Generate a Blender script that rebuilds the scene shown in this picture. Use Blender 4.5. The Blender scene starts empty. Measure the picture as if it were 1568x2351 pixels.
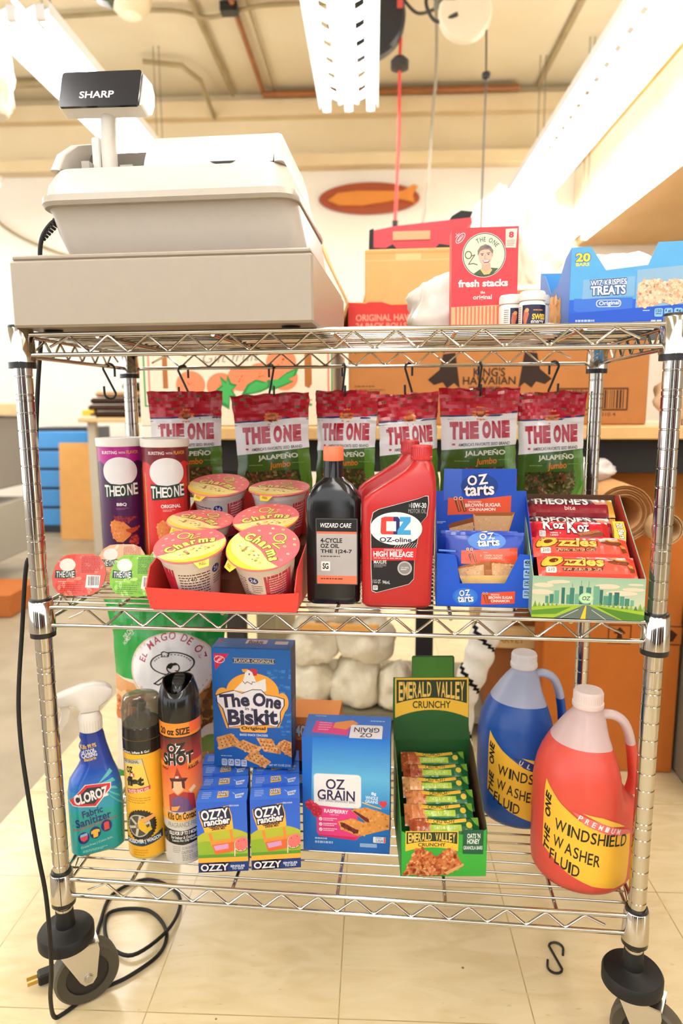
import bpy, math, random
from mathutils import Vector as V, Matrix as MX, noise
from mathutils.geometry import tessellate_polygon
S = bpy.context.scene
COL = S.collection
PI = math.pi
rnd = random.Random(7)

# ------------------------------------------------------------------ camera
cam_d = bpy.data.cameras.new('camera')
cam = bpy.data.objects.new('camera', cam_d); COL.objects.link(cam)
cam_d.sensor_fit = 'VERTICAL'; cam_d.sensor_height = 36.0; cam_d.sensor_width = 24.0; cam_d.lens = 24.06
right = V((0.99494876, 0.10020319, -0.0060229)); up = V((-0.0096224, 0.15492214, 0.98787982)); fwd = V((-0.09992179, 0.98283185, -0.15510378))
cam.matrix_world = MX(((right.x, up.x, -fwd.x, 0.1065574), (right.y, up.y, -fwd.y, -0.94373852), (right.z, up.z, -fwd.z, 0.98030208), (0, 0, 0, 1)))
cam_d.clip_start = 0.02
cam_d.dof.use_dof = True; cam_d.dof.focus_distance = 0.99; cam_d.dof.aperture_fstop = 4.0
S.camera = cam
# ------------------------------------------------------------------ view, world
S.view_settings.view_transform = 'Standard'; S.view_settings.look = 'None'
S.view_settings.gamma = 1.0; S.view_settings.exposure = 0.1; S.view_settings.use_curve_mapping = False
W = bpy.data.worlds.new('world'); S.world = W; W.use_nodes = True
W.node_tree.nodes['Background'].inputs[0].default_value = (0.96, 0.97, 1.0, 1)
W.node_tree.nodes['Background'].inputs[1].default_value = 2.7
TUBE_STRENGTH = 22.0
S.cycles.max_bounces = 8; S.cycles.diffuse_bounces = 4; S.cycles.glossy_bounces = 4; S.cycles.transmission_bounces = 6
S.cycles.sample_clamp_indirect = 6.0; S.cycles.use_denoising = True
S.cycles.caustics_reflective = False; S.cycles.caustics_refractive = False

# ------------------------------------------------------------------ helpers
ALB = 0.80
_cc = {}
def C(h, k=1.0):
    if not isinstance(h, str): return h
    key = (h, k)
    if key not in _cc:
        o = []
        for i in (0, 2, 4):
            s = int(h[i:i+2], 16) / 255
            l = s / 12.92 if s <= 0.04045 else ((s + 0.055) / 1.055) ** 2.4
            o.append(min(0.92, l * ALB * k))
        _cc[key] = tuple(o)
    return _cc[key]

def nmat(name):
    m = bpy.data.materials.new(name); m.use_nodes = True
    return m, m.node_tree, m.node_tree.nodes['Principled BSDF']
def mat(name, rough=0.5, metal=0.0, coat=0.0, spec=0.5, bump=0.0, scale=60, sss=0.0, trans=0.0, alpha=1.0, vary=0.04, ior=1.45):
    m, t, b = nmat(name); N, Lk = t.nodes, t.links
    a = N.new('ShaderNodeAttribute'); a.attribute_name = 'Col'
    tc = N.new('ShaderNodeTexCoord'); nz = N.new('ShaderNodeTexNoise'); nz.inputs['Scale'].default_value = scale; nz.inputs['Detail'].default_value = 4
    Lk.new(tc.outputs['Object'], nz.inputs['Vector'])
    mr = N.new('ShaderNodeMapRange'); mr.inputs[3].default_value = 1 - vary; mr.inputs[4].default_value = 1 + vary
    Lk.new(nz.outputs['Fac'], mr.inputs[0])
    mx = N.new('ShaderNodeVectorMath'); mx.operation = 'SCALE'
    Lk.new(a.outputs['Color'], mx.inputs[0]); Lk.new(mr.outputs[0], mx.inputs['Scale'])
    Lk.new(mx.outputs['Vector'], b.inputs['Base Color'])
    b.inputs['Roughness'].default_value = rough; b.inputs['Metallic'].default_value = metal
    b.inputs['Coat Weight'].default_value = coat; b.inputs['Specular IOR Level'].default_value = spec
    b.inputs['IOR'].default_value = ior
    b.inputs['Transmission Weight'].default_value = trans
    if alpha < 1: b.inputs['Alpha'].default_value = alpha
    if sss: b.inputs['Subsurface Weight'].default_value = sss; b.inputs['Subsurface Radius'].default_value = (0.02, 0.015, 0.01); b.inputs['Subsurface Scale'].default_value = 1.0
    if bump:
        bp = N.new('ShaderNodeBump'); bp.inputs['Strength'].default_value = bump; bp.inputs['Distance'].default_value = 0.002
        Lk.new(nz.outputs['Fac'], bp.inputs['Height']); Lk.new(bp.outputs['Normal'], b.inputs['Normal'])
    return m
CARD = mat('printed_card', 0.42, spec=0.4)
MATT = mat('matt_paint', 0.7, spec=0.3, vary=0.05)
FILM = mat('glossy_film', 0.2, spec=0.6, bump=0.25, scale=45)
FOIL = mat('lid_foil', 0.28, spec=0.6, bump=0.15, scale=70)
PLAS = mat('smooth_plastic', 0.32)
GLOS = mat('glossy_plastic', 0.16)
RUBB = mat('black_rubber', 0.5, spec=0.35)
KRAFT = mat('kraft_board', 0.75, spec=0.2, vary=0.08, scale=25)
CLOTH = mat('woven_cloth', 0.9, spec=0.1, bump=0.4, scale=80, vary=0.12)
CHROME = mat('chrome_plate', 0.09, metal=1.0, vary=0.02)
STEEL = mat('brushed_steel', 0.3, metal=1.0)
SMOKE = mat('smoked_clear_plastic', 0.08, trans=0.9, vary=0.0, ior=1.3)
WOOD = mat('light_wood', 0.45, vary=0.1, scale=12)
def milky(name):
    m, t, b = nmat(name); N, Lk = t.nodes, t.links
    a = N.new('ShaderNodeAttribute'); a.attribute_name = 'Col'
    Lk.new(a.outputs['Color'], b.inputs['Base Color']); b.inputs['Roughness'].default_value = 0.3
    tr = N.new('ShaderNodeBsdfTranslucent'); Lk.new(a.outputs['Color'], tr.inputs['Color'])
    nz = N.new('ShaderNodeTexNoise'); nz.inputs['Scale'].default_value = 20
    mr = N.new('ShaderNodeMapRange'); mr.inputs[3].default_value = 0.28; mr.inputs[4].default_value = 0.36; Lk.new(nz.outputs['Fac'], mr.inputs[0])
    ms = N.new('ShaderNodeMixShader'); Lk.new(mr.outputs[0], ms.inputs[0])
    Lk.new(b.outputs[0], ms.inputs[1]); Lk.new(tr.outputs[0], ms.inputs[2]); Lk.new(ms.outputs[0], N['Material Output'].inputs[0])
    return m
MILK = milky('milky_polyethylene')
def emit(name, col, s):
    m, t, b = nmat(name)
    b.inputs['Base Color'].default_value = (.9, .9, .9, 1); b.inputs['Emission Color'].default_value = (*col, 1)
    b.inputs['Emission Strength'].default_value = s
    return m

def lerp(a, b, t): return a + (b - a) * t
class MB:
    def __init__(s): s.v = []; s.f = []; s.c = []; s.m = []
    def add(s, p): s.v.append(tuple(p)); return len(s.v) - 1
    def face(s, idx, col, m=0): s.f.append(tuple(idx)); s.c.append(C(col) if isinstance(col, str) else col); s.m.append(m)
    def poly(s, pts, col, m=0): s.face([s.add(p) for p in pts], col, m)
    def box(s, x0, y0, z0, x1, y1, z1, col, m=0, b=0.0, faces=None):
        if b <= 0:
            i = len(s.v)
            for z in (z0, z1):
                for p in ((x0, y0), (x1, y0), (x1, y1), (x0, y1)): s.v.append((p[0], p[1], z))
            cs = faces or {}
            for nm, q in (('bottom', (3, 2, 1, 0)), ('top', (4, 5, 6, 7)), ('front', (0, 1, 5, 4)), ('right', (1, 2, 6, 5)), ('back', (2, 3, 7, 6)), ('left', (3, 0, 4, 7))):
                s.face([i + k for k in q], cs.get(nm, col), m)
            return
        X = (x0, x1); Y = (y0, y1); Z = (z0, z1); sg = (1, -1); ix = {}
        for a in (0, 1):
            for e in (0, 1):
                for c in (0, 1):
                    for ax in range(3):
                        p = [X[a], Y[e], Z[c]]
                        for k, w in enumerate((a, e, c)):
                            if k != ax: p[k] += sg[w] * b
                        ix[a, e, c, ax] = s.add(p)
        def q(l, flip): s.face(l[::-1] if flip else l, col, m)
        for a in (0, 1):
            q([ix[a, 0, 0, 0], ix[a, 1, 0, 0], ix[a, 1, 1, 0], ix[a, 0, 1, 0]], a == 0)
            q([ix[0, a, 0, 1], ix[1, a, 0, 1], ix[1, a, 1, 1], ix[0, a, 1, 1]], a == 1)
            q([ix[0, 0, a, 2], ix[1, 0, a, 2], ix[1, 1, a, 2], ix[0, 1, a, 2]], a == 0)
        for a in (0, 1):
            for e in (0, 1):
                q([ix[a, e, 0, 0], ix[a, e, 1, 0], ix[a, e, 1, 1], ix[a, e, 0, 1]], (a == e))
                q([ix[a, 0, e, 0], ix[a, 1, e, 0], ix[a, 1, e, 2], ix[a, 0, e, 2]], (a != e))
                q([ix[0, a, e, 1], ix[1, a, e, 1], ix[1, a, e, 2], ix[0, a, e, 2]], (a == e))
                for c in (0, 1): q([ix[a, e, c, 0], ix[a, e, c, 1], ix[a, e, c, 2]], (a + e + c) % 2 == 0)
    def loft(s, secs, col, m=0, caps=(True, True), closed=True):
        n = len(secs[0]); i0 = len(s.v)
        for sec in secs:
            for p in sec: s.v.append(tuple(p))
        for k in range(len(secs) - 1):
            cc = col[k] if isinstance(col, list) else col
            for j in range(n if closed else n - 1):
                a = i0 + k * n + j; b2 = i0 + k * n + (j + 1) % n
                s.face((a, b2, b2 + n, a + n), cc, m)
        if caps[0]: s.face([i0 + j for j in range(n)][::-1], col[0] if isinstance(col, list) else col, m)
        if caps[1]: s.face([i0 + (len(secs) - 1) * n + j for j in range(n)], col[-1] if isinstance(col, list) else col, m)
    def lathe(s, prof, n, col, m=0, c=(0, 0), caps=(True, True), a0=0.0):
        s.loft([[(c[0] + r * math.cos(a0 + 2 * PI * j / n), c[1] + r * math.sin(a0 + 2 * PI * j / n), z) for j in range(n)] for r, z in prof], col, m, caps)
    def tube(s, pts, r, n=8, col='808080', m=0, closed=False):
        P = [V(p) for p in pts]; secs = []; nr = None; L = len(P)
        for i in range(L):
            if closed: t = (P[(i + 1) % L] - P[i - 1])
            else: t = P[min(i + 1, L - 1)] - P[max(i - 1, 0)]
            t.normalize()
            if nr is None:
                nr = t.orthogonal().normalized()
            else:
                nr = nr - t * nr.dot(t)
                nr = nr.normalized() if nr.length > 1e-6 else t.orthogonal().normalized()
            bn = t.cross(nr); rr = r[i] if isinstance(r, (list, tuple)) else r
            secs.append([P[i] + (nr * math.cos(2 * PI * j / n) + bn * math.sin(2 * PI * j / n)) * rr for j in range(n)])
        if closed:
            secs.append(secs[0]); s.loft(secs, col, m, (False, False))
        else: s.loft(secs, col, m)
    def grid(s, fn, nu, nv, col, m=0):
        i0 = len(s.v)
        for j in range(nv + 1):
            for i in range(nu + 1): s.v.append(tuple(fn(i / nu, j / nv)))
        for j in range(nv):
            for i in range(nu):
                a = i0 + j * (nu + 1) + i
                s.face((a, a + 1, a + nu + 2, a + nu + 1), col((i + .5) / nu, (j + .5) / nv) if callable(col) else col, m)
    def prism(s, out, fn, d0, d1, col, m=0, side=None):
        """outline (2-D, ccw) extruded: fn(x, y, d) -> point"""
        n = len(out); i0 = len(s.v)
        for d in (d0, d1):
            for p in out: s.v.append(tuple(fn(p[0], p[1], d)))
        tr = tessellate_polygon([[V((p[0], p[1], 0)) for p in out]])
        for t in tr:
            a, b, c = t
            if (out[b][0] - out[a][0]) * (out[c][1] - out[a][1]) - (out[b][1] - out[a][1]) * (out[c][0] - out[a][0]) < 0: a, b, c = c, b, a
            s.face((i0 + a, i0 + b, i0 + c), col, m); s.face((i0 + n + c, i0 + n + b, i0 + n + a), col, m)
        for j in range(n):
            k = (j + 1) % n
            s.face((i0 + k, i0 + j, i0 + n + j, i0 + n + k), side or col, m)
    def xf(s, mtx, start=0):
        for i in range(start, len(s.v)): s.v[i] = tuple(mtx @ V(s.v[i]))
        return s
    def obj(s, name, mats, parent=None, loc=None, rot=None, ang=35, kind=None):
        me = bpy.data.meshes.new(name); me.from_pydata(s.v, [], s.f)
        mats = mats if isinstance(mats, (list, tuple)) else [mats]
        for q in mats: me.materials.append(q)
        at = me.color_attributes.new('Col', 'FLOAT_COLOR', 'CORNER')
        buf = []
        for f, c in zip(s.f, s.c):
            if isinstance(c, list):
                for q in c: buf.extend((q[0], q[1], q[2], 1.0))
            else: buf.extend((c[0], c[1], c[2], 1.0) * len(f))
        at.data.foreach_set('color', buf)
        me.polygons.foreach_set('material_index', s.m); me.polygons.foreach_set('use_smooth', [True] * len(s.f))
        me.update(); me.set_sharp_from_angle(angle=math.radians(ang))
        o = bpy.data.objects.new(name, me); COL.objects.link(o)
        if parent: o.parent = parent
        if loc: o.location = loc
        if rot: o.rotation_euler = rot
        if kind: o['kind'] = kind
        return o
def rrect(x0, y0, x1, y1, r, k=4):
    r = min(r, (x1 - x0) / 2 - 1e-6, (y1 - y0) / 2 - 1e-6); o = []
    for cx, cy, a in ((x1 - r, y0 + r, -90), (x1 - r, y1 - r, 0), (x0 + r, y1 - r, 90), (x0 + r, y0 + r, 180)):
        for i in range(k + 1):
            t = math.radians(a + 90 * i / k); o.append((cx + r * math.cos(t), cy + r * math.sin(t)))
    return o
def bez(p, n=8):
    """Catmull-Rom through the points"""
    P = [V(q) for q in p]; o = []
    for i in range(len(P) - 1):
        a, b, c, d = P[max(i - 1, 0)], P[i], P[i + 1], P[min(i + 2, len(P) - 1)]
        for k in range(n):
            t = k / n
            o.append(0.5 * ((2 * b) + (c - a) * t + (2 * a - 5 * b + 4 * c - d) * t * t + (3 * b - a - 3 * c + d) * t ** 3))
    o.append(P[-1]); return o

def T(name, label, cat, loc=(0, 0, 0), rot=(0, 0, 0), group=None):
    o = bpy.data.objects.new(name, None); COL.objects.link(o); o.empty_display_size = 0.02
    o.location = loc; o.rotation_euler = rot; return tag(o, label, cat, group)
def tag(o, label, cat, group=None):
    o['label'] = label; o['category'] = cat
    if group: o['group'] = group
    return o
def dup(root, loc, rot=None, label=None):
    r = root.copy(); COL.objects.link(r); r.location = loc
    if rot is not None: r.rotation_euler = rot
    if label: r['label'] = label
    for ch in list(root.children):
        c = ch.copy(); COL.objects.link(c); c.parent = r
        for g in list(ch.children):
            d = g.copy(); COL.objects.link(d); d.parent = c
    return r

# ------------------------------------------------------------------ flat print, wrapped on any surface
_tx = {}
def glyphs(s, b, sh):
    k = (s, round(b, 4), sh)
    if k not in _tx:
        cu = bpy.data.curves.new('lettering', 'FONT'); cu.body = s; cu.size = 1; cu.offset = b; cu.shear = sh; cu.resolution_u = 3; cu.fill_mode = 'FRONT'
        ob = bpy.data.objects.new('lettering', cu); COL.objects.link(ob)
        me = bpy.data.meshes.new_from_object(ob.evaluated_get(bpy.context.evaluated_depsgraph_get()))
        me.calc_loop_triangles()
        vs = [(v.co.x, v.co.y) for v in me.vertices]; ts = []
        for t in me.loop_triangles:
            p = [vs[i] for i in t.vertices]
            ar = (p[1][0] - p[0][0]) * (p[2][1] - p[0][1]) - (p[1][1] - p[0][1]) * (p[2][0] - p[0][0])
            if abs(ar) > 1e-9: ts.append(p if ar > 0 else p[::-1])
        bb = (min(v[0] for v in vs), min(v[1] for v in vs), max(v[0] for v in vs), max(v[1] for v in vs)) if vs else (0, 0, 1, 1)
        COL.objects.unlink(ob); bpy.data.objects.remove(ob); bpy.data.curves.remove(cu); bpy.data.meshes.remove(me)
        _tx[k] = (ts, bb)
    return _tx[k]
def clip_half(p, ax, v, keep_less):
    o = []; n = len(p)
    for i in range(n):
        a, b = p[i], p[(i + 1) % n]
        ia = (a[ax] <= v) == keep_less or a[ax] == v; ib = (b[ax] <= v) == keep_less or b[ax] == v
        if ia: o.append(a)
        if ia != ib:
            t = (v - a[ax]) / (b[ax] - a[ax]); o.append(tuple(lerp(a[k], b[k], t) for k in range(5)))
    return o
class Art:
    """print drawn in the pixel frame x0,y0 (top left) .. x1,y1 (bottom right) of a face Wd x Ht metres"""
    def __init__(s, Wd, Ht, x0=0, y0=0, x1=100, y1=100):
        s.W, s.H = Wd, Ht; s.fr = (x0, y0, x1, y1); s.it = []; s.bb = []
        s.kx = Wd / (x1 - x0); s.ky = Ht / (y1 - y0)
    def X(s, x, y): return ((x - s.fr[0]) * s.kx, (s.fr[3] - y) * s.ky)
    def put(s, polys, col):
        """polys: convex lists of physical (x, y); col one colour or per-vertex list"""
        if not polys: return
        xs = [p[0] for q in polys for p in q]; ys = [p[1] for q in polys for p in q]
        bb = (min(xs), min(ys), max(xs), max(ys)); ly = 1
        for (b, l) in s.bb:
            if b[0] < bb[2] and b[2] > bb[0] and b[1] < bb[3] and b[3] > bb[1]: ly = max(ly, l + 1)
        s.bb.append((bb, ly))
        for q in polys:
            if isinstance(col, list): s.it.append((ly, [(p[0], p[1], *c) for p, c in zip(q, col)]))
            else:
                c = C(col); s.it.append((ly, [(p[0], p[1], *c) for p in q]))
    def p(s, pts, col):
        P = [s.X(*q) for q in pts]
        out = []
        for t in tessellate_polygon([[V((q[0], q[1], 0)) for q in P]]):
            a, b, c = (P[i] for i in t)
            ar = (b[0] - a[0]) * (c[1] - a[1]) - (b[1] - a[1]) * (c[0] - a[0])
            if abs(ar) > 1e-12: out.append([a, b, c] if ar > 0 else [a, c, b])
        s.put(out, col)
    def r(s, x0, y0, x1, y1, col, col2=None, h=False):
        q = [s.X(x0, y1), s.X(x1, y1), s.X(x1, y0), s.X(x0, y0)]
        if col2 is None: s.put([q], col)
        else:
            a, b = C(col), C(col2); s.put([q], [a, b, b, a] if h else [b, b, a, a])
    def rr(s, x0, y0, x1, y1, rad, col):
        a = s.X(x0, y1); b = s.X(x1, y0); s.put([rrect(a[0], a[1], b[0], b[1], rad * s.kx, 4)], col)
    def e(s, cx, cy, rx, ry, col, n=24, rot=0):
        c = s.X(cx, cy); ca, sa = math.cos(math.radians(rot)), math.sin(math.radians(rot)); o = []
        for i in range(n):
            u, v = rx * s.kx * math.cos(2 * PI * i / n), ry * s.ky * math.sin(2 * PI * i / n)
            o.append((c[0] + u * ca - v * sa, c[1] + u * sa + v * ca))
        s.put([o], col)
    def ring(s, cx, cy, rx, ry, w, col, n=28, a0=0, a1=360):
        c = s.X(cx, cy); o = []
        for i in range(n):
            q = []
            for (t, k) in ((i, 0), (i + 1, 0), (i + 1, 1), (i, 1)):
                a = math.radians(a0 + (a1 - a0) * t / n); d = -w / 2 if k == 0 else w / 2
                q.append((c[0] + (rx + d) * s.kx * math.cos(a), c[1] + (ry + d) * s.ky * math.sin(a)))
            q = q if a1 < a0 else [q[0], q[3], q[2], q[1]]
            o.append(q)
        s.put(o, col)
    def ln(s, pts, w, col):
        o = []
        P = [s.X(*q) for q in pts]; w = w * s.kx / 2
        for a, b in zip(P, P[1:]):
            d = V((b[0] - a[0], b[1] - a[1])); L = d.length
            if L < 1e-9: continue
            d /= L; nn = V((-d.y, d.x)) * w; e = d * w * 0.6
            A, B = V(a) - e, V(b) + e
            o.append([tuple(A - nn), tuple(B - nn), tuple(B + nn), tuple(A + nn)])
        s.put(o, col)
    def t(s, txt, x0, y0, x1, y1, col, b=0.0, sh=0.0, rot=0, out=None, ow=0.05, out2=None, ow2=0.1):
        b = b * 0.6; ts, bb = glyphs(txt, b, sh)
        a = s.X(x0, y1); e = s.X(x1, y0); cx, cy = (a[0] + e[0]) / 2, (a[1] + e[1]) / 2
        w, h = e[0] - a[0], e[1] - a[1]
        if abs(rot) == 90 or abs(rot) == 270: w, h = h, w
        fx, fy = w / (bb[2] - bb[0]), h / (bb[3] - bb[1]); mx, my = (bb[0] + bb[2]) / 2, (bb[1] + bb[3]) / 2
        ca, sa = math.cos(math.radians(rot)), math.sin(math.radians(rot))
        def go(tri):
            r = []
            for t in tri:
                q = []
                for p in t:
                    u, v = (p[0] - mx) * fx, (p[1] - my) * fy
                    q.append((cx + u * ca - v * sa, cy + u * sa + v * ca))
                r.append(q)
            return r
        if out2: s.put(go(glyphs(txt, b + ow2, sh)[0]), out2)
        if out: s.put(go(glyphs(txt, b + ow, sh)[0]), out)
        s.put(go(ts), col)
    def arc(s, txt, cx, cy, R, h, a0, a1, col, b=0.02, out=None, ow=0.05, inside=False):
        """letters along an arc, angles in degrees counter-clockwise from +x"""
        wid = []
        for ch in txt:
            bb = glyphs(ch, b, 0)[1] if ch != ' ' else (0, 0, 0.35, 1)
            wid.append(bb[2] - bb[0] + 0.1)
        tot = sum(wid); c = s.X(cx, cy); acc = 0; R = R * s.kx; h = h * s.kx; sgn = 1 if a1 > a0 else -1
        k = abs(math.radians(a1 - a0)) * R / tot
        for layer in ((out, ow), (col, 0)):
            if layer[0] is None: continue
            acc = 0; pl = []
            for ch, w in zip(txt, wid):
                a = math.radians(a0 + (a1 - a0) * (acc + w / 2) / tot); acc += w
                if ch == ' ': continue
                ts, _ = glyphs(ch, b + layer[1], 0); bb = glyphs(ch, b, 0)[1]
                fy = h / 0.72; mx = (bb[0] + bb[2]) / 2; th = a - PI / 2 if sgn < 0 else a + PI / 2
                for t in ts:
                    q = []
                    for p in t:
                        u, v = (p[0] - mx) * k, p[1] * fy
                        q.append((c[0] + R * math.cos(a) + u * math.cos(th) - v * math.sin(th), c[1] + R * math.sin(a) + u * math.sin(th) + v * math.cos(th)))
                    pl.append(q)
            s.put(pl, layer[0])
    def lines(s, x0, y0, x1, y1, n, col, f=0.55, seed=1):
        rr = random.Random(seed); o = []; dy = (y1 - y0) / n
        for i in range(n):
            x = x0; y = y0 + i * dy
            while x < x1:
                w = (x1 - x0) * rr.uniform(0.04, 0.16); e = min(x + w, x1)
                o.append([s.X(x, y + dy * f), s.X(e, y + dy * f), s.X(e, y), s.X(x, y)]); x = e + (x1 - x0) * 0.025
                if i == n - 1 and x > x0 + (x1 - x0) * 0.7: break
        s.put(o, col)
    def bars(s, x0, y0, x1, y1, n, col, seed=3):
        rr = random.Random(seed); o = []; x = x0; k = (x1 - x0) / n
        while x < x1 - k * 0.3:
            w = k * rr.choice((0.3, 0.45, 0.8)); o.append([s.X(x, y1), s.X(x + w, y1), s.X(x + w, y0), s.X(x, y0)]); x += w + k * rr.choice((0.35, 0.5, 0.7))
        s.put(o, col)
    def specks(s, pts, n, cols, r, seed=5, ar=1.0):
        """small blobs inside a polygon (a printed photo's own mottling)"""
        rr = random.Random(seed); xs = [p[0] for p in pts]; ys = [p[1] for p in pts]; by = {}
        def ins(x, y):
            k = False
            for (ax, ay), (bx, by_) in zip(pts, pts[1:] + pts[:1]):
                if (ay > y) != (by_ > y) and x < (bx - ax) * (y - ay) / (by_ - ay) + ax: k = not k
            return k
        g = 0
        while g < n:
            x, y = rr.uniform(min(xs), max(xs)), rr.uniform(min(ys), max(ys)); g += 1
            if not ins(x, y): continue
            q = r * rr.uniform(0.6, 1.3); a0 = rr.uniform(0, 6.28); c = s.X(x, y)
            cc, ss = math.cos(a0), math.sin(a0)
            by.setdefault(rr.choice(cols), []).append([(c[0] + q * s.kx * (math.cos(t) * cc - ar * math.sin(t) * ss), c[1] + q * s.kx * (math.cos(t) * ss + ar * math.sin(t) * cc)) for t in (i * PI / 3 for i in range(6))])
        for k, v in by.items(): s.put(v, k)
    def facts(s, x, y, w, h, gap, n, bg='b9d3ee', fg='1d3a78', vert=False, nums=('150', '1g', '4g', '12g')):
        for i in range(n):
            a, b2 = (x, y + i * (h + gap)) if vert else (x + i * (w + gap), y)
            s.rr(a, b2, a + w, b2 + h, w * 0.2, bg); s.t(nums[i % 4], a + w * .15, b2 + h * .12, a + w * .85, b2 + h * .5, fg, 0.02)
            s.r(a + w * .15, b2 + h * .62, a + w * .85, b2 + h * .7, fg)
    def paste(s, mb, fn, m=0, sx=None, sy=None, step=0.00007, h0=0.00006, clip=True):
        for ly, p in s.it:
            P = [p]
            if clip:
                q = p
                for ax, v, kl in ((0, 0, False), (0, s.W, True), (1, 0, False), (1, s.H, True)):
                    q = clip_half(q, ax, v, kl)
                    if len(q) < 3: break
                P = [q] if len(q) >= 3 else []
            for ax, st in ((0, sx), (1, sy)):
                if not st: continue
                R = []
                for q in P:
                    lo = math.floor(min(a[ax] for a in q) / st + 1e-9); hi = math.ceil(max(a[ax] for a in q) / st - 1e-9)
                    cur = q
                    for k in range(lo + 1, hi):
                        a = clip_half(cur, ax, k * st, True); cur = clip_half(cur, ax, k * st, False)
                        if len(a) >= 3: R.append(a)
                        if len(cur) < 3: break
                    if len(cur) >= 3: R.append(cur)
                P = R
            for q in P:
                mb.face([mb.add(fn(a[0], a[1], h0 + ly * step)) for a in q], [a[2:5] for a in q], m)
def plane(o, ux, uy):
    o, ux, uy = V(o), V(ux).normalized(), V(uy).normalized(); n = ux.cross(uy)
    return lambda x, y, h: o + ux * x + uy * y + n * h
def front(x0, y, z0): return plane((x0, y, z0), (1, 0, 0), (0, 0, 1))
def cylmap(r, z0, a0, Wd, c=(0, 0)):
    """art of width Wd centred on the direction a0 (radians)"""
    def f(x, y, h):
        a = a0 + (x - Wd / 2) / r; return V((c[0] + (r + h) * math.cos(a), c[1] + (r + h) * math.sin(a), z0 + y))
    return f
TH = 0.0548
def room(x, y, z=0.0): return (x * math.cos(TH) - y * math.sin(TH), x * math.sin(TH) + y * math.cos(TH), z)
# ------------------------------------------------------------------ lights and shell (room frame, turned TH against the cart)
def pmat(name, rough, build, coat=0.0, spec=0.5):
    m, t, b = nmat(name); b.inputs['Roughness'].default_value = rough; b.inputs['Coat Weight'].default_value = coat; b.inputs['Specular IOR Level'].default_value = spec
    build(t.nodes, t.links, b); return m
def rgb(h, k=1.0): return (*C(h, k), 1)
def mixcol(N, Lk, fac, a, b):
    x = N.new('ShaderNodeMix'); x.data_type = 'RGBA'
    if hasattr(fac, 'node'): Lk.new(fac, x.inputs[0])
    else: x.inputs[0].default_value = fac
    for k, q in ((6, a), (7, b)):
        if hasattr(q, 'node'): Lk.new(q, x.inputs[k])
        else: x.inputs[k].default_value = q
    return x.outputs[2]
def ramp(N, Lk, src, a, b):
    r = N.new('ShaderNodeMapRange'); r.inputs[1].default_value = a; r.inputs[2].default_value = b; Lk.new(src, r.inputs[0]); return r.outputs[0]
def f_tile(N, Lk, b):
    tc = N.new('ShaderNodeTexCoord'); br = N.new('ShaderNodeTexBrick'); br.offset = 0; br.squash = 1
    mp = N.new('ShaderNodeMapping'); mp.inputs['Location'].default_value = (0.0, -0.0155, 0)
    Lk.new(tc.outputs['Object'], mp.inputs[0]); Lk.new(mp.outputs[0], br.inputs['Vector'])
    br.inputs['Scale'].default_value = 1; br.inputs['Brick Width'].default_value = 0.3145; br.inputs['Row Height'].default_value = 0.3145
    br.inputs['Mortar Size'].default_value = 0.0011; br.inputs['Mortar Smooth'].default_value = 0.2
    br.inputs['Color1'].default_value = rgb('eedaae'); br.inputs['Color2'].default_value = rgb('ebd7ab'); br.inputs['Mortar'].default_value = rgb('a08a5c')
    n1 = N.new('ShaderNodeTexNoise'); n1.inputs['Scale'].default_value = 7; n1.inputs['Detail'].default_value = 6; n1.inputs['Distortion'].default_value = 1.5
    mp2 = N.new('ShaderNodeMapping'); mp2.inputs['Scale'].default_value = (1, 3, 1); Lk.new(tc.outputs['Object'], mp2.inputs[0]); Lk.new(mp2.outputs[0], n1.inputs['Vector'])
    n2 = N.new('ShaderNodeTexNoise'); n2.inputs['Scale'].default_value = 42; n2.inputs['Detail'].default_value = 2; Lk.new(mp2.outputs[0], n2.inputs['Vector'])
    c = mixcol(N, Lk, ramp(N, Lk, n1.outputs['Fac'], 0.35, 0.75), br.outputs['Color'], rgb('dcc493'))
    c = mixcol(N, Lk, ramp(N, Lk, n2.outputs['Fac'], 0.68, 0.8), c, rgb('cdb484'))
    vo = N.new('ShaderNodeTexVoronoi'); vo.inputs['Scale'].default_value = 9; Lk.new(tc.outputs['Object'], vo.inputs['Vector'])
    sp = N.new('ShaderNodeMath'); sp.operation = 'LESS_THAN'; sp.inputs[1].default_value = 0.028; Lk.new(vo.outputs['Distance'], sp.inputs[0])
    c = mixcol(N, Lk, sp.outputs[0], c, rgb('8a744c'))
    Lk.new(c, b.inputs['Base Color']); Lk.new(ramp(N, Lk, n1.outputs['Fac'], 0.0, 4.5), b.inputs['Roughness'])
    rr = N.new('ShaderNodeMapRange'); rr.inputs[3].default_value = 0.14; rr.inputs[4].default_value = 0.26; Lk.new(n1.outputs['Fac'], rr.inputs[0]); Lk.new(rr.outputs[0], b.inputs['Roughness'])
def plaster(a, c2, sc):
    def f(N, Lk, b):
        tc = N.new('ShaderNodeTexCoord'); n = N.new('ShaderNodeTexNoise'); n.inputs['Scale'].default_value = sc; n.inputs['Detail'].default_value = 5
        Lk.new(tc.outputs['Object'], n.inputs['Vector']); Lk.new(mixcol(N, Lk, ramp(N, Lk, n.outputs['Fac'], 0.35, 0.7), rgb(a), rgb(c2)), b.inputs['Base Color'])
    return f
TILE = pmat('vinyl_floor_tile', 0.2, f_tile)
CONC = pmat('grey_concrete', 0.45, plaster('ab9c82', '96876e', 6))
CEIL = pmat('beige_ceiling_plaster', 0.8, plaster('e6d8b6', 'dfcfab', 2))
WALLU = pmat('cream_wall_paint', 0.7, plaster('f5e2ba', 'f0dcb0', 2))
WALLW = pmat('white_wall_paint', 0.6, plaster('fdf6e8', 'f9f0de', 3))
TRIM = pmat('tan_trim_paint', 0.6, plaster('efd9ae', 'e8cfa0', 3))
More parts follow.
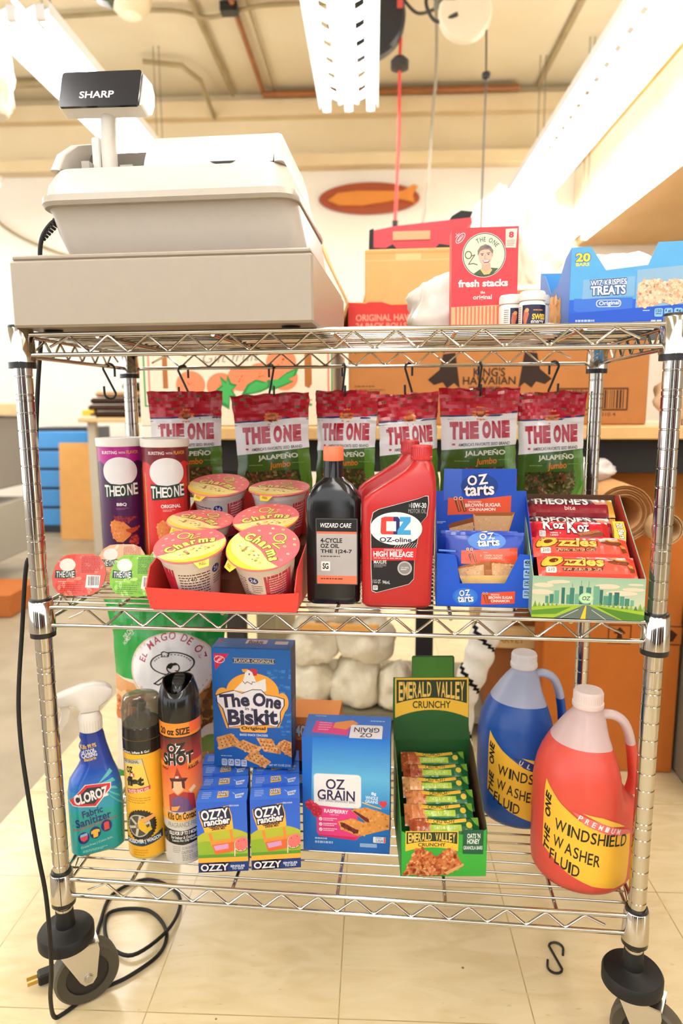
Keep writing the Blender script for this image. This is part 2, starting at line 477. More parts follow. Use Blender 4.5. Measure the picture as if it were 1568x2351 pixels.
PIPE = pmat('painted_conduit', 0.5, plaster('a8946a', '988459', 8))
RUST = pmat('brown_pipe_paint', 0.45, plaster('a0622c', '8e5424', 8))
def slab(name, x0, y0, z0, x1, y1, z1, m):
    b = MB(); b.box(x0, y0, z0, x1, y1, z1, 'ffffff'); return b.obj(name, m, rot=(0, 0, TH), kind='structure')
FX = -0.83
slab('floor', FX, -5.0, -0.05, 6.0, 5.1, 0.0, TILE)
slab('floor_left', -7.0, -5.0, -0.05, FX - 0.0005, 5.1, -0.0005, CONC)
slab('ceiling', -7.0, -3.2, 3.5, 6.0, 5.2, 3.6, CEIL)
slab('wall_back', -7.0, 5.1, -0.05, 6.0, 5.25, 2.93, WALLW)
slab('wall_back_upper', -7.0, 5.1, 2.93, 6.0, 5.25, 3.5, WALLU)
slab('wall_right', 6.0, -3.2, -0.05, 6.1, 5.1, 3.5, WALLW)
slab('trim_1', -6.99, 4.96, 2.90, 2.3, 5.099, 2.99, TRIM)
slab('trim_2', -6.99, 5.0, 3.30, 2.3, 5.099, 3.42, TRIM)
SOFF = pmat('tan_soffit_board', 0.7, plaster('dcb680', 'd2aa74', 2))
slab('ceiling_soffit', 1.74, -3.0, 2.27, 5.99, 5.09, 2.32, SOFF)
slab('wall_soffit', 1.74, -3.0, 2.3205, 1.80, 5.09, 3.495, WALLW)
slab('trim_3', 1.66, 1.0, 2.86, 1.739, 4.9, 2.98, pmat('orange_wood_beam', 0.5, plaster('e0a850', 'cf9440', 5)))
slab('trim_4', 1.70, 2.9, 2.33, 1.739, 5.09, 2.85, pmat('tan_panel_paint', 0.6, plaster('f4e6c8', 'ecdcb8', 4)))
def pipe(name, pts, r, m):
    b = MB(); b.tube([room(*p) for p in pts], r, 10, 'ffffff'); b.obj(name, m, kind='structure')
pipe('trim_5', [(-0.83, 1.0, 3.47), (-0.83, 4.93, 3.47), (-0.83, 4.97, 3.45)], 0.018, RUST)
pipe('trim_6', [(-1.08, 3.4, 3.47), (-1.08, 5.0, 3.47)], 0.022, PIPE)
pipe('trim_7', [(-0.74, 1.0, 3.48), (-0.74, 5.0, 3.48)], 0.008, PIPE)
pipe('trim_8', [(1.36, 1.0, 3.47), (1.36, 5.0, 3.47)], 0.02, PIPE)
pipe('trim_9', bez([(-5.0, 3.86, 3.47), (-2.2, 3.84, 3.47), (-1.3, 3.80, 3.47), (-1.0, 3.86, 3.45), (-0.6, 3.78, 3.47), (0.2, 3.8, 3.47)]), 0.014, PIPE)
pipe('trim_10', [(-0.83, 4.96, 3.44), (1.2, 4.96, 3.44)], 0.025, RUST)
pipe('trim_11', [(-0.82, 3.0, 3.46), (-0.35, 3.0, 3.46)], 0.014, RUST)
pipe('trim_12', [(-6.0, 4.7, 3.44), (-1.9, 4.7, 3.46)], 0.03, PIPE)
pipe('trim_13', [(-1.62, 4.4, 3.45), (-1.35, 4.45, 3.44), (-1.25, 4.6, 3.4), (-1.24, 5.02, 3.3)], 0.018, PIPE)
pipe('trim_14', bez([(-3.6, 5.05, 3.3), (-3.2, 5.05, 2.6), (-2.7, 5.05, 2.3), (-2.1, 5.05, 2.15)]), 0.012, PIPE)
# fluorescent fixtures: perforated white reflector, three bare tubes below
LAMP = emit('fluorescent_glow', (1.0, 0.975, 0.93), TUBE_STRENGTH)
def fixture(x0, x1, y0, y1, z, label, ntube=3):
    root = T('fluorescent_fixture', label, 'ceiling light', room((x0 + x1) / 2, y0, z), (0, 0, TH), 'fluorescent strip fixtures under the ceiling')
    w = x1 - x0; L = y1 - y0; b = MB()
    hx = (-w * 0.24, w * 0.24); hw = 0.021; edges = [-w / 2, hx[0] - hw, hx[0] + hw, hx[1] - hw, hx[1] + hw, w / 2]
    n = int(L / 0.155); p = L / n
    zf = lambda x: 0.03 + 0.012 * math.cos(2 * PI * x / w * 3)
    def strip(xa, xb, ya, yb):
        k = max(1, int((xb - xa) / 0.02))
        for i in range(k):
            a, c = lerp(xa, xb, i / k), lerp(xa, xb, (i + 1) / k)
            b.poly([(a, ya, zf(a)), (c, ya, zf(c)), (c, yb, zf(c)), (a, yb, zf(a))][::-1], 'ffffff')
            b.poly([(a, ya, zf(a) + .003), (c, ya, zf(c) + .003), (c, yb, zf(c) + .003), (a, yb, zf(a) + .003)], 'ffffff')
    for k in (0, 2, 4): strip(edges[k], edges[k + 1], 0, L)
    for k in (1, 3):
        for j in range(n):
            strip(edges[k], edges[k + 1], j * p, j * p + p * 0.64)
    for sx in (-1, 1): b.box(sx * w / 2 - .003, 0, 0.0, sx * w / 2 + .003, L, 0.05, 'ffffff')
    b.obj('reflector', MATT, root)
    b = MB()
    for yy in (0.35, L - 0.35):
        for sx in (-1, 1): b = MB(); b.tube([(sx * w * .06, yy, .05), (sx * w * .06, yy, 3.5 - z)], 0.004, 6, '8a8270'); b.obj('hanger_rod', MATT, root)
    b = MB(); b.tube([(0, 0.03, .075), (0, L - 0.03, .075)], 0.009, 8, 'ffffff'); b.obj('added_uplight', LAMP, root)  # extra tube hidden above the reflector, added only to brighten the ceiling
    for i in range(ntube):
        b = MB(); x = lerp(-w * 0.38, w * 0.38, i / (ntube - 1)) if ntube > 1 else 0
        b.tube([(x, 0.02, -0.004), (x, L - 0.02, -0.004)], 0.018, 8, 'ffffff'); b.obj('tube', LAMP, root)
        for yy in (-0.005, L - 0.02): b = MB(); b.box(x - .02, yy, -.02, x + .02, yy + 0.025, .04, 'ffffff'); b.obj('lamp_holder', MATT, root)
    return root
fixture(-0.246, 0.078, 0.25, 3.22, 2.63, 'white strip fixture with pierced reflector hanging at top centre')
fixture(1.12, 1.48, 1.6, 4.94, 2.63, 'long white strip fixture above the blue treats carton')
fixture(-1.655, -1.325, 2.2, 4.65, 2.63, 'white strip fixture behind the black pole display of the register')
fixture(1.44, 1.72, 1.6, 4.7, 2.25, 'rightmost white strip fixture, along the tan soffit')
for (xa, ya, lb) in ((-3.05, 1.9, 'strip fixture over the work tables at the left of the shop'), (-4.4, 1.9, 'strip fixture furthest to the left of the shop'), (-0.235, -2.7, 'strip fixture over the aisle in front of the cart'), (1.10, -1.9, 'strip fixture over the right of the aisle before the cart'), (-1.66, -1.9, 'strip fixture over the left of the aisle before the cart')):  # first two are added out of view to brighten the left side
    fixture(xa, xa + 0.32, ya, ya + 2.5, 2.63, lb)
# ------------------------------------------------------------------ the wire cart
HW = 0.444; DP = 0.3764; ZS = (1.0798, 0.6837, 0.2346)
WR = 0.0028
cart = T('wire_cart', 'chrome wire shelving cart on black casters with three loaded shelves', 'shelving cart', (0, 0, 0))
def post(x, y):
    b = MB(); pr = [(0.0127, 0.150)]; z = 0.182
    while z < 1.07:
        pr += [(0.0127, z), (0.0117, z + .0008), (0.0117, z + .0022), (0.0127, z + .003)]
        z += 0.0254
        if int(round((z - .182) / .0254)) % 8 == 0: pr += [(0.0127, z - .008), (0.0119, z - .0072), (0.0119, z - .006), (0.0127, z - .0052)]
    pr += [(0.0127, 1.083), (0.0117, 1.086)]
    b.lathe(pr, 32, 'cfc9be', 0, (x, y)); return b.obj('post', CHROME, cart, ang=25)
PX = [(-HW, 0), (HW, 0), (HW, DP), (-HW, DP)]
for q in PX: post(*q)
def zig(b, p0, p1, zt, zb, n, r, inset):
    pts = []; p0, p1 = V(p0), V(p1); d = (p1 - p0); L = d.length; d /= L; u0 = inset; u1 = L - inset; k = 2 * n
    for i in range(k + 1):
        u = lerp(u0, u1, i / k); z = zt if i % 2 else zb
        if i in (0, k): z = lerp(zb, zt, .35)
        c = p0 + d * u; st = (u1 - u0) / k * 0.16
        if 0 < i < k:
            sg = 1 if i % 2 else -1
            for du in (-st, 0, st): pts.append((c.x + d.x * du, c.y + d.y * du, z - (abs(du) > 0) * sg * .0028))
        else: pts.append((c.x, c.y, z))
    b.tube(pts, r, 6, 'cfc9be')
def shelf(z):
    b = MB()                                       # deck: long wires over five cross bars
    n = 14
    for i in range(n):
        y = lerp(0.022, DP - 0.022, i / (n - 1)); b.tube([(-HW + .004, y, z + .0012), (HW - .004, y, z + .0012)], 0.0017, 6, 'cfc9be')
    for x in (-0.33, -0.165, 0.0, 0.165, 0.33): b.tube([(x, -.002, z - .0035), (x, DP + .002, z - .0035)], 0.003, 8, 'c8c2b6')
    s = b.obj('shelf', CHROME, cart, ang=60)
    for (a, c, nz) in (((-HW, -.004), (HW, -.004), 14), ((-HW, DP + .004), (HW, DP + .004), 14), ((-HW - .003, 0), (-HW - .003, DP), 6), ((HW + .003, 0), (HW + .003, DP), 6)):
        b = MB()
        for zz in (z, z - .028): b.tube([(a[0], a[1], zz), (c[0], c[1], zz)], 0.0033, 8, 'd2ccc0')
        zig(b, (a[0], a[1], 0), (c[0], c[1], 0), z - .003, z - .025, nz, 0.0019, 0.045); b.obj('rim', CHROME, s, ang=60)
    for x, y in PX:
        b = MB(); b.lathe([(0.0195, z - .038), (0.0195, z - .037), (0.0175, z + .008), (0.0165, z + .0095), (0.013, z + .0095)], 28, 'cfc9be', 0, (x, y)); b.obj('collar', CHROME, s)
        b = MB(); b.lathe([(0.0129, z - .046), (0.0186, z - .046), (0.0186, z - .0375), (0.0129, z - .0375)], 28, '1c1a17', 0, (x, y))
        b.obj('sleeve', PLAS, s); b = MB()
        b.lathe([(0.013, z + .009), (0.0163, z + .0092), (0.0155, z + .013), (0.0129, z + .0135)], 28, '1c1a17', 0, (x, y)); b.obj('sleeve', PLAS, s)
    return s
for z in ZS: shelf(z)
def caster(x, y, ang):
    c, s_ = math.cos(ang), math.sin(ang)
    mt = MX.Translation((x, y, 0)) @ MX.Rotation(ang, 4, 'Z')
    b = MB(); b.lathe([(0.020, .120), (0.040, .120), (0.0435, .123), (0.0435, .139), (0.041, .143), (0.02, .146), (0.0148, .149), (0.0138, .176), (0.0127, .178)], 40, '191816')
    b.xf(mt); r = b.obj('caster', RUBB, cart)
    b = MB(); tr = 0.026                             # wheel: axle along local y, trailing towards local +x
    pr = [(0.012, -.010), (0.033, -.010), (0.034, -.013), (0.048, -.0145), (0.0518, -.011), (0.0528, 0), (0.0518, .011), (0.048, .0145), (0.034, .013), (0.033, .010), (0.012, .010)]
    b.lathe(pr, 40, ['2e2a24', '2e2a24', '4a4436', '5b5444', '5b5444', '5b5444', '5b5444', '4a4436', '2e2a24', '2e2a24'])
    b.xf(mt @ MX.Translation((tr, 0, .053)) @ MX.Rotation(PI / 2, 4, 'X')); b.obj('wheel', RUBB, r)
    b = MB()
    for sy in (-1, 1):
        out = [(-.016, .112), (.044, .112), (.046, .098), (tr + .013, .050), (tr + .006, .041), (tr - .006, .041), (tr - .013, .050)]
        b.prism(out[::-1], lambda u, v, d, sy=sy: (u, sy * (0.0185 + d), v), 0, .0022, 'dcd8d0')
    b.box(-.018, -.0207, .110, .046, .0207, .1125, 'dcd8d0'); b.lathe([(.012, .1125), (.012, .120)], 20, 'b0aca4', 0, (0, 0))
    b.xf(mt); b.obj('fork', STEEL, r)
    b = MB(); b.lathe([(.0062, -.024), (.0062, -.0215), (.008, -.0213), (.008, .0213), (.0062, .0215), (.0062, .024)], 16, 'c8c4bc')
    b.xf(mt @ MX.Translation((tr, 0, .053)) @ MX.Rotation(PI / 2, 4, 'X')); b.obj('axle_bolt', STEEL, r)
caster(-HW, 0, math.radians(38)); caster(HW, 0, math.radians(-28)); caster(HW, DP, math.radians(60)); caster(-HW, DP, math.radians(75))

# ------------------------------------------------------------------ cash register
reg = T('cash_register', 'grey-white cash register seen from behind on the top shelf', 'cash register', (0, 0, 0))
ZD = ZS[0] + 0.004
b = MB(); b.box(-.4405, -.022, ZD + .004, -.0225, .395, 1.176, 'a79b89', b=.003); b.box(-.437, -.020, 1.1765, -.026, .39, 1.183, 'a39786', b=.002)
dr = b.obj('cash_drawer', PLAS, reg)
for x in (-.405, -.06):
    for y in (.02, .36):
        b = MB(); b.lathe([(.013, ZD - .0006), (.013, ZD + .0045)], 16, '141414', 0, (x, y)); b.obj('rubber_foot', RUBB, reg)
def rsec(z, x0, x1, y0, y1, r): return [(p[0], p[1], z) for p in rrect(x0, y0, x1, y1, r, 6)]
b = MB()
b.loft([rsec(1.183, -.395, -.048, .10, .36, .02), rsec(1.20, -.412, -.047, .085, .36, .025), rsec(1.235, -.424, -.052, .072, .36, .028), rsec(1.262, -.429, -.056, .064, .36, .03), rsec(1.266, -.431, -.057, .060, .36, .03)], 'c6bcae')
b.loft([rsec(1.266, -.434, -.054, .050, .362, .032), rsec(1.271, -.437, -.053, .046, .364, .034), rsec(1.280, -.436, -.056, .047, .364, .034), rsec(1.2805, -.434, -.058, .050, .362, .034)], 'bab0a0')
b.loft([rsec(1.2805, -.432, -.060, .052, .36, .034), rsec(1.300, -.431, -.067, .058, .358, .035), rsec(1.324, -.428, -.077, .080, .352, .036)], 'd4cabd', caps=(False, True))
# side shoulders that run to the top, leaving the sloped receipt cover and the display well between them
b.loft([rsec(1.324, -.092, -.0775, .081, .352, .006), rsec(1.352, -.097, -.0805, .095, .345, .007), rsec(1.374, -.104, -.087, .118, .33, .008), rsec(1.385, -.114, -.098, .15, .31, .008)], 'e0d8cd')
b.loft([rsec(1.324, -.4275, -.413, .081, .352, .006), rsec(1.350, -.423, -.409, .095, .345, .006), rsec(1.370, -.412, -.400, .118, .33, .006), rsec(1.382, -.400, -.390, .15, .31, .006)], 'e0d8cd')
b.loft([rsec(1.324, -.413, -.092, .20, .352, .02), rsec(1.365, -.406, -.10, .21, .34, .02), rsec(1.384, -.395, -.108, .22, .31, .02)], 'd4cabd')
bo = b.obj('housing', PLAS, reg, ang=40)
b = MB()
cyz = lambda v: (lerp(.084, .158, v ** 1.25), 1.3245 + .0605 * math.sin(v * PI / 2))
b.grid(lambda u, v: (lerp(-.284, -.093, u), *cyz(v)), 6, 12, 'e2d9d0'); b.grid(lambda u, v: (lerp(-.284, -.093, u), lerp(.158, .225, v), 1.385 - .002 * v), 6, 3, 'e2d9d0')
b.poly([(-.284, *cyz(i / 8)) for i in range(9)] + [(-.284, .225, 1.383), (-.284, .225, 1.3245)], 'bcb2a4')
cv = b.obj('receipt_cover', PLAS, reg, ang=50)
b = MB(); A = Art(.02, .02)
b.prism([(-.019, 0), (-.010, -.0035), (0.010, -.0035), (.019, 0)], lambda u, v, d: (-.165 + u, .0830 - d - .004, 1.3252 + v), 0, .0012, '1a1614'); b.obj('finger_notch', PLAS, cv)
b = MB(); b.box(-.409, .165, 1.3245, -.2845, .199, 1.372, '8d8478'); b.box(-.385, .098, 1.3245, -.373, .145, 1.340, 'a8a092'); b.box(-.330, .108, 1.3245, -.310, .155, 1.336, 'a8a092')
b.poly([(-.412, .084, 1.3248), (-.285, .084, 1.3248), (-.285, .166, 1.3248), (-.412, .166, 1.3248)], '9a9184'); b.obj('display_well', PLAS, reg)
# customer display on its pole, turned a little to the left and up
dp = T('customer_display', '', ''); del dp['label']; del dp['category']; dp.parent = reg; dp.location = (-.352, .115, 1.318)
b = MB(); b.tube([(0.004, 0, 0), (0.004, 0, .05), (0.006, 0, .0895)], .0115, 20, 'd9d2c6'); b.box(-.022, -.004, .0, -.009, .02, .06, 'e8e1d6', b=.002); b.obj('pole', PLAS, dp)
hm = MX.Translation((.006, -.002, .112)) @ MX.Rotation(math.radians(-5), 4, 'Z') @ MX.Rotation(math.radians(3.2), 4, 'Y') @ MX.Rotation(math.radians(-14), 4, 'X')
b = MB()
def dsec(x, k=1.0):
    return [(x, p[0] * k, p[1] * k) for p in ([(-.018 + .003 * math.cos(t), .026 * math.sin(t)) for t in (-1.1, -.6, 0, .6, 1.1)] + [(.006, .026), (.018, .016), (.022, 0), (.018, -.016), (.006, -.026)])][::-1]
b.loft([dsec(-.066, .92), dsec(-.064), dsec(.064), dsec(.066, .92)], 'f0ece4'); b.xf(hm); hd = b.obj('display_head', PLAS, dp, ang=40)
b = MB(); b.prism(rrect(-.0625, -.0265, .0625, .0265, .004), lambda u, v, d: (u, -.0175 - d, v), 0, .0045, '1b1d24')
A = Art(.125, .053, 270, 355, 645, 530); A.t('SHARP', 365, 455, 528, 490, 'f2f2f2', .035); A.paste(b, front(-.0625, -.022, -.0265)); b.xf(hm); b.obj('display_window', GLOS, dp)
b = MB(); A = Art(.36, .07, 0, 0, 360, 70)
A.r(30, 52, 33, 66, '201a16'); A.r(30, 52, 36, 54, '201a16'); A.r(46, 52, 49, 66, '201a16'); A.r(42, 52, 49, 54, '201a16')
A.paste(b, plane((-.405, .0985, 1.183), (1, 0, 0), (0, -.25, 1)))
A = Art(.05, .012, 0, 0, 100, 24); A.r(0, 0, 100, 24, 'f4efe6'); A.r(4, 5, 96, 8, '201a16'); A.lines(25, 14, 70, 20, 1, '201a16'); A.paste(b, plane((-.105, .097, 1.1845), (1, 0, 0), (0, -.25, 1))); b.obj('rating_sticker', PLAS, reg)
cord = [(-.433, .11, 1.262), (-.4425, .105, 1.255), (-.455, .10, 1.235), (-.461, .10, 1.205), (-.459, .10, 1.15), (-.470, .08, 1.0), (-.474, .06, .85), (-.472, .045, .74), (-0.479, 0.030, 0.744), (-0.490, 0.020, 0.636), (-0.492, 0.000, 0.538), (-0.485, -0.015, 0.474), (-0.472, -0.030, 0.411), (-0.451, -0.050, 0.317), (-0.437, -0.060, 0.253), (-0.432, -0.066, 0.185), (-0.434, -0.066, 0.124), (-0.446, -0.055, 0.067), (-.455, -.035, .012), (-.445, -.022, .006), (-.418, .02, .0045), (-.370, .060, .0045), (-.335, .115, .0045), (-.345, .17, .0045), (-.40, .215, .0045), (-.47, .20, .0045), (-.44, .13, .0045), (-.38, .10, .009), (-.335, .17, .011), (-.35, .26, .0045), (-.43, .30, .0045), (-.485, .25, .0045), (-.475, .17, .0045), (-.46, .11, .0055), (-.473, .07, .008), (-.49, .055, .010)]
b = MB(); b.tube(bez(cord, 7), .0034, 8, '17150f'); pc = b.obj('power_cord', RUBB, reg)
b = MB()
for i in range(7): b.tube([V((-.434 - i * .0033, .1095 - i * .0012, 1.2605 - i * .0042)), V((-.434 - i * .0033 - .0024, .1095 - i * .0012, 1.2605 - i * .0042 - .003))], .0068 - i * .0004, 10, '17150f')
b.obj('strain_relief', RUBB, pc)
b = MB(); pm = MX.Translation((-.507, .043, .012)) @ MX.Rotation(math.radians(36), 4, 'Z')
b.box(-.017, -.011, -.010, .012, .011, .010, '23221c', b=.003); b.box(.012, -.006, -.006, .022, .006, .006, '23221c', b=.002); b.xf(pm); pl = b.obj('plug', RUBB, pc)
for sy in (-1, 1):
    b = MB(); b.box(-.034, sy * .0063 - .0008, -.0035, -.017, sy * .0063 + .0008, .0035, 'd8b060'); b.xf(pm); b.obj('prong', STEEL, pl)
# ------------------------------------------------------------------ middle shelf
ZM = ZS[1] + 0.0036
def can_snack(x, y, a0, c1, c2, c3, top_y, label, flavour, group, fx):
    r = .0385; H = .2285
    root = T('snack_can', label, 'snack can', (x, y, ZM), group=group)
    b = MB(); b.lathe([(.0388, 0), (.0388, .003), (r, .004), (r, H)], 48, ['c9c4ba', c2, c2], caps=(True, True))
    A = Art(2 * PI * r, H, 1022 - 596, 950, 1022 + 596, 2097)
    A.r(426, 950, 1618, 1140, c1); 
    A.p([(700, 1130), (770, 1100), (830, 1090), (900, 1130), (1000, 1080), (1100, 1110), (1180, 1085), (1300, 1130), (1300, 1180), (700, 1180)], c2)
    if c3: A.r(426, 1140, 1618, 2097, c2, c3)
    A.t('BURSTING', 860, 1003, 1000, 1030, 'f3ece4', .03); A.t('WITH', 1012, 1010, 1065, 1028, 'f3ece4', .01); A.t('FLAVOR', 1077, 1000, 1185, 1030, 'f2a92e', .03)
    A.e(1015, 1178, 150, 122, 'f1eeec', 36)
    A.p([(868, 1275), (1015, 1290), (1154, 1268), (1164, 1388), (1015, 1402), (877, 1412)], '1f3a2c')
    for ch, xa, ya, yb in (('T', 872, 1300, 1402), ('H', 920, 1306, 1396), ('E', 968, 1309, 1393), ('O', 1008, 1306, 1393), ('N', 1066, 1300, 1390), ('E', 1118, 1288, 1386)):
        A.t(ch, xa, ya - 8, xa + 44, yb - 6, 'fbf8f2', .035)
    A.t(flavour, 975 if len(flavour) < 5 else 955, 1447, 1055 if len(flavour) < 5 else 1120, 1478, 'f6f0ea', .05); A.lines(970, 1490, 1070, 1512, 2, fx, seed=2)
    def chip(pts, col, e): A.p(pts, col); A.specks(pts, 60, e, 9, 4)
    chip([(915, 1620), (960, 1580), (1010, 1600), (1060, 1650), (1100, 1690), (1070, 1740), (1010, 1790), (960, 1785), (925, 1740), (912, 1680)], 'e58a48', ['d97a38', 'f0a060', 'e9944e'])
    if fx == '9a4a86':
        chip([(1040, 1680), (1160, 1660), (1120, 1700), (1080, 1720)], 'b03a2a', ['c24a30']); chip([(930, 1560), (1150, 1575), (1060, 1620), (960, 1600)], '8f2c3a', ['a63a40', '6a1c34'])
        chip([(1060, 1770), (1090, 1735), (1130, 1730), (1150, 1770), (1140, 1820), (1080, 1830)], 'b4352e', ['d05040', '8a1f28']); chip([(990, 1830), (1010, 1805), (1060, 1840), (1100, 1850), (1090, 1890), (1010, 1890)], 'c9702e', ['e0a040', '8f4a20'])
        A.r(1205, 1130, 1275, 2097, '3b2a22'); A.lines(1215, 1160, 1232, 1900, 60, 'd0902e', seed=4)
    else:
        A.r(800, 1180, 812, 2000, 'e8a040'); A.lines(796, 1200, 818, 1900, 60, 'f0b050', seed=4); A.r(1205, 1130, 1275, 2097, '8a1c20')
    A.paste(b, cylmap(r, 0, a0, A.W), sx=.004)
    b.obj('body', FILM if False else PLAS, root)
    b = MB(); b.lathe([(.0398, H - .004), (.0408, H - .003), (.0412, H + .005), (.0412, H + .0095), (.0395, H + .0105), (.037, H + .0085), (0.0, H + .0085)], 48, 'f7f1e8', caps=(False, False)); b.obj('lid', PLAS, root)
    return root
can_snack(-.396, .205, math.radians(-69), 'b9228c', '4f1d4e', '3a1440', 0, 'purple snack can with BBQ flavour lettering, left of the red can', 'BBQ', 'tall snack cans', '9a4a86')
can_snack(-.3105, .19, math.radians(-66), '7d1a22', 'dc2f2a', 'd8302a', 0, 'red snack can with white lid standing between the purple can and the red tray', 'ORIGINAL', 'tall snack cans', 'f0b0a8')

TUBO = [(620, 1868), (780, 1868), (850, 1900), (890, 1960), (905, 2040), (893, 2110), (850, 2190), (790, 2230), (700, 2243), (560, 2238), (480, 2215), (430, 2150), (422, 2070), (445, 1980), (490, 1910), (550, 1875)][::-1]
def snack_tub(x, y, rz, tilt, col, col2, spk, label):
    k = .0845 / 485; root = T('snack_tub', label, 'snack tub', (x, y, ZM), (0, 0, rz), 'foil-lidded snack tubs')
    mt = MX.Rotation(-tilt, 4, 'X')
    o = [((p[0] - 662) * k, (2243 - p[1]) * k) for p in TUBO]
    sub = []
    for i in range(len(o)):
        a, c = o[i], o[(i + 1) % len(o)]; sub += [a, ((a[0] + c[0]) / 2, (a[1] + c[1]) / 2)]
    cy = .033
    b = MB(); b.loft([[(p[0] * s, d, cy + (p[1] - cy) * s) for p in sub] for s, d in ((1.0, .0012), (.97, .003), (.9, .006), (.84, .024), (.78, .028))], 'f6efe4'); b.xf(mt); b.obj('tub', MILK, root)
    b = MB(); fn = lambda u, v, d: (u, d, v)
    b.prism(sub, fn, 0, .0011, col)
    A = Art(.0845, .0653, 420, 1868, 905, 2243)
    A.specks([(470, 1950), (560, 1890), (800, 1890), (880, 1980), (880, 2120), (780, 2220), (540, 2225), (450, 2140)], 40, col2, 26, 3, .5)
    A.e(560, 1965, 72, 58, 'f3ecdf', 28)
    A.p([(452, 2010), (560, 2022), (630, 2008), (636, 2070), (555, 2085), (448, 2082)], '24483c')
    for i, ch in enumerate('THEONE'): A.t(ch, 462 + i * 28, 2022, 484 + i * 28, 2076, 'f6f2ea', .03)
    A.lines(480, 2110, 570, 2122, 1, 'f4ded0', seed=2); A.lines(685, 1890, 850, 2040, 11, spk, seed=6); A.lines(500, 2140, 690, 2230, 5, spk, .3, seed=9)
    A.p([(735, 2055), (858, 2062), (845, 2175), (722, 2168)], 'f6f2ea'); A.bars(745, 2068, 842, 2150, 15, '3a2a2a')
    A.paste(b, plane((-.0422, 0, 0), (1, 0, 0), (0, 0, 1))); b.xf(mt); b.obj('lid', FOIL, root)
    return root
snack_tub(-.4085, .046, math.radians(6), math.radians(14), 'ea5a48', ['f08068', 'f3937c', 'e04a3c'], 'b03428', 'red foil snack tub standing on edge beside the left front post')
snack_tub(-.319, .048, math.radians(-2), math.radians(14), '86c232', ['a2d85a', 'b4e478', '74b428'], '3f7a1a', 'green foil snack tub standing on edge between the red tub and the red tray')
snack_tub(-.375, .125, math.radians(4), math.radians(16), 'f3b98e', ['f7d0ac', 'f0a284', 'f6e0c0'], 'c07050', 'pale peach foil snack tub peeping out behind the red and green tubs')
snack_tub(-.287, .118, math.radians(0), math.radians(16), '8cc63a', ['b8e084', 'dff0c0', '74b428'], '3f7a1a', 'green foil snack tub half hidden behind the front green tub, below the red can')

# red counter tray and the cereal cups in it
def tray():
    root = T('counter_tray', 'red cardboard counter tray holding cereal cups', 'display tray', (-.161, -.012, ZM))
    b = MB(); w = .1075; D = .275; t = .0016; inn = '7a4a34'; red = 'fb4b42'
    fz = .036
    b.box(-w, 0, 0, w, D, t, red)
    b.prism([(-w - .002, fz), (-w, 0), (w, 0), (w + .006, fz - .004), (w * .5, fz - .009), (0, fz - .006), (-w * .6, fz - .002)][::1], lambda u, v, d: (u, -v * .39 + d, v), 0, t, red)
    for sx in (-1, 1):
        b.prism([(0, 0), (D, 0), (D, .140), (.10, .085), (.006, .062), (-.0135, fz)], lambda u, v, d, sx=sx: (sx * (w + v * .03 - d), u, v), 0, t, red, side=red)
    b.prism([(-w, 0), (w, 0), (w + .004, .14), (-w - .004, .14)], lambda u, v, d: (u, D - d, v), 0, t, red)
    b.obj('tray_shell', CARD, root)
    b = MB(); z1, z2 = .027, .0625
    b.prism([(.074, t), (D - .002, t), (D - .002, z2), (.168, z2), (.168, z1), (.074, z1)], lambda u, v, d: (d, u, v), -w + .003, w - .003, inn); b.obj('stepped_insert', KRAFT, root)
tray()
KZ = .867; CH = .0985 * KZ
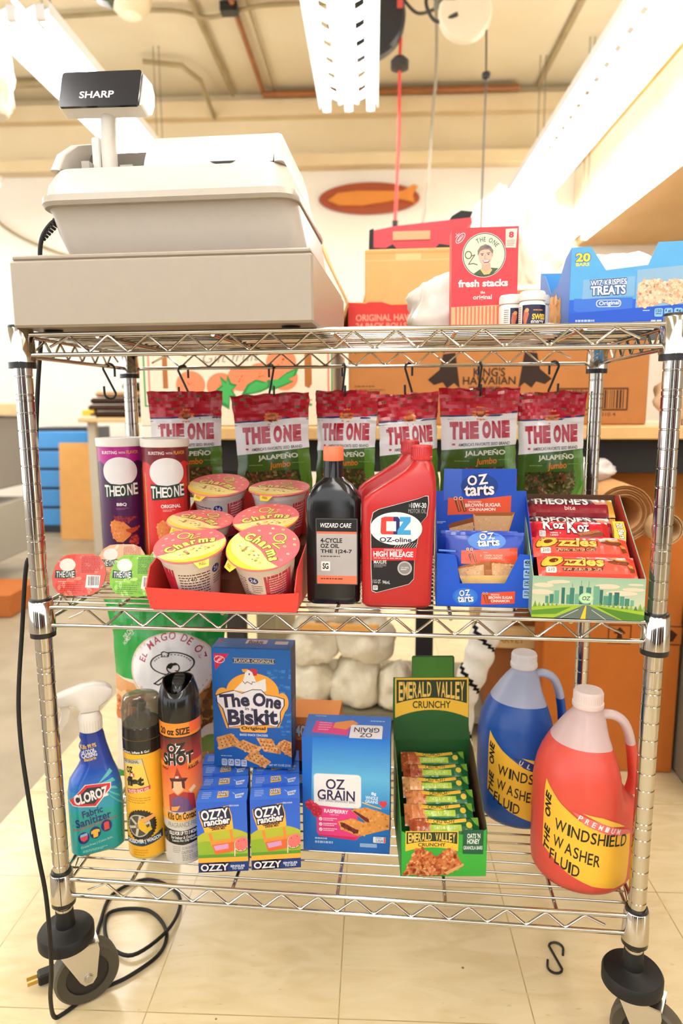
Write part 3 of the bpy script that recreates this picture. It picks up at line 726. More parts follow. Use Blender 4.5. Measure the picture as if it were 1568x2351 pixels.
def cup_master():
    root = T('cereal_cup', 'x', 'cereal cup', (0, 0, 0), group='cereal cups in the red tray')
    b = MB(); prof = [(.0335, 0), (.0345, .002), (.0445, .082), (.046, .084), (.0475, .093), (.0495, .0945), (.0495, .0965)]
    b.lathe(prof, 48, 'f4eae0')
    rr = lambda z: lerp(.0346, .0446, z / .082)
    A = Art(.16, .078, 0, 0, 160, 78)
    A.r(0, 4, 42, 78, 'b8283a'); A.r(118, 4, 160, 78, 'c23a4a'); A.lines(48, 12, 92, 72, 11, '6a4a44', .45, 4); A.r(60, 20, 75, 26, 'f4eae0'); A.t('140', 61, 20, 73, 26, '3a2a2a', .03)
    A.e(103, 14, 7, 8, '24307a'); A.t('26', 98.5, 10, 107.5, 18, 'f4f0ee', .02); A.lines(98, 26, 114, 46, 4, '8a6a64', .4, 8); A.lines(124, 10, 150, 60, 9, 'f0c8c0', .4, 5)
    A.paste(b, lambda x, y, h: V(((rr(y) + h) * math.cos(-PI / 2 + (x - .08) / .04), (rr(y) + h) * math.sin(-PI / 2 + (x - .08) / .04), y + .002)), sx=.004)
    b.xf(MX.Diagonal((1, 1, KZ, 1))); b.obj('cup', PLAS, root)
    b = MB(); R = .0525
    ring = [(math.cos(2 * PI * i / 56), math.sin(2 * PI * i / 56)) for i in range(56)]
    out = [(R * p[0] + (0), R * p[1]) for p in ring]
    b.loft([[(p[0] * .99, p[1] * .99, .0955) for p in out], [(p[0], p[1], .0966) for p in out], [(p[0] * .985, p[1] * .985, .0985) for p in out]], 'ea6f72')
    A = Art(2 * R, 2 * R, 0, 0, 100, 100)
    A.p([(50 + 49 * math.cos(t), 50 - 49 * math.sin(t)) for t in [math.radians(-170 + i * 7.6) for i in range(22)]] + [(80, 62), (55, 57), (30, 58), (10, 60)][:4], 'f7df8e')
    A.p([(50 + 49 * math.cos(t), 50 - 49 * math.sin(t)) for t in [math.radians(-160 + i * 7) for i in range(21)]] + [(86, 80), (70, 87), (50, 89), (30, 87), (14, 78)], 'f5cc45')
    A.specks([(28, 64), (75, 64), (78, 76), (24, 76)], 34, ['e8c060', 'e07a5a', '8aa048', 'f9efc4'], 2.1, 4)
    for i, (x, y) in enumerate(((17, 34), (12, 48), (26, 17), (76, 16), (86, 34), (90, 48), (66, 9), (38, 8), (33, 26), (80, 50), (20, 54), (70, 28))):
        A.e(x, y, 2.6, 2.0, ('f6c6a4', 'f3a6b0', 'f7d9a0', 'c8d88c')[i % 4], 8); 
        if i % 2: A.e(x, y, 1.2, .9, 'ef6f7e', 8)
    A.ring(50, 22, 8.5, 8, 3.6, '6a7a2c'); A.ring(50, 22, 8.5, 8, 2.2, 'f6da76'); A.ln([(55, 25), (64, 24), (54, 37), (69, 36)], 3.6, '6a7a2c'); A.ln([(55, 25), (64, 24), (54, 37), (69, 36)], 2.0, 'f6da76')
    A.arc('Charms', 50, 112, 60, 15, 123, 57, 'f6da76', .045, '6a7a2c', .05)
    A.paste(b, plane((-R, -R, .0986), (1, 0, 0), (0, 1, 0)))
    b.prism([(-.012, -.050), (-.007, -.0605), (.007, -.0605), (.012, -.050)], lambda u, v, d: (u, v, .097 - max(0, -.052 - v) * .9 + d), 0, .0006, 'f5cc45')
    A = Art(.012, .006); A.t('PULL', 10, 10, 90, 90, '7a6a20', .02); A.paste(b, plane((-.006, -.0585, .0925), (1, 0, 0), (0, .74, .67)))
    b.xf(MX.Diagonal((1, 1, KZ, 1))); b.obj('lid', FOIL, root); return root
cup0 = cup_master()
def put_cup(lx, ly, lz, tilt, spin, label, roll=0, first=[True]):
    rm = MX.Rotation(math.radians(tilt), 4, 'X') @ MX.Rotation(math.radians(roll), 4, 'Y'); ax = rm @ V((0, 0, 1)); base = V((lx, ly, lz)) - ax * CH
    e = (rm @ MX.Rotation(math.radians(spin), 4, 'Z')).to_euler()
    if first[0]: first[0] = False; o = cup0; o.location = base; o.rotation_euler = e; o['label'] = label
    else: o = dup(cup0, base, e, label)
    o['group'] = 'cereal cups in the red tray'
put_cup(-.211, .003, .7815, 18, 34, 'front left cereal cup with its yellow lid edge turned to the right')
put_cup(-.1, -.013, .783, 27, -46, 'front right cereal cup tipped furthest towards the viewer, yellow edge to the left')
put_cup(-.222, .092, .803, 8, -26, 'middle cereal cup in front of the red snack can', 3)
put_cup(-.118, .096, .806, 17, 14, 'middle cereal cup beside the black oil bottle', -2)
put_cup(-.222, .200, .846, 15, -22, 'rear cereal cup below the left end of the seed bags', 2)
put_cup(-.116, .198, .842, 8, -14, 'rear cereal cup in front of the second seed bag')

# oil bottles
def rs(z, x0, x1, d, r, cy=0): return [(p[0], p[1], z) for p in rrect(x0, cy - d / 2, x1, cy + d / 2, r, 5)]
def black_oil():
    root = T('oil_bottle', 'black quart oil bottle with orange cap and grey label', 'oil bottle', (-.0065, .056, ZM))
    b = MB(); k = '1b1a1b'; w = .0395
    b.loft([rs(0, -w + .004, w - .004, .044, .012), rs(.004, -w, w, .052, .014), rs(.140, -w - .001, w + .001, .052, .014), rs(.158, -w - .001, w + .001, .052, .016), rs(.168, -w + .005, w - .005, .047, .017), rs(.177, -.027, .027, .042, .016), rs(.183, -.019, .019, .036, .0165), rs(.188, -.0145, .0145, .029, .0143), rs(.216, -.0138, .0138, .0276, .0137)], k)
    b.obj('bottle', GLOS, root)
    b = MB(); b.lathe([(.0150, .212), (.0152, .214), (.0150, .231), (.0140, .2325)], 36, 'f2764c')
    b.obj('cap', PLAS, root)
    b = MB(); Wl, Hl = .0625, .100; x0, z0 = -.0245, .0305
    b.prism(rrect(x0, z0, x0 + Wl, z0 + Hl, .003), lambda u, v, d: (u, -.0262 - d, v), 0, .0003, '1a1a1c')
    A = Art(Wl, Hl, 1450, 770, 1650, 1080)
    A.r(1453, 773, 1647, 1077, '54514e'); A.r(1456, 776, 1644, 1074, '1b1b1d')
    A.r(1456, 832, 1644, 1040, 'b4afac'); A.r(1456, 832, 1644, 842, 'e8714e'); A.r(1456, 1036, 1644, 1074, 'ee7a58')
    A.t('WIZARD CARE', 1474, 793, 1620, 814, 'f2f0ee', .03, .25)
    A.t('4-CYCLE', 1474, 862, 1576, 884, '1c1b1c', .05); A.t('OZ OIL', 1474, 888, 1562, 908, '1c1b1c', .05); A.t('THE 1|24-7', 1474, 914, 1622, 936, '1c1b1c', .05)
    A.lines(1474, 944, 1600, 952, 1, '4a4644', seed=3); A.rr(1476, 970, 1518, 1014, 4, 'f4f2f0'); A.t('SG', 1483, 978, 1511, 1006, '1c1b1c', .06); A.lines(1474, 1048, 1620, 1058, 1, '7a3020', seed=4)
    A.paste(b, front(x0, -.0265, z0)); b.obj('label', CARD, root)
black_oil()
def red_oil_master():
    root = T('motor_oil_bottle', 'front red motor oil bottle with black high-mileage label', 'oil bottle', (.0878, .047, ZM), group='red motor oil bottles')
    b = MB(); c = 'b92524'
    S_ = [(0, -.047, .046, .046), (.005, -.0508, .0503, .054), (.03, -.0508, .0506, .055), (.12, -.0506, .0530, .055), (.150, -.0505, .0548, .055), (.158, -.0490, .0552, .054), (.168, -.038, .0556, .052), (.180, -.019, .0553, .049), (.190, -.003, .0545, .046), (.199, .010, .0530, .042), (.206, .0165, .0510, .036), (.2105, .0195, .0490, .030)]
    b.loft([rs(z, a, e, d, .012 if z < .2 else .0125) for z, a, e, d in S_] + [rs(.213, .0205, .0481, .0276, .0136), rs(.2165, .0205, .0481, .0276, .0136)], c)
    b.obj('bottle', mat('red_plastic', 0.3, sss=0.0), root)
    b = MB(); n = 48
    pr = [(.0152, .2145), (.0155, .2155), (.0155, .2185), (.0148, .219), (.0144, .2335), (.0135, .235)]
    b.lathe(pr, n, 'cf3434', 0, (.0343, 0)); 
    for i in range(30):
        a = 2 * PI * i / 30; b.box(-.0004, -.0002, .2195, .0004, .0005, .2325, 'b82a2a'); q = MX.Translation((.0343, 0, 0)) @ MX.Rotation(a, 4, 'Z') @ MX.Translation((0, .0146, 0)); b.xf(q, len(b.v) - 8)
    b.obj('cap', PLAS, root)
    b = MB(); A = Art(.098, .149, 90, 660, 400, 1130)     # label art in crop pixels
    out = [(383, 668), (386, 700), (378, 760), (345, 800), (340, 860), (330, 910), (325, 960), (322, 1050), (300, 1075), (150, 1118), (130, 1110), (126, 1000), (124, 790), (135, 745), (160, 730), (340, 680), (370, 668)]
    kx = .098 / 310
    A.p(out, 'd8d4d0'); A.p([(lerp(p[0], 250, .022), lerp(p[1], 890, .012)) for p in out], '1d1b1c')
    A.e(240, 818, 117, 75, 'f4efec', 40); 
    A.p([(173, 770), (190, 764), (228, 764), (228, 785), (196, 785), (196, 830), (228, 830), (228, 845), (175, 845), (170, 835)], 'e2403a')
    A.p([(228, 764), (248, 764), (256, 775), (256, 835), (245, 845), (228, 845), (228, 830), (228, 785)], '2a2a6a'); A.r(212, 785, 240, 830, 'f4efec')
    A.p([(256, 764), (305, 764), (305, 786), (275, 824), (306, 824), (306, 846), (246, 846), (246, 826), (272, 786), (256, 786)], '3f9bd0')
    A.t('OZ-oline', 166, 858, 310, 880, '2a2646', .04)
    for i in range(9): A.ln([(232 + i * 11, 905), (250 + i * 11, 882)], 2.5, 'b4aeac')
    A.t('10W-30', 308, 700, 374, 724, 'f2f0ee', .03); A.t('MOTOR OIL', 294, 728, 374, 747, 'a8a4a2', .0); A.t('SAE', 296, 706, 305, 720, 'a8a4a2')
    A.p([(128, 908), (334, 905), (330, 962), (130, 966)], 'd22a30'); A.t('SYNTHETIC BLEND', 186, 912, 270, 920, 'f4efec', .02); A.t('HIGH MILEAGE', 138, 922, 318, 948, 'f7f2f0', .05); A.lines(140, 952, 320, 959, 1, 'f0c8c4', seed=7)
    A.t('MAXLIFE', 140, 964, 198, 980, 'f2f0ee', .02); A.lines(140, 984, 196, 1000, 3, '9a9694', .5, 5)
    A.e(280, 1000, 33, 33, 'b8b4b2', 28); A.e(280, 1000, 26, 26, '8a8684', 24); A.t('LOW CARBON', 262, 993, 298, 1001, 'e8e4e2'); A.lines(262, 1004, 298, 1012, 1, 'e0dcda')
    A.t('1 U.S. QT.', 135, 1055, 172, 1075, 'd8d4d2', .02); A.t('946mL', 180, 1058, 214, 1075, 'd8d4d2', .02); A.rr(136, 1082, 158, 1104, 3, 'e4e0de'); A.lines(139, 1086, 155, 1101, 3, '2a2828', .5, 2)
    A.paste(b, front(-.0485, -.0281, .019), clip=False); b.obj('label', CARD, root)
    return root
ro = red_oil_master()
r2 = dup(ro, (.071, .180, ZM), None, 'rear red motor oil bottle, its cap and sloping shoulder showing behind the front one')

# toaster pastry display carton with packets
def oz(A, x0, y0, x1, y1, dark='20305a'):
    h = y1 - y0; w = x1 - x0
    for ps in (0, 1):
        c = dark if ps == 0 else 'f4f0f2'
        for s_, a, e, g, d, r_ in (('O', 0.10, .0, .42, .5, 4), ('Z', .46, -.06, .78, .44, 8), ('tarts', 0, .46, 1, 1, 4)):
            if ps == 0: A.t(s_, x0 + w * a, y0 + h * e, x0 + w * g, y0 + h * d, c, .15, 0, r_)
            else: A.t(s_, x0 + w * a, y0 + h * e, x0 + w * g, y0 + h * d, c, .05, 0, r_)
def cinnamon(A, x, y, L, w):
    for dx in (0, w * 1.6): A.ln([(x + dx, y), (x + dx + L * .35, y + L)], w, '7a3018'); A.ln([(x + dx + w * .3, y + 2), (x + dx + L * .35, y + L)], w * .3, 'd08050'); A.ring(x + dx, y, w * .45, w * .45, w * .25, 'f0c0a0')
def pastry(A, pts, seed, crust='c98a4c'):
    A.p(pts, 'd9a878'); A.specks(pts, 50, ['dcb084', 'd49f6e', 'e0b890'], 14, seed)
def tarts():
    root = T('pastry_carton', 'blue toaster pastry display carton with cut-out front and tall header card', 'display carton', (.145, .037, ZM), (0, 0, math.radians(-.6)))
    b = MB(); w = .1375; D = .085; t = .001; bl = '1d55c8'
    fp = [(0, 0), (w, 0), (w, .0785), (.118, .0795), (.0985, .036), (.0345, .0345), (.029, .072), (.026, .0775), (0, .079)]
    b.box(0, 0, 0, w, D, t, bl); b.prism(fp, lambda u, v, d: (u, d, v), 0, t, bl)
    for x in (0, w - t): b.prism([(0, 0), (D, 0), (D, .155), (.02, .10), (.012, .079), (0, .079)], lambda u, v, d, x=x: (x + d, u, v), 0, t, '1a4ab4')
    A = Art(w, .085, 60, 1320, 1500, 2110)
    A.e(505, 1970, 190, 120, '2f74d2', 28); A.e(505, 1970, 150, 95, '3a80d8', 28); oz(A, 392, 1880, 630, 2045)
    A.p([(752, 1915), (1250, 1880), (1245, 2050), (745, 2075)], 'e84f30'); cinnamon(A, 780, 1915, 130, 28); A.t('FROSTED', 890, 1922, 1020, 1945, 'f6e2d4', .03, 0, 1); A.t('BROWN SUGAR', 858, 1950, 1215, 1990, 'f8ece0', .05, 0, 1.5); A.t('CINNAMON', 892, 2000, 1170, 2036, 'f8ece0', .05, 0, 1.5)
    A.facts(1362, 1440, 110, 120, 18, 4, 'a9cdf0', '1a2a5a', True, ('400', '4g', '340', '30g')); A.t('400', 1372, 1450, 1462, 1505, '141e40', .04)
    A.p([(90, 1318), (350, 1330), (350, 1352), (92, 1345)], '5b8ae2'); A.paste(b, front(0, 0, 0)); b.obj('carton_body', CARD, root)
    b = MB(); b.prism([(0, 0), (w, 0), (w, .1605), (.1225, .1605), (.1220, .1945), (.0125, .194), (.011, .160), (0, .1595)], lambda u, v, d: (u, D + d * 1 + v * .0 - .001, v), 0, .0012, '1d4db8')
    A = Art(w, .196, 72, 45, 1285, 1790)
    A.p([(180, 60), (420, 60), (420, 470), (180, 500)], '3e64c6'); A.p([(240, 465), (600, 485), (1088, 425), (1085, 655), (235, 705)], 'e0512e'); A.e(660, 300, 250, 175, '163c8a', 30); oz(A, 455, 150, 855, 430, '121a38')
    cinnamon(A, 340, 470, 170, 45); A.t('FROSTED', 512, 505, 690, 530, 'f6dcc8', .03, 0, 1); A.t('BROWN SUGAR', 472, 535, 950, 585, 'f6e8da', .05, 0, 1.5); A.t('CINNAMON', 522, 600, 880, 642, 'f6e8da', .05, 0, 1.5)
    p1 = [(245, 860), (580, 740), (600, 1035), (300, 1035)]; p2 = [(582, 670), (1140, 660), (1040, 1035), (620, 1035)]
    A.p([(240, 850), (300, 815), (580, 735), (600, 800), (270, 890)], '8a4a1c'); pastry(A, [(262, 890), (585, 800), (600, 1035), (300, 1035)], 3); A.p([(575, 670), (1145, 655), (1120, 715), (590, 720)], 'a05a22'); A.p([(582, 680), (610, 700), (640, 1035), (620, 1035)], 'e09a4a'); A.p([(1135, 670), (1105, 700), (1000, 1035), (1040, 1035)], 'e09a4a'); pastry(A, [(602, 712), (1100, 705), (1010, 1035), (632, 1035)], 7)
    A.t('6', 175, 960, 245, 1035, 'f2f2f6', .03); A.lines(250, 1000, 500, 1030, 1, 'e8ecf6', seed=2); A.lines(75, 795, 210, 830, 2, 'c8d8f0', seed=4); A.lines(1090, 930, 1185, 975, 2, 'e0e8f6', seed=5); A.t('USA', 1090, 985, 1185, 1025, 'eef2fa', .04)
    A.paste(b, front(0, D - .0009, 0)); b.obj('header_card', CARD, root)
tarts()
def packet(x, y, z, lean, label):
    w, h = .113, .096; root = None
    b = MB(); f = lambda u, v: .009 * (max(0, math.sin(PI * u)) ** .5) * (max(0, math.sin(PI * v)) ** .6) + .0012 * noise.noise(V((u * 9, v * 9, x * 40)))
    b.grid(lambda u, v: (u * w, -f(u, v), v * h), 16, 14, '1c3fae'); b.grid(lambda u, v: ((1 - u) * w, f(1 - u, v) + .0004, v * h), 16, 14, '1c3fae')
    A = Art(w, h, 250, 1035, 1230, 1860)
    A.r(250, 1035, 1230, 1075, '2347b4'); A.e(760, 1145, 240, 115, '4a80d0', 26); oz(A, 640, 1050, 920, 1210, '1a2a5c')
    A.p([(440, 1270), (700, 1255), (1145, 1225), (1150, 1440), (440, 1435)], 'e85530'); cinnamon(A, 520, 1250, 150, 30); A.lines(695, 1285, 800, 1300, 1, 'f4b09a'); A.t('BROWN SUGAR', 680, 1312, 960, 1340, 'f6b89c', .03, 0, 1); A.t('CINNAMON', 720, 1345, 950, 1370, 'f6b89c', .03, 0, 1)
    A.p([(395, 1480), (500, 1450), (760, 1400), (1210, 1430), (1170, 1570), (420, 1590)], 'a8642c'); pastry(A, [(400, 1500), (720, 1440), (730, 1580), (425, 1590)], 5); pastry(A, [(820, 1420), (1180, 1440), (1165, 1560), (830, 1570)], 8)
    A.p([(420, 1590), (1165, 1560), (1140, 1710), (470, 1710)], 'ecc07c'); A.p([(440, 1690), (1140, 1710), (1120, 1790), (460, 1760)], '4a6ed0'); A.t('tarts', 480, 1710, 720, 1780, 'f4f4f8', .05, .1, 2); A.r(840, 1785, 1110, 1850, 'd8d2c4'); A.t('Nutrition', 866, 1793, 1056, 1835, '1c1c20', .03)
    A.paste(b, lambda u, v, hh: V((u, -f(min(1, max(0, u / w)), min(1, max(0, v / h))) - hh, v)), sx=w / 16, sy=h / 14, h0=.0004)
    o = b.obj('pastry_packet', FILM, None, (x, y, z), (math.radians(-lean), 0, math.radians(-.6)), ang=60)
    return tag(o, label, 'snack packet', 'pastry packets in the blue carton')
packet(.160, .053, ZM + .0105, 9, 'front blue foil pastry packet seen through the carton cut-out')
packet(.153, .076, ZM + .0085, 6, 'blue foil pastry packet wedged behind the front packet, under the header card')

# candy display box
def candy():
    x0, x1, y0, D = .2755, .4235, -.004, .195; w = x1 - x0; t = .0011
    root = T('candy_box', 'green city-skyline cardboard box of candy bars with red lining', 'display box', (x0, y0, ZM), (0, 0, math.radians(-3.2)))
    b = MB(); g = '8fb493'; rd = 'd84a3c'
    b.box(0, 0, 0, w, D, t, g); b.prism([(0, 0), (w, 0), (w, .0585), (0, .0585)], lambda u, v, d: (u, d, v), 0, t, g)
    for x, s_ in ((0, 1), (w, -1)):
        b.prism([(0, 0), (D, 0), (D, .147), (.17, .150), (0, .0585)], lambda u, v, d, x=x, s_=s_: (x + s_ * d, u, v), 0, t, g)
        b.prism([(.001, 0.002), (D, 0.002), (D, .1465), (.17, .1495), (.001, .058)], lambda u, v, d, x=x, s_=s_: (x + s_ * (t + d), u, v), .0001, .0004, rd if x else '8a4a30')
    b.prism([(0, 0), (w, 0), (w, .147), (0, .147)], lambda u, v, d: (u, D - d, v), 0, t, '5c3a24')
    A = Art(w, .0585, 280, 950, 1285, 1370)
    A.r(280, 950, 1285, 1370, '93b698', 'd9d2ae')
    for (cx, cy, rx, ry) in ((380, 1040, 90, 22), (530, 1000, 90, 16), (470, 1010, 60, 14), (950, 1035, 110, 24), (1180, 1060, 100, 18), (1080, 1100, 140, 24), (360, 1110, 110, 26), (1200, 1010, 70, 10)): A.e(cx, cy, rx, ry, 'f0cdb0', 18)
    for i, (x, y, ww) in enumerate(((400, 1150, 30), (440, 1130, 36), (480, 1090, 44), (545, 1060, 30), (590, 1130, 34), (620, 1060, 40), (665, 1120, 36), (703, 1040, 34), (735, 1110, 30), (765, 1050, 44), (830, 1035, 52), (885, 1070, 30), (920, 1130, 50), (965, 1095, 30), (1000, 1120, 24), (1015, 1090, 44), (1065, 1130, 40), (1110, 1150, 40), (1160, 1165, 30))): A.r(x, y, x + ww, 1225, ('4f8f74', '3e7d6c', '6aa488', '2f6b60')[i % 4])
    for x, y, e in ((720, 985, 1040), (786, 990, 1050), (640, 1020, 1060)): A.ln([(x, y), (x, e)], 4, '3e7d6c')
    for i in range(26):
        x = 290 + i * 39
        if 520 < x < 860: continue
        A.p([(x, 1270), (x + 20, 1195 + (i % 3) * 12), (x + 40, 1270)], ('6f9c2e', '8ab43a', '547f2c')[i % 3])
    A.p([(280, 1265), (560, 1235), (860, 1225), (1285, 1275), (1285, 1370), (280, 1370)], '9ab832'); A.p([(280, 1300), (640, 1250), (500, 1330), (280, 1345)], '5a8a2a'); A.p([(860, 1240), (1285, 1310), (1285, 1370), (1100, 1370)], '4f8028')
    A.p([(745, 1230), (790, 1230), (1080, 1370), (480, 1370)], '5f6e64'); A.p([(762, 1235), (772, 1235), (768, 1370), (722, 1370)], 'f2c22e'); A.ln([(700, 1275), (540, 1370)], 4, 'e8eae0'); A.ln([(820, 1275), (950, 1370)], 4, 'e8eae0')
    A.e(768, 1160, 66, 56, 'a9cf9e', 28); A.e(768, 1160, 55, 46, 'bcdcae', 28); A.t('OZ', 732, 1140, 806, 1182, '2a4a34', .02, .2)
    A.paste(b, front(0, 0, 0)); b.obj('box_shell', CARD, root)
    b = MB(); b.prism([(-.008, 0), (.008, 0), (.013, .026), (.013, .047), (-.003, .047), (-.004, .026)], lambda u, v, d: (w - .018 + u, lerp(.075, .118, v / .047), lerp(.093, .1165, v / .047) + d), 0, .0005, 'f4c838')
    A = Art(.016, .040, 0, 0, 40, 100); A.t('20 Bars', 9, 6, 31, 94, 'f6efe0', .05, 0, -90, '6a3a10', .06)
    A.paste(b, plane((w - .0205, lerp(.075, .118, .12), lerp(.093, .1165, .12) + .0007), (1, 0, 0), (0, .043, .0235)))
    b.obj('twenty_bars_flap', CARD, root); return root
cb = candy()
def candy_bar(i, u, col, texts, label, lift=0.0, L=.131, dx=0.0):
    """u: distance up the slope of the box"""
    w = .041; sl = math.atan2(.0885, .17)
    root_m = MX.Translation((.2755, -.004, ZM)) @ MX.Rotation(math.radians(-3.2), 4, 'Z') @ MX.Translation((.009 + dx, .0045 + u * math.cos(sl), .0415 + u * math.sin(sl) + lift)) @ MX.Rotation(sl + .08, 4, 'X')
    f = lambda a, e: .0095 * (max(0, math.sin(PI * e)) ** .5) * min(1, max(0.06, min(a, 1 - a) * 11)) + .0006 * noise.noise(V((a * 30, e * 6, i * 7.3)))
    b = MB(); b.grid(lambda a, e: (a * L, e * w, f(a, e)), 30, 10, col); b.grid(lambda a, e: ((1 - a) * L, e * w, -.0035 * min(1, max(0.05, min(a, 1 - a) * 11)) * math.sin(PI * e)), 30, 8, col)
    A = Art(L, w, 0, 0, 320, 100); texts(A)
    A.paste(b, lambda x, y, h: V((x, y, f(min(1, max(0, x / L)), min(1, max(0, y / w))) + h)), sx=L / 30, sy=w / 10, h0=.0005)
    o = b.obj('candy_bar', FILM, ang=70); o.matrix_world = root_m
    return tag(o, label, 'candy bar', 'candy bars in the green box')
def ozzles(A):
    A.r(0, 0, 320, 100, 'f2503c'); A.r(0, 0, 320, 30, 'ee4436'); A.e(48, 44, 42, 26, '5a2a10', 24, 20); A.e(48, 44, 38, 23, 'f2b83a', 24, 20); A.e(52, 43, 17, 10, '6a2c14', 20, 25)
    A.t('zzles', 82, 24, 214, 66, 'f4c052', .06, .1, 0, '7a2a14', .07); A.p([(75, 76), (212, 70), (206, 82), (80, 86)], '5a2412'); A.t('PEANUT BUTTER CUPS', 84, 74, 204, 83, 'f0b070', .02, 0, 1); A.rr(24, 72, 58, 92, 4, 'f4d6c8'); A.t('210', 30, 76, 52, 87, '5a3030', .02)
    A.p([(228, 22), (270, 26), (300, 44), (286, 62), (250, 56), (228, 48)], '7a3a1a'); A.p([(230, 22), (268, 20), (300, 42), (262, 40)], 'd88a48'); A.p([(288, 60), (312, 48), (318, 74), (296, 86)], '8a4420'); A.p([(288, 58), (310, 48), (314, 58), (294, 68)], 'e09a54')
def kozkoz(A):
    A.r(0, 0, 320, 100, 'd3202c'); A.p([(0, 60), (120, 75), (60, 100), (0, 100)], 'b81824')
    for s_, x0, y0, x1, y1 in (('K', 48, 8, 88, 66), ('oz', 90, 30, 138, 62), ('K', 146, 16, 186, 78), ('oz', 188, 40, 238, 74)): A.t(s_, x0, y0, x1, y1, 'f6f0ec', .06, .1, 0, '5a1218', .06)
    A.rr(32, 70, 58, 92, 4, 'eec8c4'); A.t('210', 36, 74, 54, 86, '5a2020', .02); A.lines(76, 76, 120, 92, 2, 'f0c8c4'); A.p([(180, 80), (270, 62), (300, 84), (200, 98)], '7a3a1c'); A.p([(184, 80), (268, 64), (280, 72), (200, 88)], 'a8623a')
def theones(A):
    A.r(0, 0, 320, 100, '4a1a1e'); A.r(0, 52, 320, 100, '8e1a26')
    A.t("THEONE'S", 20, 8, 226, 56, 'dcd6d0', .06, 0, 0, '241012', .04); A.p([(240, 30), (300, 22), (312, 50), (250, 52)], 'c88a70'); A.r(296, 0, 320, 100, 'd8a23c'); A.t('bite', 138, 62, 176, 80, 'e8dcc8', .0)
candy_bar(1, .004, 'f2503c', ozzles, 'nearest orange candy bar in the green box, against its front panel', .012)
candy_bar(2, .040, 'f2503c', ozzles, 'orange candy bar in the green box, second from the front panel', .016, dx=-.004)
candy_bar(3, .078, 'd3202c', kozkoz, 'red wafer candy bar beside the yellow flap', .016, .112, dx=-.004)
candy_bar(4, .105, '4a1a1e', theones, 'brown candy bar half tucked under the red wafer bar', .006, dx=-.006)
candy_bar(5, .150, '4a1a1e', theones, 'rear brown candy bar with gold end, at the back of the green box', .008, dx=-.004)

# S-hooks and the hanging seed bags
def hook_pts(h=.064, a=.0100):
    top = [(a * math.cos(t), 0, a * math.sin(t)) for t in [math.radians(22.5 * i) for i in range(9)]]
    low = [(a * math.cos(t), 0, -h + 2 * a + a * math.sin(t)) for t in [math.radians(-22.5 * i) for i in range(9)]]
    return [(a * .98, 0, -.014)] + top + low + [(-a * 1.02, 0, -h + 2 * a + .013)]
def s_hook(x, y, z, rz, label, rx=0.0, ry=0.0):
    b = MB(); b.tube(hook_pts(), .0022, 8, '17161a'); o = b.obj('s_hook', PLAS, None, (x, y, z), (rx, ry, rz))
    return tag(o, label, 'hook', 'black S-hooks')
zr = ZS[0] - .028 + .0033 + .0022 - .0100
HK = [(-.337, .372, 38, 10), (-.1625, .372, 128, -4), (-.0225, .372, 112, 3), (.101, .372, 48, 12), (.2338, .372, 100, 0), (.3685, .372, 135, -12)]
NM = ['first', 'second', 'third', 'fourth', 'fifth', 'sixth']
for i, (x, y, rz, ry) in enumerate(HK):
    s_hook(x, DP + .004, zr, math.radians(rz), 'black S-hook holding the %s seed bag from the left' % NM[i])
s_hook(-.447, .29, zr, math.radians(20), 'empty black S-hook on the left side rail')
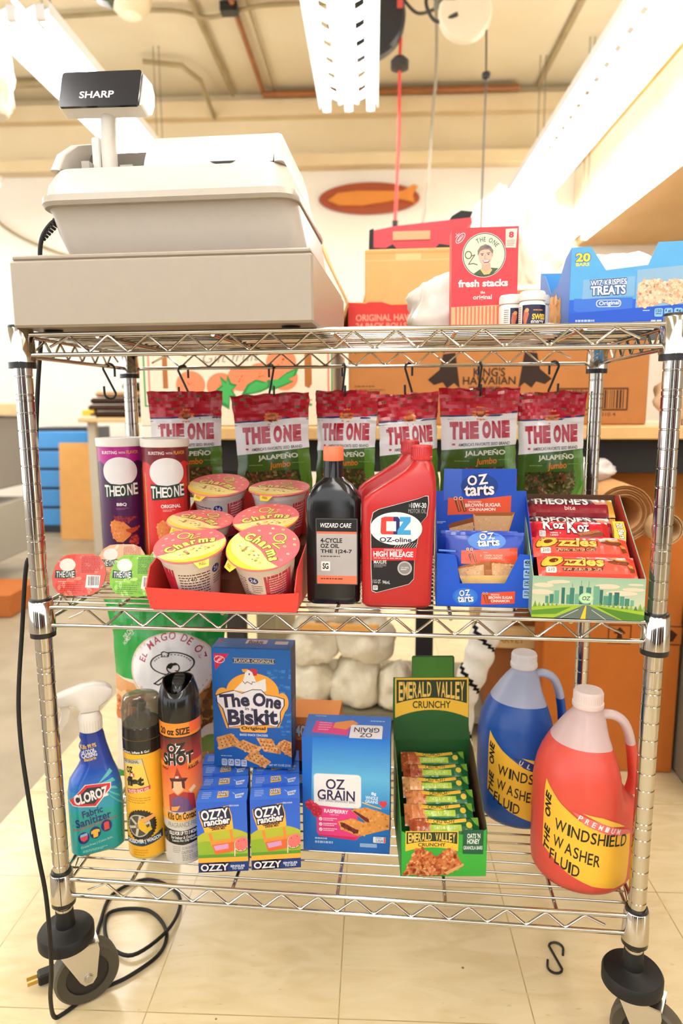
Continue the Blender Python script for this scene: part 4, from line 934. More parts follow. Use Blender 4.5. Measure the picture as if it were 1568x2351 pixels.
def seed_bag(x, y, ztop, w, rz, ry, sd, label):
    h = .208; nz = lambda u, v, s_: noise.noise(V((u * 4 + s_, v * 5, sd * 3.1)))
    def P(u, v, side):
        uu = u - .5; hd = max(0, (v - .70) / .30)
        bul = .016 * (max(0.0, 1 - (2 * abs(uu)) ** 2.6)) * (max(0, math.sin(PI * min(1, v / .86))) ** .7) * (1 - .9 * hd)
        wr = (.0022 + .0035 * hd) * nz(u * 1.5, v * (1 + 2.2 * hd), 1)
        ed = .0022 * nz(0, v * 2.5, 9 if u < .5 else 21) * (2 * abs(uu))
        return V((uu * w * (1 - .05 * math.sin(PI * v)) + ed + .004 * hd * uu, -side * bul + wr - .0, -h + v * h + .003 * hd * nz(u * 2, 0, 5) ))
    b = MB(); gr = '40601f'
    b.grid(lambda u, v: P(u, v, 1), 26, 34, gr); b.grid(lambda u, v: P(1 - u, v, -1) + V((0, .0006, 0)), 26, 34, '48631f')
    A = Art(w, h, 700, 390, 1265, 1200)
    A.r(700, 375, 1265, 585, 'c41c30'); A.r(700, 385, 1265, 400, 'a8152a'); A.p([(700, 590), (930, 580), (1265, 560), (1265, 590), (1100, 596), (930, 606), (700, 618)], '23336c')
    A.p([(700, 606), (930, 592), (1265, 572), (1265, 800), (700, 840)], 'f2ece8')
    n = 14
    A.p([(995 + (66 if k % 2 else 52) * math.cos(2 * PI * k / 28), 572 - (58 if k % 2 else 46) * math.sin(2 * PI * k / 28)) for k in range(28)], 'e88038'); A.e(995, 572, 36, 32, '7a3a1c', 18); A.e(995, 572, 26, 22, 'b0602c', 18); A.r(700, 596, 1265, 612, 'f2ece8')
    for s_, xa, xb in (('T', 765, 832), ('H', 836, 910), ('E', 914, 982), ('O', 1006, 1072), ('N', 1078, 1144), ('E', 1150, 1212)):
        A.t(s_, xa, 632 - (xa - 765) * .02, xb, 762 - (xa - 765) * .03, 'b81e34', .135, 0, 1.5)
    A.t("AMERICA'S FAVORITE SEED BRAND", 830, 782, 1215, 806, '3a3a40', .04, 0, 2); A.r(782, 790, 806, 804, 'c83a48')
    A.r(1180, 810, 1265, 1200, '5c8a26', '4a7420'); A.t('JALAPEÑO', 878, 832, 1182, 886, 'e2e4c6', .045, 0, 2); A.lines(800, 915, 940, 926, 1, '8a9a5a', seed=2); A.t('Jumbo', 960, 895, 1122, 955, 'dc7c28', .03, .2, 4)
    A.lines(1130, 905, 1240, 916, 1, '7a9a4a', seed=8)
    wn = [(760, 970), (1180, 960), (1190, 1130), (780, 1140)]; A.p(wn, '3a3c1c'); A.specks(wn, 170, ['6a5a34', '8a7448', '54482a', '4a5a22', '7a3a24', '2c3016'], 17, sd, .5)
    A.p([(1120, 1190), (1180, 1100), (1230, 990), (1215, 1110), (1160, 1195)], '4f8a2c'); A.p([(1190, 1190), (1230, 1100), (1255, 1050), (1250, 1180)], '6aa03a')
    A.paste(b, lambda xx, yy, hh: P(min(1, max(0, xx / w)), min(1, max(0, yy / h)), 1) + V((0, -hh, 0)), sx=w / 26, sy=h / 34, h0=.0003)
    o = b.obj('seed_bag', FILM, None, (x, y, ztop), (math.radians(-1), math.radians(ry), math.radians(rz)), ang=80)
    return tag(o, label, 'seed bag', 'hanging jalapeño seed bags')
yb = .373
seed_bag(-.333, yb, 1.0075, .145, 4, 0, 1, 'first seed bag from the left, hanging behind the red snack can')
seed_bag(-.165, yb, 1.0015, .152, -2, -2.5, 2, 'second seed bag from the left, above the cereal cups')
seed_bag(-.016, yb, 1.0065, .124, -14, 1, 3, 'third seed bag from the left, behind the black oil bottle')
seed_bag(.0985, yb, 1.0005, .117, 12, -2, 4, 'fourth seed bag from the left, behind the red oil caps')
seed_bag(.2325, yb, 1.0095, .146, -3, -.5, 5, 'fifth seed bag from the left, behind the blue pastry header card')
seed_bag(.3635, yb, 1.0015, .122, -10, -1.5, 6, 'rightmost seed bag, above the candy box')
# ------------------------------------------------------------------ bottom shelf
ZB = ZS[2] + 0.0036
def spray():
    yaw = math.radians(30); root = T('spray_bottle', 'blue and teal fabric sanitizer bottle with white trigger sprayer', 'spray bottle', (-.4195, .079, ZB), (0, 0, yaw))
    b = MB(); S_ = [(0, -.040, .040, .044, .018), (.004, -.0435, .0435, .050, .02), (.06, -.0435, .0445, .052, .02), (.105, -.043, .044, .051, .02), (.126, -.039, .041, .049, .02), (.140, -.030, .036, .045, .02), (.150, -.0235, .0325, .041, .019), (.165, -.0215, .0285, .038, .018), (.185, -.0205, .0235, .035, .017), (.203, -.019, .0205, .034, .0165), (.212, -.0165, .0175, .033, .016)]
    gr = ['1f9a9e', '1f9fa4', '28a9a8', '2d8fc0', '2a62c4', '2450b4', '21439f', '203c96', '203a92', '203a92', '203a92']
    ins = [(z, a - (.0035 * math.sin((z - .15) * 260) if z > .15 and z < .205 else 0), e, d, r) for z, a, e, d, r in S_]
    fine = []
    def at(z):
        for p, q in zip(S_, S_[1:]):
            if p[0] <= z <= q[0]:
                t = (z - p[0]) / (q[0] - p[0]); return [lerp(p[k], q[k], t) for k in range(5)]
    zz = [0, .004, .02, .04, .06, .08, .105, .115, .126, .133, .140, .145, .150] + [.150 + .0031 * i for i in range(1, 18)] + [.207, .212]
    for z in zz:
        q = at(min(z, .212)); a = q[1] + (.0028 * (1 - math.cos((z - .150) * 2 * PI / .0175)) / 2 if .150 < z < .2025 else 0); fine.append(rs(z, a, q[2], q[3], q[4]))
    def cc(z): 
        k = [(0, '149a96'), (.07, '1fa39c'), (.10, '2f9cc0'), (.125, '2f6ccb'), (.155, '2448ab'), (.22, '1f3890')]
        for p, q in zip(k, k[1:]):
            if p[0] <= z <= q[0]: t = (z - p[0]) / (q[0] - p[0]); a, e = C(p[1]), C(q[1]); return tuple(lerp(a[i], e[i], t) for i in range(3))
    b.loft(fine, [cc(lerp(zz[i], zz[i + 1], .5)) for i in range(len(zz) - 1)])
    A = Art(.087, .20, 500, 1460, 990, 2340)
    def surf(x, y, h):
        q = at(min(max(y, .004), .21)); hw = (q[2] - q[1]) / 2; cx = (q[1] + q[2]) / 2; xx = x - .0435; u = (xx - cx) / hw
        rr = q[4]; d = q[3] / 2; e = max(0, abs(xx - cx) - (hw - rr)); yy = -(d - rr) - math.sqrt(max(rr * rr - e * e, 0)); return V((xx, yy - h, y))
    A.t('Kills 99.9%', 640, 1492, 778, 1525, 'f2c64a', .03, 0, 6); A.t('of ODOR-', 650, 1530, 770, 1565, 'f2f0f4', .03, 0, 6); A.t('CAUSING', 645, 1558, 780, 1592, 'f2f0f4', .04, 0, 6); A.t('Bacteria', 665, 1590, 770, 1615, 'f2c64a', .03, 0, 6)
    for i in range(5): A.p([(760, 1800), (880 + i * 22, 1700 + i * 70), (905 + i * 20, 1730 + i * 70)], '66c9c4')
    A.p([(510, 1895), (655, 1780), (885, 1800), (880, 1845), (740, 1965), (540, 1930)], 'f0f0ee'); A.p([(512, 1892), (660, 1785), (878, 1805), (872, 1840), (735, 1958), (545, 1925)], 'd8343c'); A.p([(548, 1890), (672, 1806), (845, 1822), (842, 1840), (724, 1938), (566, 1912)], '2c3442')
    A.t('CLOROZ', 552, 1832, 852, 1912, 'f6f4f2', .07, 0, 7)
    A.t('Fabric', 614, 1970, 795, 2025, '222d6e', .03, 0, 7); A.t('Sanitizer', 550, 2025, 868, 2088, '222d6e', .03, 0, 7); A.t('Powerful Odor & Stain Remover', 525, 2085, 930, 2108, 'c0504a', .01, 0, 9)
    for i, (x, y) in enumerate(((615, 2190), (718, 2165), (820, 2130))):
        A.e(x, y, 50, 48, '223070', 26)
        if i == 0: A.p([(580, 2180), (650, 2170), (645, 2205), (615, 2218), (590, 2205)], 'e0505a'); A.p([(585, 2160), (645, 2152), (650, 2172), (582, 2180)], '8ac0e8')
        if i == 1: A.p([(680, 2150), (705, 2140), (730, 2138), (755, 2145), (760, 2165), (742, 2165), (740, 2200), (700, 2205), (698, 2172), (680, 2172)], 'f0c040')
        if i == 2: A.p([(797, 2110), (808, 2100), (830, 2098), (842, 2105), (845, 2160), (800, 2165)], 'e0504a')
    A.t('Dress-Free | Color-Safe', 585, 2240, 868, 2262, 'cfeae6', .0, 0, 8); A.lines(600, 2290, 820, 2310, 2, '9ad4cc', seed=3)
    A.paste(b, surf, sx=.004, sy=.008, h0=.0003); b.obj('bottle', GLOS, root)
    b = MB(); b.lathe([(.0165, .2105), (.0185, .212), (.0188, .232), (.0165, .238), (.0150, .244)], 32, 'f4ede0')
    for i in range(26): b.box(-.0004, -.0004, .214, .0004, .0004, .231, 'e8e0d2'); b.xf(MX.Rotation(2 * PI * i / 26, 4, 'Z') @ MX.Translation((.0187, 0, 0)), len(b.v) - 8)
    b.obj('collar', PLAS, root)
    b = MB()
    out = [(-.058, .268), (-.056, .262), (-.034, .262), (-.022, .2575), (-.0165, .250), (-.0155, .2435), (.0155, .2435), (.0165, .252), (.024, .256), (.033, .262), (.038, .270), (.037, .279), (.027, .287), (.010, .2905), (-.012, .289), (-.035, .283), (-.054, .277)]
    secs = []
    for d, k in ((-.0125, .86), (-.0105, .97), (0, 1.0), (.0105, .97), (.0125, .86)):
        cx, cz = -.005, .268; secs.append([(cx + (p[0] - cx) * k, d, cz + (p[1] - cz) * k) for p in out])
    b.loft(secs[::-1], 'f6efe3'); b.obj('sprayer_head', PLAS, root, ang=50)
    b = MB(); b.lathe([(.0088, 0), (.0098, .001), (.0098, .009), (.0085, .0105), (.003, .0105)], 6, 'faf5ec'); b.xf(MX.Translation((-.053, 0, .2705)) @ MX.Rotation(-PI / 2, 4, 'Y')); b.obj('nozzle', PLAS, root)
    b = MB(); b.prism([(-.046, .2625), (-.034, .2625), (-.030, .250), (-.034, .234), (-.044, .220), (-.050, .212), (-.053, .215), (-.049, .226), (-.044, .240), (-.043, .252)][::-1], lambda u, v, d: (u, d, v), -.006, .006, 'f2eadc'); b.obj('trigger', PLAS, root)
spray()
def inflator():
    x, y, r = -.3305, .0795, .0325
    root = T('inflator_can', 'yellow tire inflator can with smoky clear cap', 'aerosol can', (x, y, ZB))
    b = MB(); b.lathe([(.029, .0), (.0318, .0005), (.0322, .004), (r, .006), (r, .209)], 48, ['8a8478', 'c8b060', 'f4b52c', 'f4b52c'])
    Wd = PI * r; ppm = 1.0 / (.0325 / 228); cxp = 305
    A = Art(Wd, .207, cxp - Wd / 2 * ppm, 690, cxp + Wd / 2 * ppm, 2150)
    A.r(-60, 690, 700, 852, '1e1c18'); A.t('Connect, Inflate & Go!', 60, 812, 410, 848, 'f2f0ea', .03, 0, 2)
    A.p([(62, 930), (330, 900), (400, 1255), (120, 1290)], '8a7a4a'); A.p([(70, 935), (322, 905), (390, 1250), (125, 1285)], 'e9c75a'); A.p([(70, 935), (322, 905), (334, 960), (80, 985)], 'c9c2a8')
    A.t('THE ORIGINAL', 78, 925, 290, 962, '24303a', .03, 0, 4); A.t('OZ', 122, 1005, 215, 1085, '1f1c18', .09, .1, 4); A.p([(165, 1088), (228, 1082), (232, 1128), (170, 1135)], 'd23a30'); A.t('a', 180, 1090, 216, 1124, 'f6f0e8', .06); A.t('flat', 118, 1120, 335, 1240, '1f1c18', .1, .1, 6)
    A.p([(112, 1290), (405, 1240), (402, 1285), (125, 1345)], 'c43a3c'); A.t('TRUSTED SINCE 1970', 132, 1275, 385, 1318, 'f6e4e0', .03, 0, 8)
    A.lines(95, 1385, 400, 1470, 3, 'b08020', .35, 4)
    A.e(270, 1730, 178, 190, '26241f', 30)
    for i in range(34): A.e(270 + 180 * math.cos(i * .185), 1730 - 192 * math.sin(i * .185), 10, 10, '2c2922', 6)
    A.e(245, 1735, 140, 140, 'b8b09a', 30); A.e(245, 1735, 126, 126, '4a4638', 30)
    for i in range(6):
        a = i * PI / 3 + .3; A.ln([(245, 1735), (245 + 125 * math.cos(a), 1735 - 125 * math.sin(a))], 30, 'c8c0aa')
    A.e(245, 1735, 34, 34, '8a8474', 16); A.p([(250, 1650), (420, 1600), (440, 1640), (330, 1690), (270, 1690)], 'e0a060'); A.p([(240, 1690), (300, 1660), (345, 1760), (290, 1800), (250, 1760)], 'f0b020'); A.p([(300, 1780), (380, 1740), (400, 1790), (320, 1830)], 'd8b020')
    A.p([(60, 1900), (270, 1935), (530, 1830), (530, 1935), (290, 1990), (60, 1985)], '223a4c'); A.t('CROSSOVER | WAGON', 70, 1900, 500, 1965, 'f0f0ec', .05, 0, 5)
    A.lines(165, 2040, 340, 2130, 3, 'c88a1c', .4, 6)
    A.paste(b, cylmap(r, .002, math.radians(-78), Wd), sx=.003); b.obj('body', GLOS, root)
    b = MB(); b.lathe([(.0315, .208), (.0325, .2095), (.0320, .228), (.0300, .2305), (.0, .2305)], 48, '24221d', caps=(False, False)); b.obj('cap_base', GLOS, root)
    b = MB(); b.lathe([(.0318, .2295), (.0322, .240), (.0322, .256), (.0305, .2585), (.0305, .2655), (.0285, .2725), (.024, .2745), (0, .2745)], 48, 'd9d0bc', caps=(False, False))
    b.lathe([(0, .2733), (.0235, .2733), (.0275, .2715), (.0294, .265), (.0294, .258), (.031, .2555), (.031, .240), (.0306, .2305)], 48, 'd9d0bc', caps=(False, False)); b.obj('clear_cap', SMOKE, root)
    b = MB(); b.lathe([(.014, .2307), (.014, .246), (.006, .249), (.006, .262), (.0045, .266)], 20, 'd8c23c'); b.box(-.016, -.004, .254, .008, .004, .262, 'c8b030', b=.001); b.obj('hose_fitting', PLAS, root)
inflator()
def ozshot():
    x, y, r = -.2635, .0735, .0328
    root = T('insect_spray_can', 'orange and silver insect killer spray can with black sprayer top', 'aerosol can', (x, y, ZB))
    b = MB(); b.lathe([(.029, 0), (.0322, .0005), (r, .005), (r, .247)], 48, ['b8b0a2', 'd4ccbe', 'd8d0c2'])
    Wd = PI * r; ppm = 240 / .0328; cxp = 770
    A = Art(Wd, .244, cxp - Wd / 2 * ppm, 520, cxp + Wd / 2 * ppm, 2240)
    A.r(300, 510, 1200, 690, 'f08c2c'); A.p([(900, 520), (1200, 520), (1200, 640), (900, 660)], 'ee6a3c'); A.t('20 oz SIZE', 525, 585, 905, 668, '26180e', .07, 0, 0); A.r(300, 690, 1200, 706, '2a2018')
    A.r(300, 706, 1200, 1010, '5a2a26', 'b8402c'); A.r(300, 1010, 1200, 1600, 'd4512c', 'f39a4c'); A.r(300, 1010, 620, 1070, 'e8842c'); A.r(860, 1000, 1200, 1070, 'e8842c')
    for k in (0, 1): 
        for s_, q in (('OZ', (620, 760, 855, 890)), ('SHOT', (560, 880, 945, 1030))): A.t(s_, *q, '1d1a18' if k else 'f4f0ec', .09 if k else .17, .08, 3)
    A.t('ROACH', 520, 1062, 625, 1094, '2a1a10', .04, .1); A.t('KILLER', 868, 1040, 1015, 1085, '2a1a10', .04, .2, 8)
    A.p([(740, 1050), (700, 1180), (640, 1190), (655, 1225), (830, 1225), (860, 1190), (790, 1175)], '9c2a2c'); A.p([(640, 1190), (860, 1190), (830, 1226), (655, 1226)], '3a1c24'); A.p([(715, 1160), (755, 1156), (755, 1182), (715, 1184)], 'e8c8b0')
    A.p([(668, 1222), (805, 1222), (800, 1330), (735, 1380), (675, 1330)], 'e8b48c'); A.p([(668, 1222), (690, 1222), (688, 1300), (664, 1320)], '4a1c28'); A.p([(785, 1222), (820, 1222), (822, 1320), (790, 1300)], '4a1c28')
    A.p([(625, 1590), (620, 1400), (690, 1360), (735, 1395), (800, 1350), (930, 1400), (950, 1590)], 'a83236'); A.p([(645, 1600), (660, 1450), (735, 1395), (850, 1440), (910, 1600)], '6a4a78'); A.p([(650, 1540), (760, 1520), (720, 1580), (650, 1590)], 'e8943c'); A.p([(860, 1340), (930, 1290), (960, 1330), (890, 1380)], 'e8c0a0')
    A.p([(300, 1590), (770, 1625), (1200, 1570), (1200, 1670), (770, 1720), (300, 1690)], 'f2a63c'); A.t('Kills On Contact', 590, 1605, 960, 1695, '2a1a10', .05, .1, 2)
    A.r(300, 1720, 1200, 1810, 'cfc8ba'); A.t('FRAGRANCE-FREE', 585, 1730, 975, 1790, '8a8478', .02, .1, 2)
    A.p([(300, 1805), (770, 1835), (1200, 1790), (1200, 1960), (770, 2010), (300, 1970)], '24221f'); A.t('KILLS FOR UP TO 3 MONTHS', 600, 1838, 990, 1885, 'f2eee8', .05, .1, 1); A.t('For Indoor & Outdoor Use', 625, 1895, 985, 1935, 'e8e4dc', .03, .1, 1); A.t('Leaves No Oily Residue', 640, 1940, 960, 1975, 'e8e4dc', .03, .1, 1)
    A.lines(640, 2030, 740, 2120, 4, '9a9488', .4, 3); A.lines(755, 2040, 1000, 2075, 2, '8a857a', .4, 5); A.t('CAUTION', 750, 2085, 880, 2125, '8a857a', .03); A.lines(755, 2140, 1000, 2220, 4, '8a857a', .4, 9)
    A.paste(b, cylmap(r, .0025, math.radians(-77), Wd), sx=.003); b.obj('body', GLOS, root)
    b = MB()
    N_ = 48; prof = [(.0334, .2455), (.0338, .248), (.0336, .266), (.0318, .284), (.0285, .297), (.0250, .307), (.0245, .309)]
    def pt(rr, z, j):
        a = 2 * PI * j / N_; k = max(0, -math.sin(a)) ** 1.5                       # scoop at the front of the collar
        top = z - (.020 * k * max(0, (z - .28) / .03) ** 1.2 if z > .28 else 0); return (rr * math.cos(a), rr * math.sin(a), top)
    b.loft([[pt(rr, z, j) for j in range(N_)] for rr, z in prof] + [[pt(rr - .0022, z, j) for j in range(N_)] for rr, z in ((.0245, .309), (.0285, .297), (.031, .284))] + [[(.02 * math.cos(2 * PI * j / N_), .02 * math.sin(2 * PI * j / N_), .276) for j in range(N_)]], '1b1a18', caps=(False, True)); b.obj('spray_collar', GLOS, root, ang=50)
    b = MB(); b.loft([[(p[0], p[1], .274) for p in rrect(-.012, -.014, .012, .016, .01)], [(p[0], p[1], .292 + p[1] * .35) for p in rrect(-.0115, -.0145, .0115, .014, .01)], [(p[0], p[1], .303 + p[1] * .75) for p in rrect(-.010, -.009, .010, .013, .009)]], '23211e')
    for i in range(4): b.tube([(-.008, -.006 + i * .005, .3035 + (-.006 + i * .005) * .75), (.008, -.006 + i * .005, .3035 + (-.006 + i * .005) * .75)], .0007, 6, '3a3834')
    b.obj('spray_button', GLOS, root)
    b = MB(); b.lathe([(.0025, 0), (.0025, .006)], 12, '0e0e0e'); b.xf(MX.Translation((0, -.0125, .288)) @ MX.Rotation(PI / 2, 4, 'X')); b.obj('nozzle', GLOS, root)
ozshot()

# drink-mix cartons, two rows of four
def ozzy_master():
    w, d, h = .0795, .0365, .1215
    root = T('drink_mix_carton', 'x', 'carton', (0, 0, 0), group='blue drink mix cartons in two rows')
    b = MB(); bl = '2f62c9'
    b.box(-w / 2, 0, 0, w / 2, d, h, bl, b=.0008)
    A = Art(w, h, 45, 690, 725, 1575)
    A.r(45, 690, 725, 1100, '2d60c8', '3568d0'); A.e(400, 1230, 420, 210, 'b5b83a', 40); A.r(45, 1180, 725, 1410, 'a6b434'); A.e(180, 1420, 340, 240, '8fb032', 30); A.r(45, 1350, 725, 1420, '5f9a34')
    A.p([(75, 800), (480, 735), (520, 860), (535, 1030), (150, 1068), (90, 900)], 'f4b73c'); A.p([(85, 800), (475, 748), (510, 875), (505, 925), (150, 985), (95, 880)], '2a2a4a')
    A.t('OZZY', 105, 775, 480, 905, 'f4f0f0', .05, 0, 6, '2a2a4a', .10); A.t('rancher', 140, 885, 495, 975, 'f4f0f0', .06, 0, 6, '2a2a4a', .12)
    A.t('LEMONADE', 215, 968, 445, 1008, '3a2a3a', .06, 0, 5); A.t('DRINK MIX', 245, 1005, 430, 1036, '3a2a3a', .05, 0, 5); A.t('ZERO SUGAR', 485, 728, 620, 748, 'dbe4f6', .03)
    A.p([(195, 1078), (235, 1075), (262, 1190), (225, 1200)], 'ee8a3a'); A.p([(480, 1045), (520, 1040), (530, 1150), (500, 1160)], 'ee8a3a'); A.p([(220, 1180), (590, 1145), (590, 1190), (228, 1232)], 'f0913f'); A.p([(240, 1225), (560, 1195), (560, 1310), (280, 1350)], 'e06a34'); A.p([(262, 1240), (460, 1215), (465, 1275), (285, 1300)], 'd49ac8')
    A.e(640, 1235, 105, 105, '6f9a3a', 30, -30); A.e(640, 1228, 95, 95, 'f4c8b4', 30, -30); A.e(642, 1224, 88, 88, 'f2756f', 30, -30)
    for x, y in ((598, 1300), (655, 1305), (705, 1280), (600, 1190), (680, 1170)): A.e(x, y, 5, 9, '4a2020', 8)
    A.ln([(545, 1375), (550, 1270)], 12, 'f4ece8'); A.ln([(550, 1272), (600, 1265)], 10, 'e86a6a')
    A.r(45, 1390, 725, 1450, 'f4b23c'); A.r(45, 1450, 725, 1575, '213c7c')
    A.t('OZZY', 75, 1470, 455, 1560, 'f6f2f2', .05, 0, 0, '23233f', .16); A.t('SINGLES', 480, 1492, 675, 1520, 'eef0f6', .05); A.t('TO GO!', 500, 1525, 655, 1552, 'eef0f6', .05)
    A.paste(b, front(-w / 2, 0, 0))
    A = Art(w, d, 45, 560, 700, 690)
    A.r(45, 560, 700, 690, '3d74d8'); A.lines(100, 590, 220, 660, 4, 'b8cdf0', .4, 3); A.p([(300, 580), (445, 572), (450, 640), (305, 650)], 'f2c040'); A.t('OZZY', 310, 580, 440, 625, 'f4f0ee', .06, 0, 3, '2a2a4a', .1); A.ln([(500, 600), (530, 615)], 8, 'dfe8f8'); A.p([(535, 620), (655, 605), (630, 650), (545, 658)], 'e4ecfa'); A.t('SUGAR FREE', 550, 622, 640, 646, '22407e', .05, .1, 4)
    A.paste(b, plane((-w / 2, 0, h), (1, 0, 0), (0, 1, 0)))
    b.obj('carton', CARD, root)
    b = MB(); out = [(-.012, 0), (.012, 0), (.012, .0), (.014, -.0) ]
    b.prism([(-w * .28, h + .0002), (w * .24, h + .0002), (w * .22, h + .006), (-w * .26, h + .006)], lambda u, v, q: (u, d - .0010 + q + (v - h) * .1, v), 0, .0005, '2a58ba'); b.obj('tuck_tab', CARD, root)
    return root
oz0 = ozzy_master(); fo = [True]
for nm, x0, y0, yaw in (('left', -.1868, .0312, 9.0), ('right', -.1036, .0462, 10.5)):
    for i in range(4):
        a = math.radians(yaw); k = .0388 * i; loc = (x0 - math.sin(a) * k * .85 - (.003 * i if nm == 'left' else .0006 * i), y0 + math.cos(a) * k, ZB)
        lab = '%s blue drink mix carton of the %s row under the cracker box' % (('front', 'second', 'third', 'rear')[i], nm)
        if fo[0]: fo[0] = False; o = oz0; o.location = loc; o.rotation_euler = (0, 0, a); o['label'] = lab
        else: o = dup(oz0, loc, (0, 0, a), lab)
ZO = ZB + .1215
def biskit():
    w, d, h = .1345, .05, .212
    root = T('cracker_box', 'blue chicken-flavour cracker box standing on the drink mix cartons', 'cracker box', (-.1575, .128, ZO + .0065), (0, math.radians(.4), math.radians(1)))
    b = MB(); b.box(-w / 2, 0, 0, w / 2, d, h, '1c63b4', b=.001, )
    A = Art(w, h, 85, 190, 1285, 1905)
    A.r(85, 190, 1285, 1905, '1664b2', '1a58a6')
    for i in range(70):
        x, y = rnd.uniform(900, 1260), rnd.uniform(420, 1400); A.r(x, y, x + 60, y + 26, '3f86c4' if i % 2 else '2f74b8')
    A.p([(118, 268), (352, 266), (140, 505)], 'd81e46'); A.ring(204, 350, 78, 48, 7, 'f6e4e6', 30); A.t('NABISCO', 140, 335, 268, 365, 'f8ecee', .04, 0, 42); A.ln([(130, 330), (180, 290)], 5, 'f6e4e6'); A.ln([(140, 296), (176, 322)], 5, 'f6e4e6')
    A.it = [t for t in A.it]
    A.r(412, 330, 1045, 392, '1f3a6e'); A.t('FLAVOR ORIGINALS', 432, 336, 1030, 382, 'e8d49a', .015); A.r(412, 322, 1045, 328, 'd8c48a'); A.r(412, 388, 1045, 393, 'd8c48a')
    A.e(700, 800, 400, 270, 'f2a63c', 40); A.e(240, 880, 110, 130, 'f2a63c', 24); A.e(1150, 940, 95, 140, 'f2a63c', 24); A.p([(140, 920), (1240, 940), (1100, 1300), (290, 1340)], 'f2a63c')
    A.p([(420, 780), (560, 640), (600, 500), (680, 470), (720, 560), (760, 660), (900, 600), (910, 780), (700, 820)], 'f0ece6')       # plain hen
    A.p([(640, 480), (700, 460), (780, 480), (770, 560), (720, 570), (700, 520)], 'c42a3c'); A.p([(540, 480), (635, 470), (610, 520), (560, 520)], 'f2a02c'); A.e(655, 545, 10, 16, '2a2030', 10); A.ln([(555, 650), (590, 685), (620, 655), (690, 690), (700, 655), (745, 660)], 9, '2a2030')
    blob = [(150, 870), (260, 830), (420, 790), (540, 830), (700, 770), (830, 770), (900, 840), (1060, 860), (1170, 890), (1170, 980), (1110, 1080), (1110, 1210), (1060, 1290), (900, 1265), (700, 1290), (500, 1290), (330, 1325), (290, 1200), (245, 1050), (160, 960)]
    A.p([(lerp(700, p[0], 1.035), lerp(1050, p[1], 1.035)) for p in blob], '2b2140'); A.p(blob, 'ece6ea')
    for s_, q, ro in (('The', (195, 830, 650, 1030), 6), ('One', (700, 820, 1140, 1020), -6), ('in a', (580, 1020, 710, 1068), -3), ('Biskit', (310, 1045, 1080, 1280), 3)): A.t(s_, *q, '2b2844', .07 if len(s_) != 4 else .03, 0, ro)
    A.rr(495, 1290, 915, 1385, 40, 'f2a63c'); A.t('Original', 518, 1300, 890, 1362, '2a1c1c', .05, 0, 1); A.t('BAKED SNACK CRACKERS', 490, 1412, 920, 1445, 'dfe6f0', .03)
    def cracker(pts, s_):
        A.p(pts, 'dc9a58'); A.specks(pts, 60, ['c97f40', 'e8b074', 'd08a48'], 22, s_)
        (ax, ay), (bx, by), (cx, cy), (dx, dy) = pts
        for i in range(1, 5):
            for j in range(1, 4):
                u, v = i / 5, j / 4; A.e(lerp(lerp(ax, bx, u), lerp(dx, cx, u), v), lerp(lerp(ay, by, u), lerp(dy, cy, u), v), 15, 12, 'a45c2a', 8)
    cracker([(130, 1480), (360, 1415), (520, 1560), (160, 1670)], 1); cracker([(540, 1500), (830, 1610), (690, 1720), (400, 1600)], 2); cracker([(740, 1460), (980, 1470), (1115, 1690), (860, 1660)], 3); cracker([(1030, 1580), (1170, 1470), (1283, 1510), (1283, 1730)], 4); cracker([(700, 1640), (970, 1810), (860, 1900), (545, 1780)], 5)
    A.lines(190, 1745, 400, 1765, 1, 'b8cce6', seed=2); A.facts(198, 1795, 86, 100, 16, 4, 'c2cbe0', '26304e'); A.t('NET WT 7.5 OZ (212g)', 935, 1838, 1265, 1878, 'c8d6ea', .03, 0, 1)
    A.paste(b, front(-w / 2, 0, 0))
    A = Art(w, d, 150, 60, 1290, 200); A.r(150, 60, 1290, 200, '2a70bc'); A.rr(590, 75, 900, 150, 20, 'e4dce0'); A.t('Biskit', 630, 85, 850, 130, '3a2a30', .05); A.rr(1020, 88, 1210, 130, 10, 'd8ccc0'); A.p([(180, 90), (260, 80), (200, 130)], 'd81e46')
    A.paste(b, plane((-w / 2, 0, h), (1, 0, 0), (0, 1, 0)))
    A = Art(d, h); A.r(0, 0, 100, 100, '2a3050', '303a5c'); A.r(8, 6, 92, 40, '3a4668'); A.lines(14, 45, 86, 92, 16, 'a8b0c4', .4, 3); A.paste(b, plane((w / 2, 0, 0), (0, 1, 0), (0, 0, 1))); b.obj('carton', CARD, root)
    b = MB(); b.prism([(-w * .48, 0), (w * .46, 0), (w * .45, .02), (-w * .47, .02)], lambda u, v, q: (u, .003 + v * .95, h + .0002 + v * .03 + q), 0, .0006, '2a70bc'); b.obj('top_flap', CARD, root)
biskit()
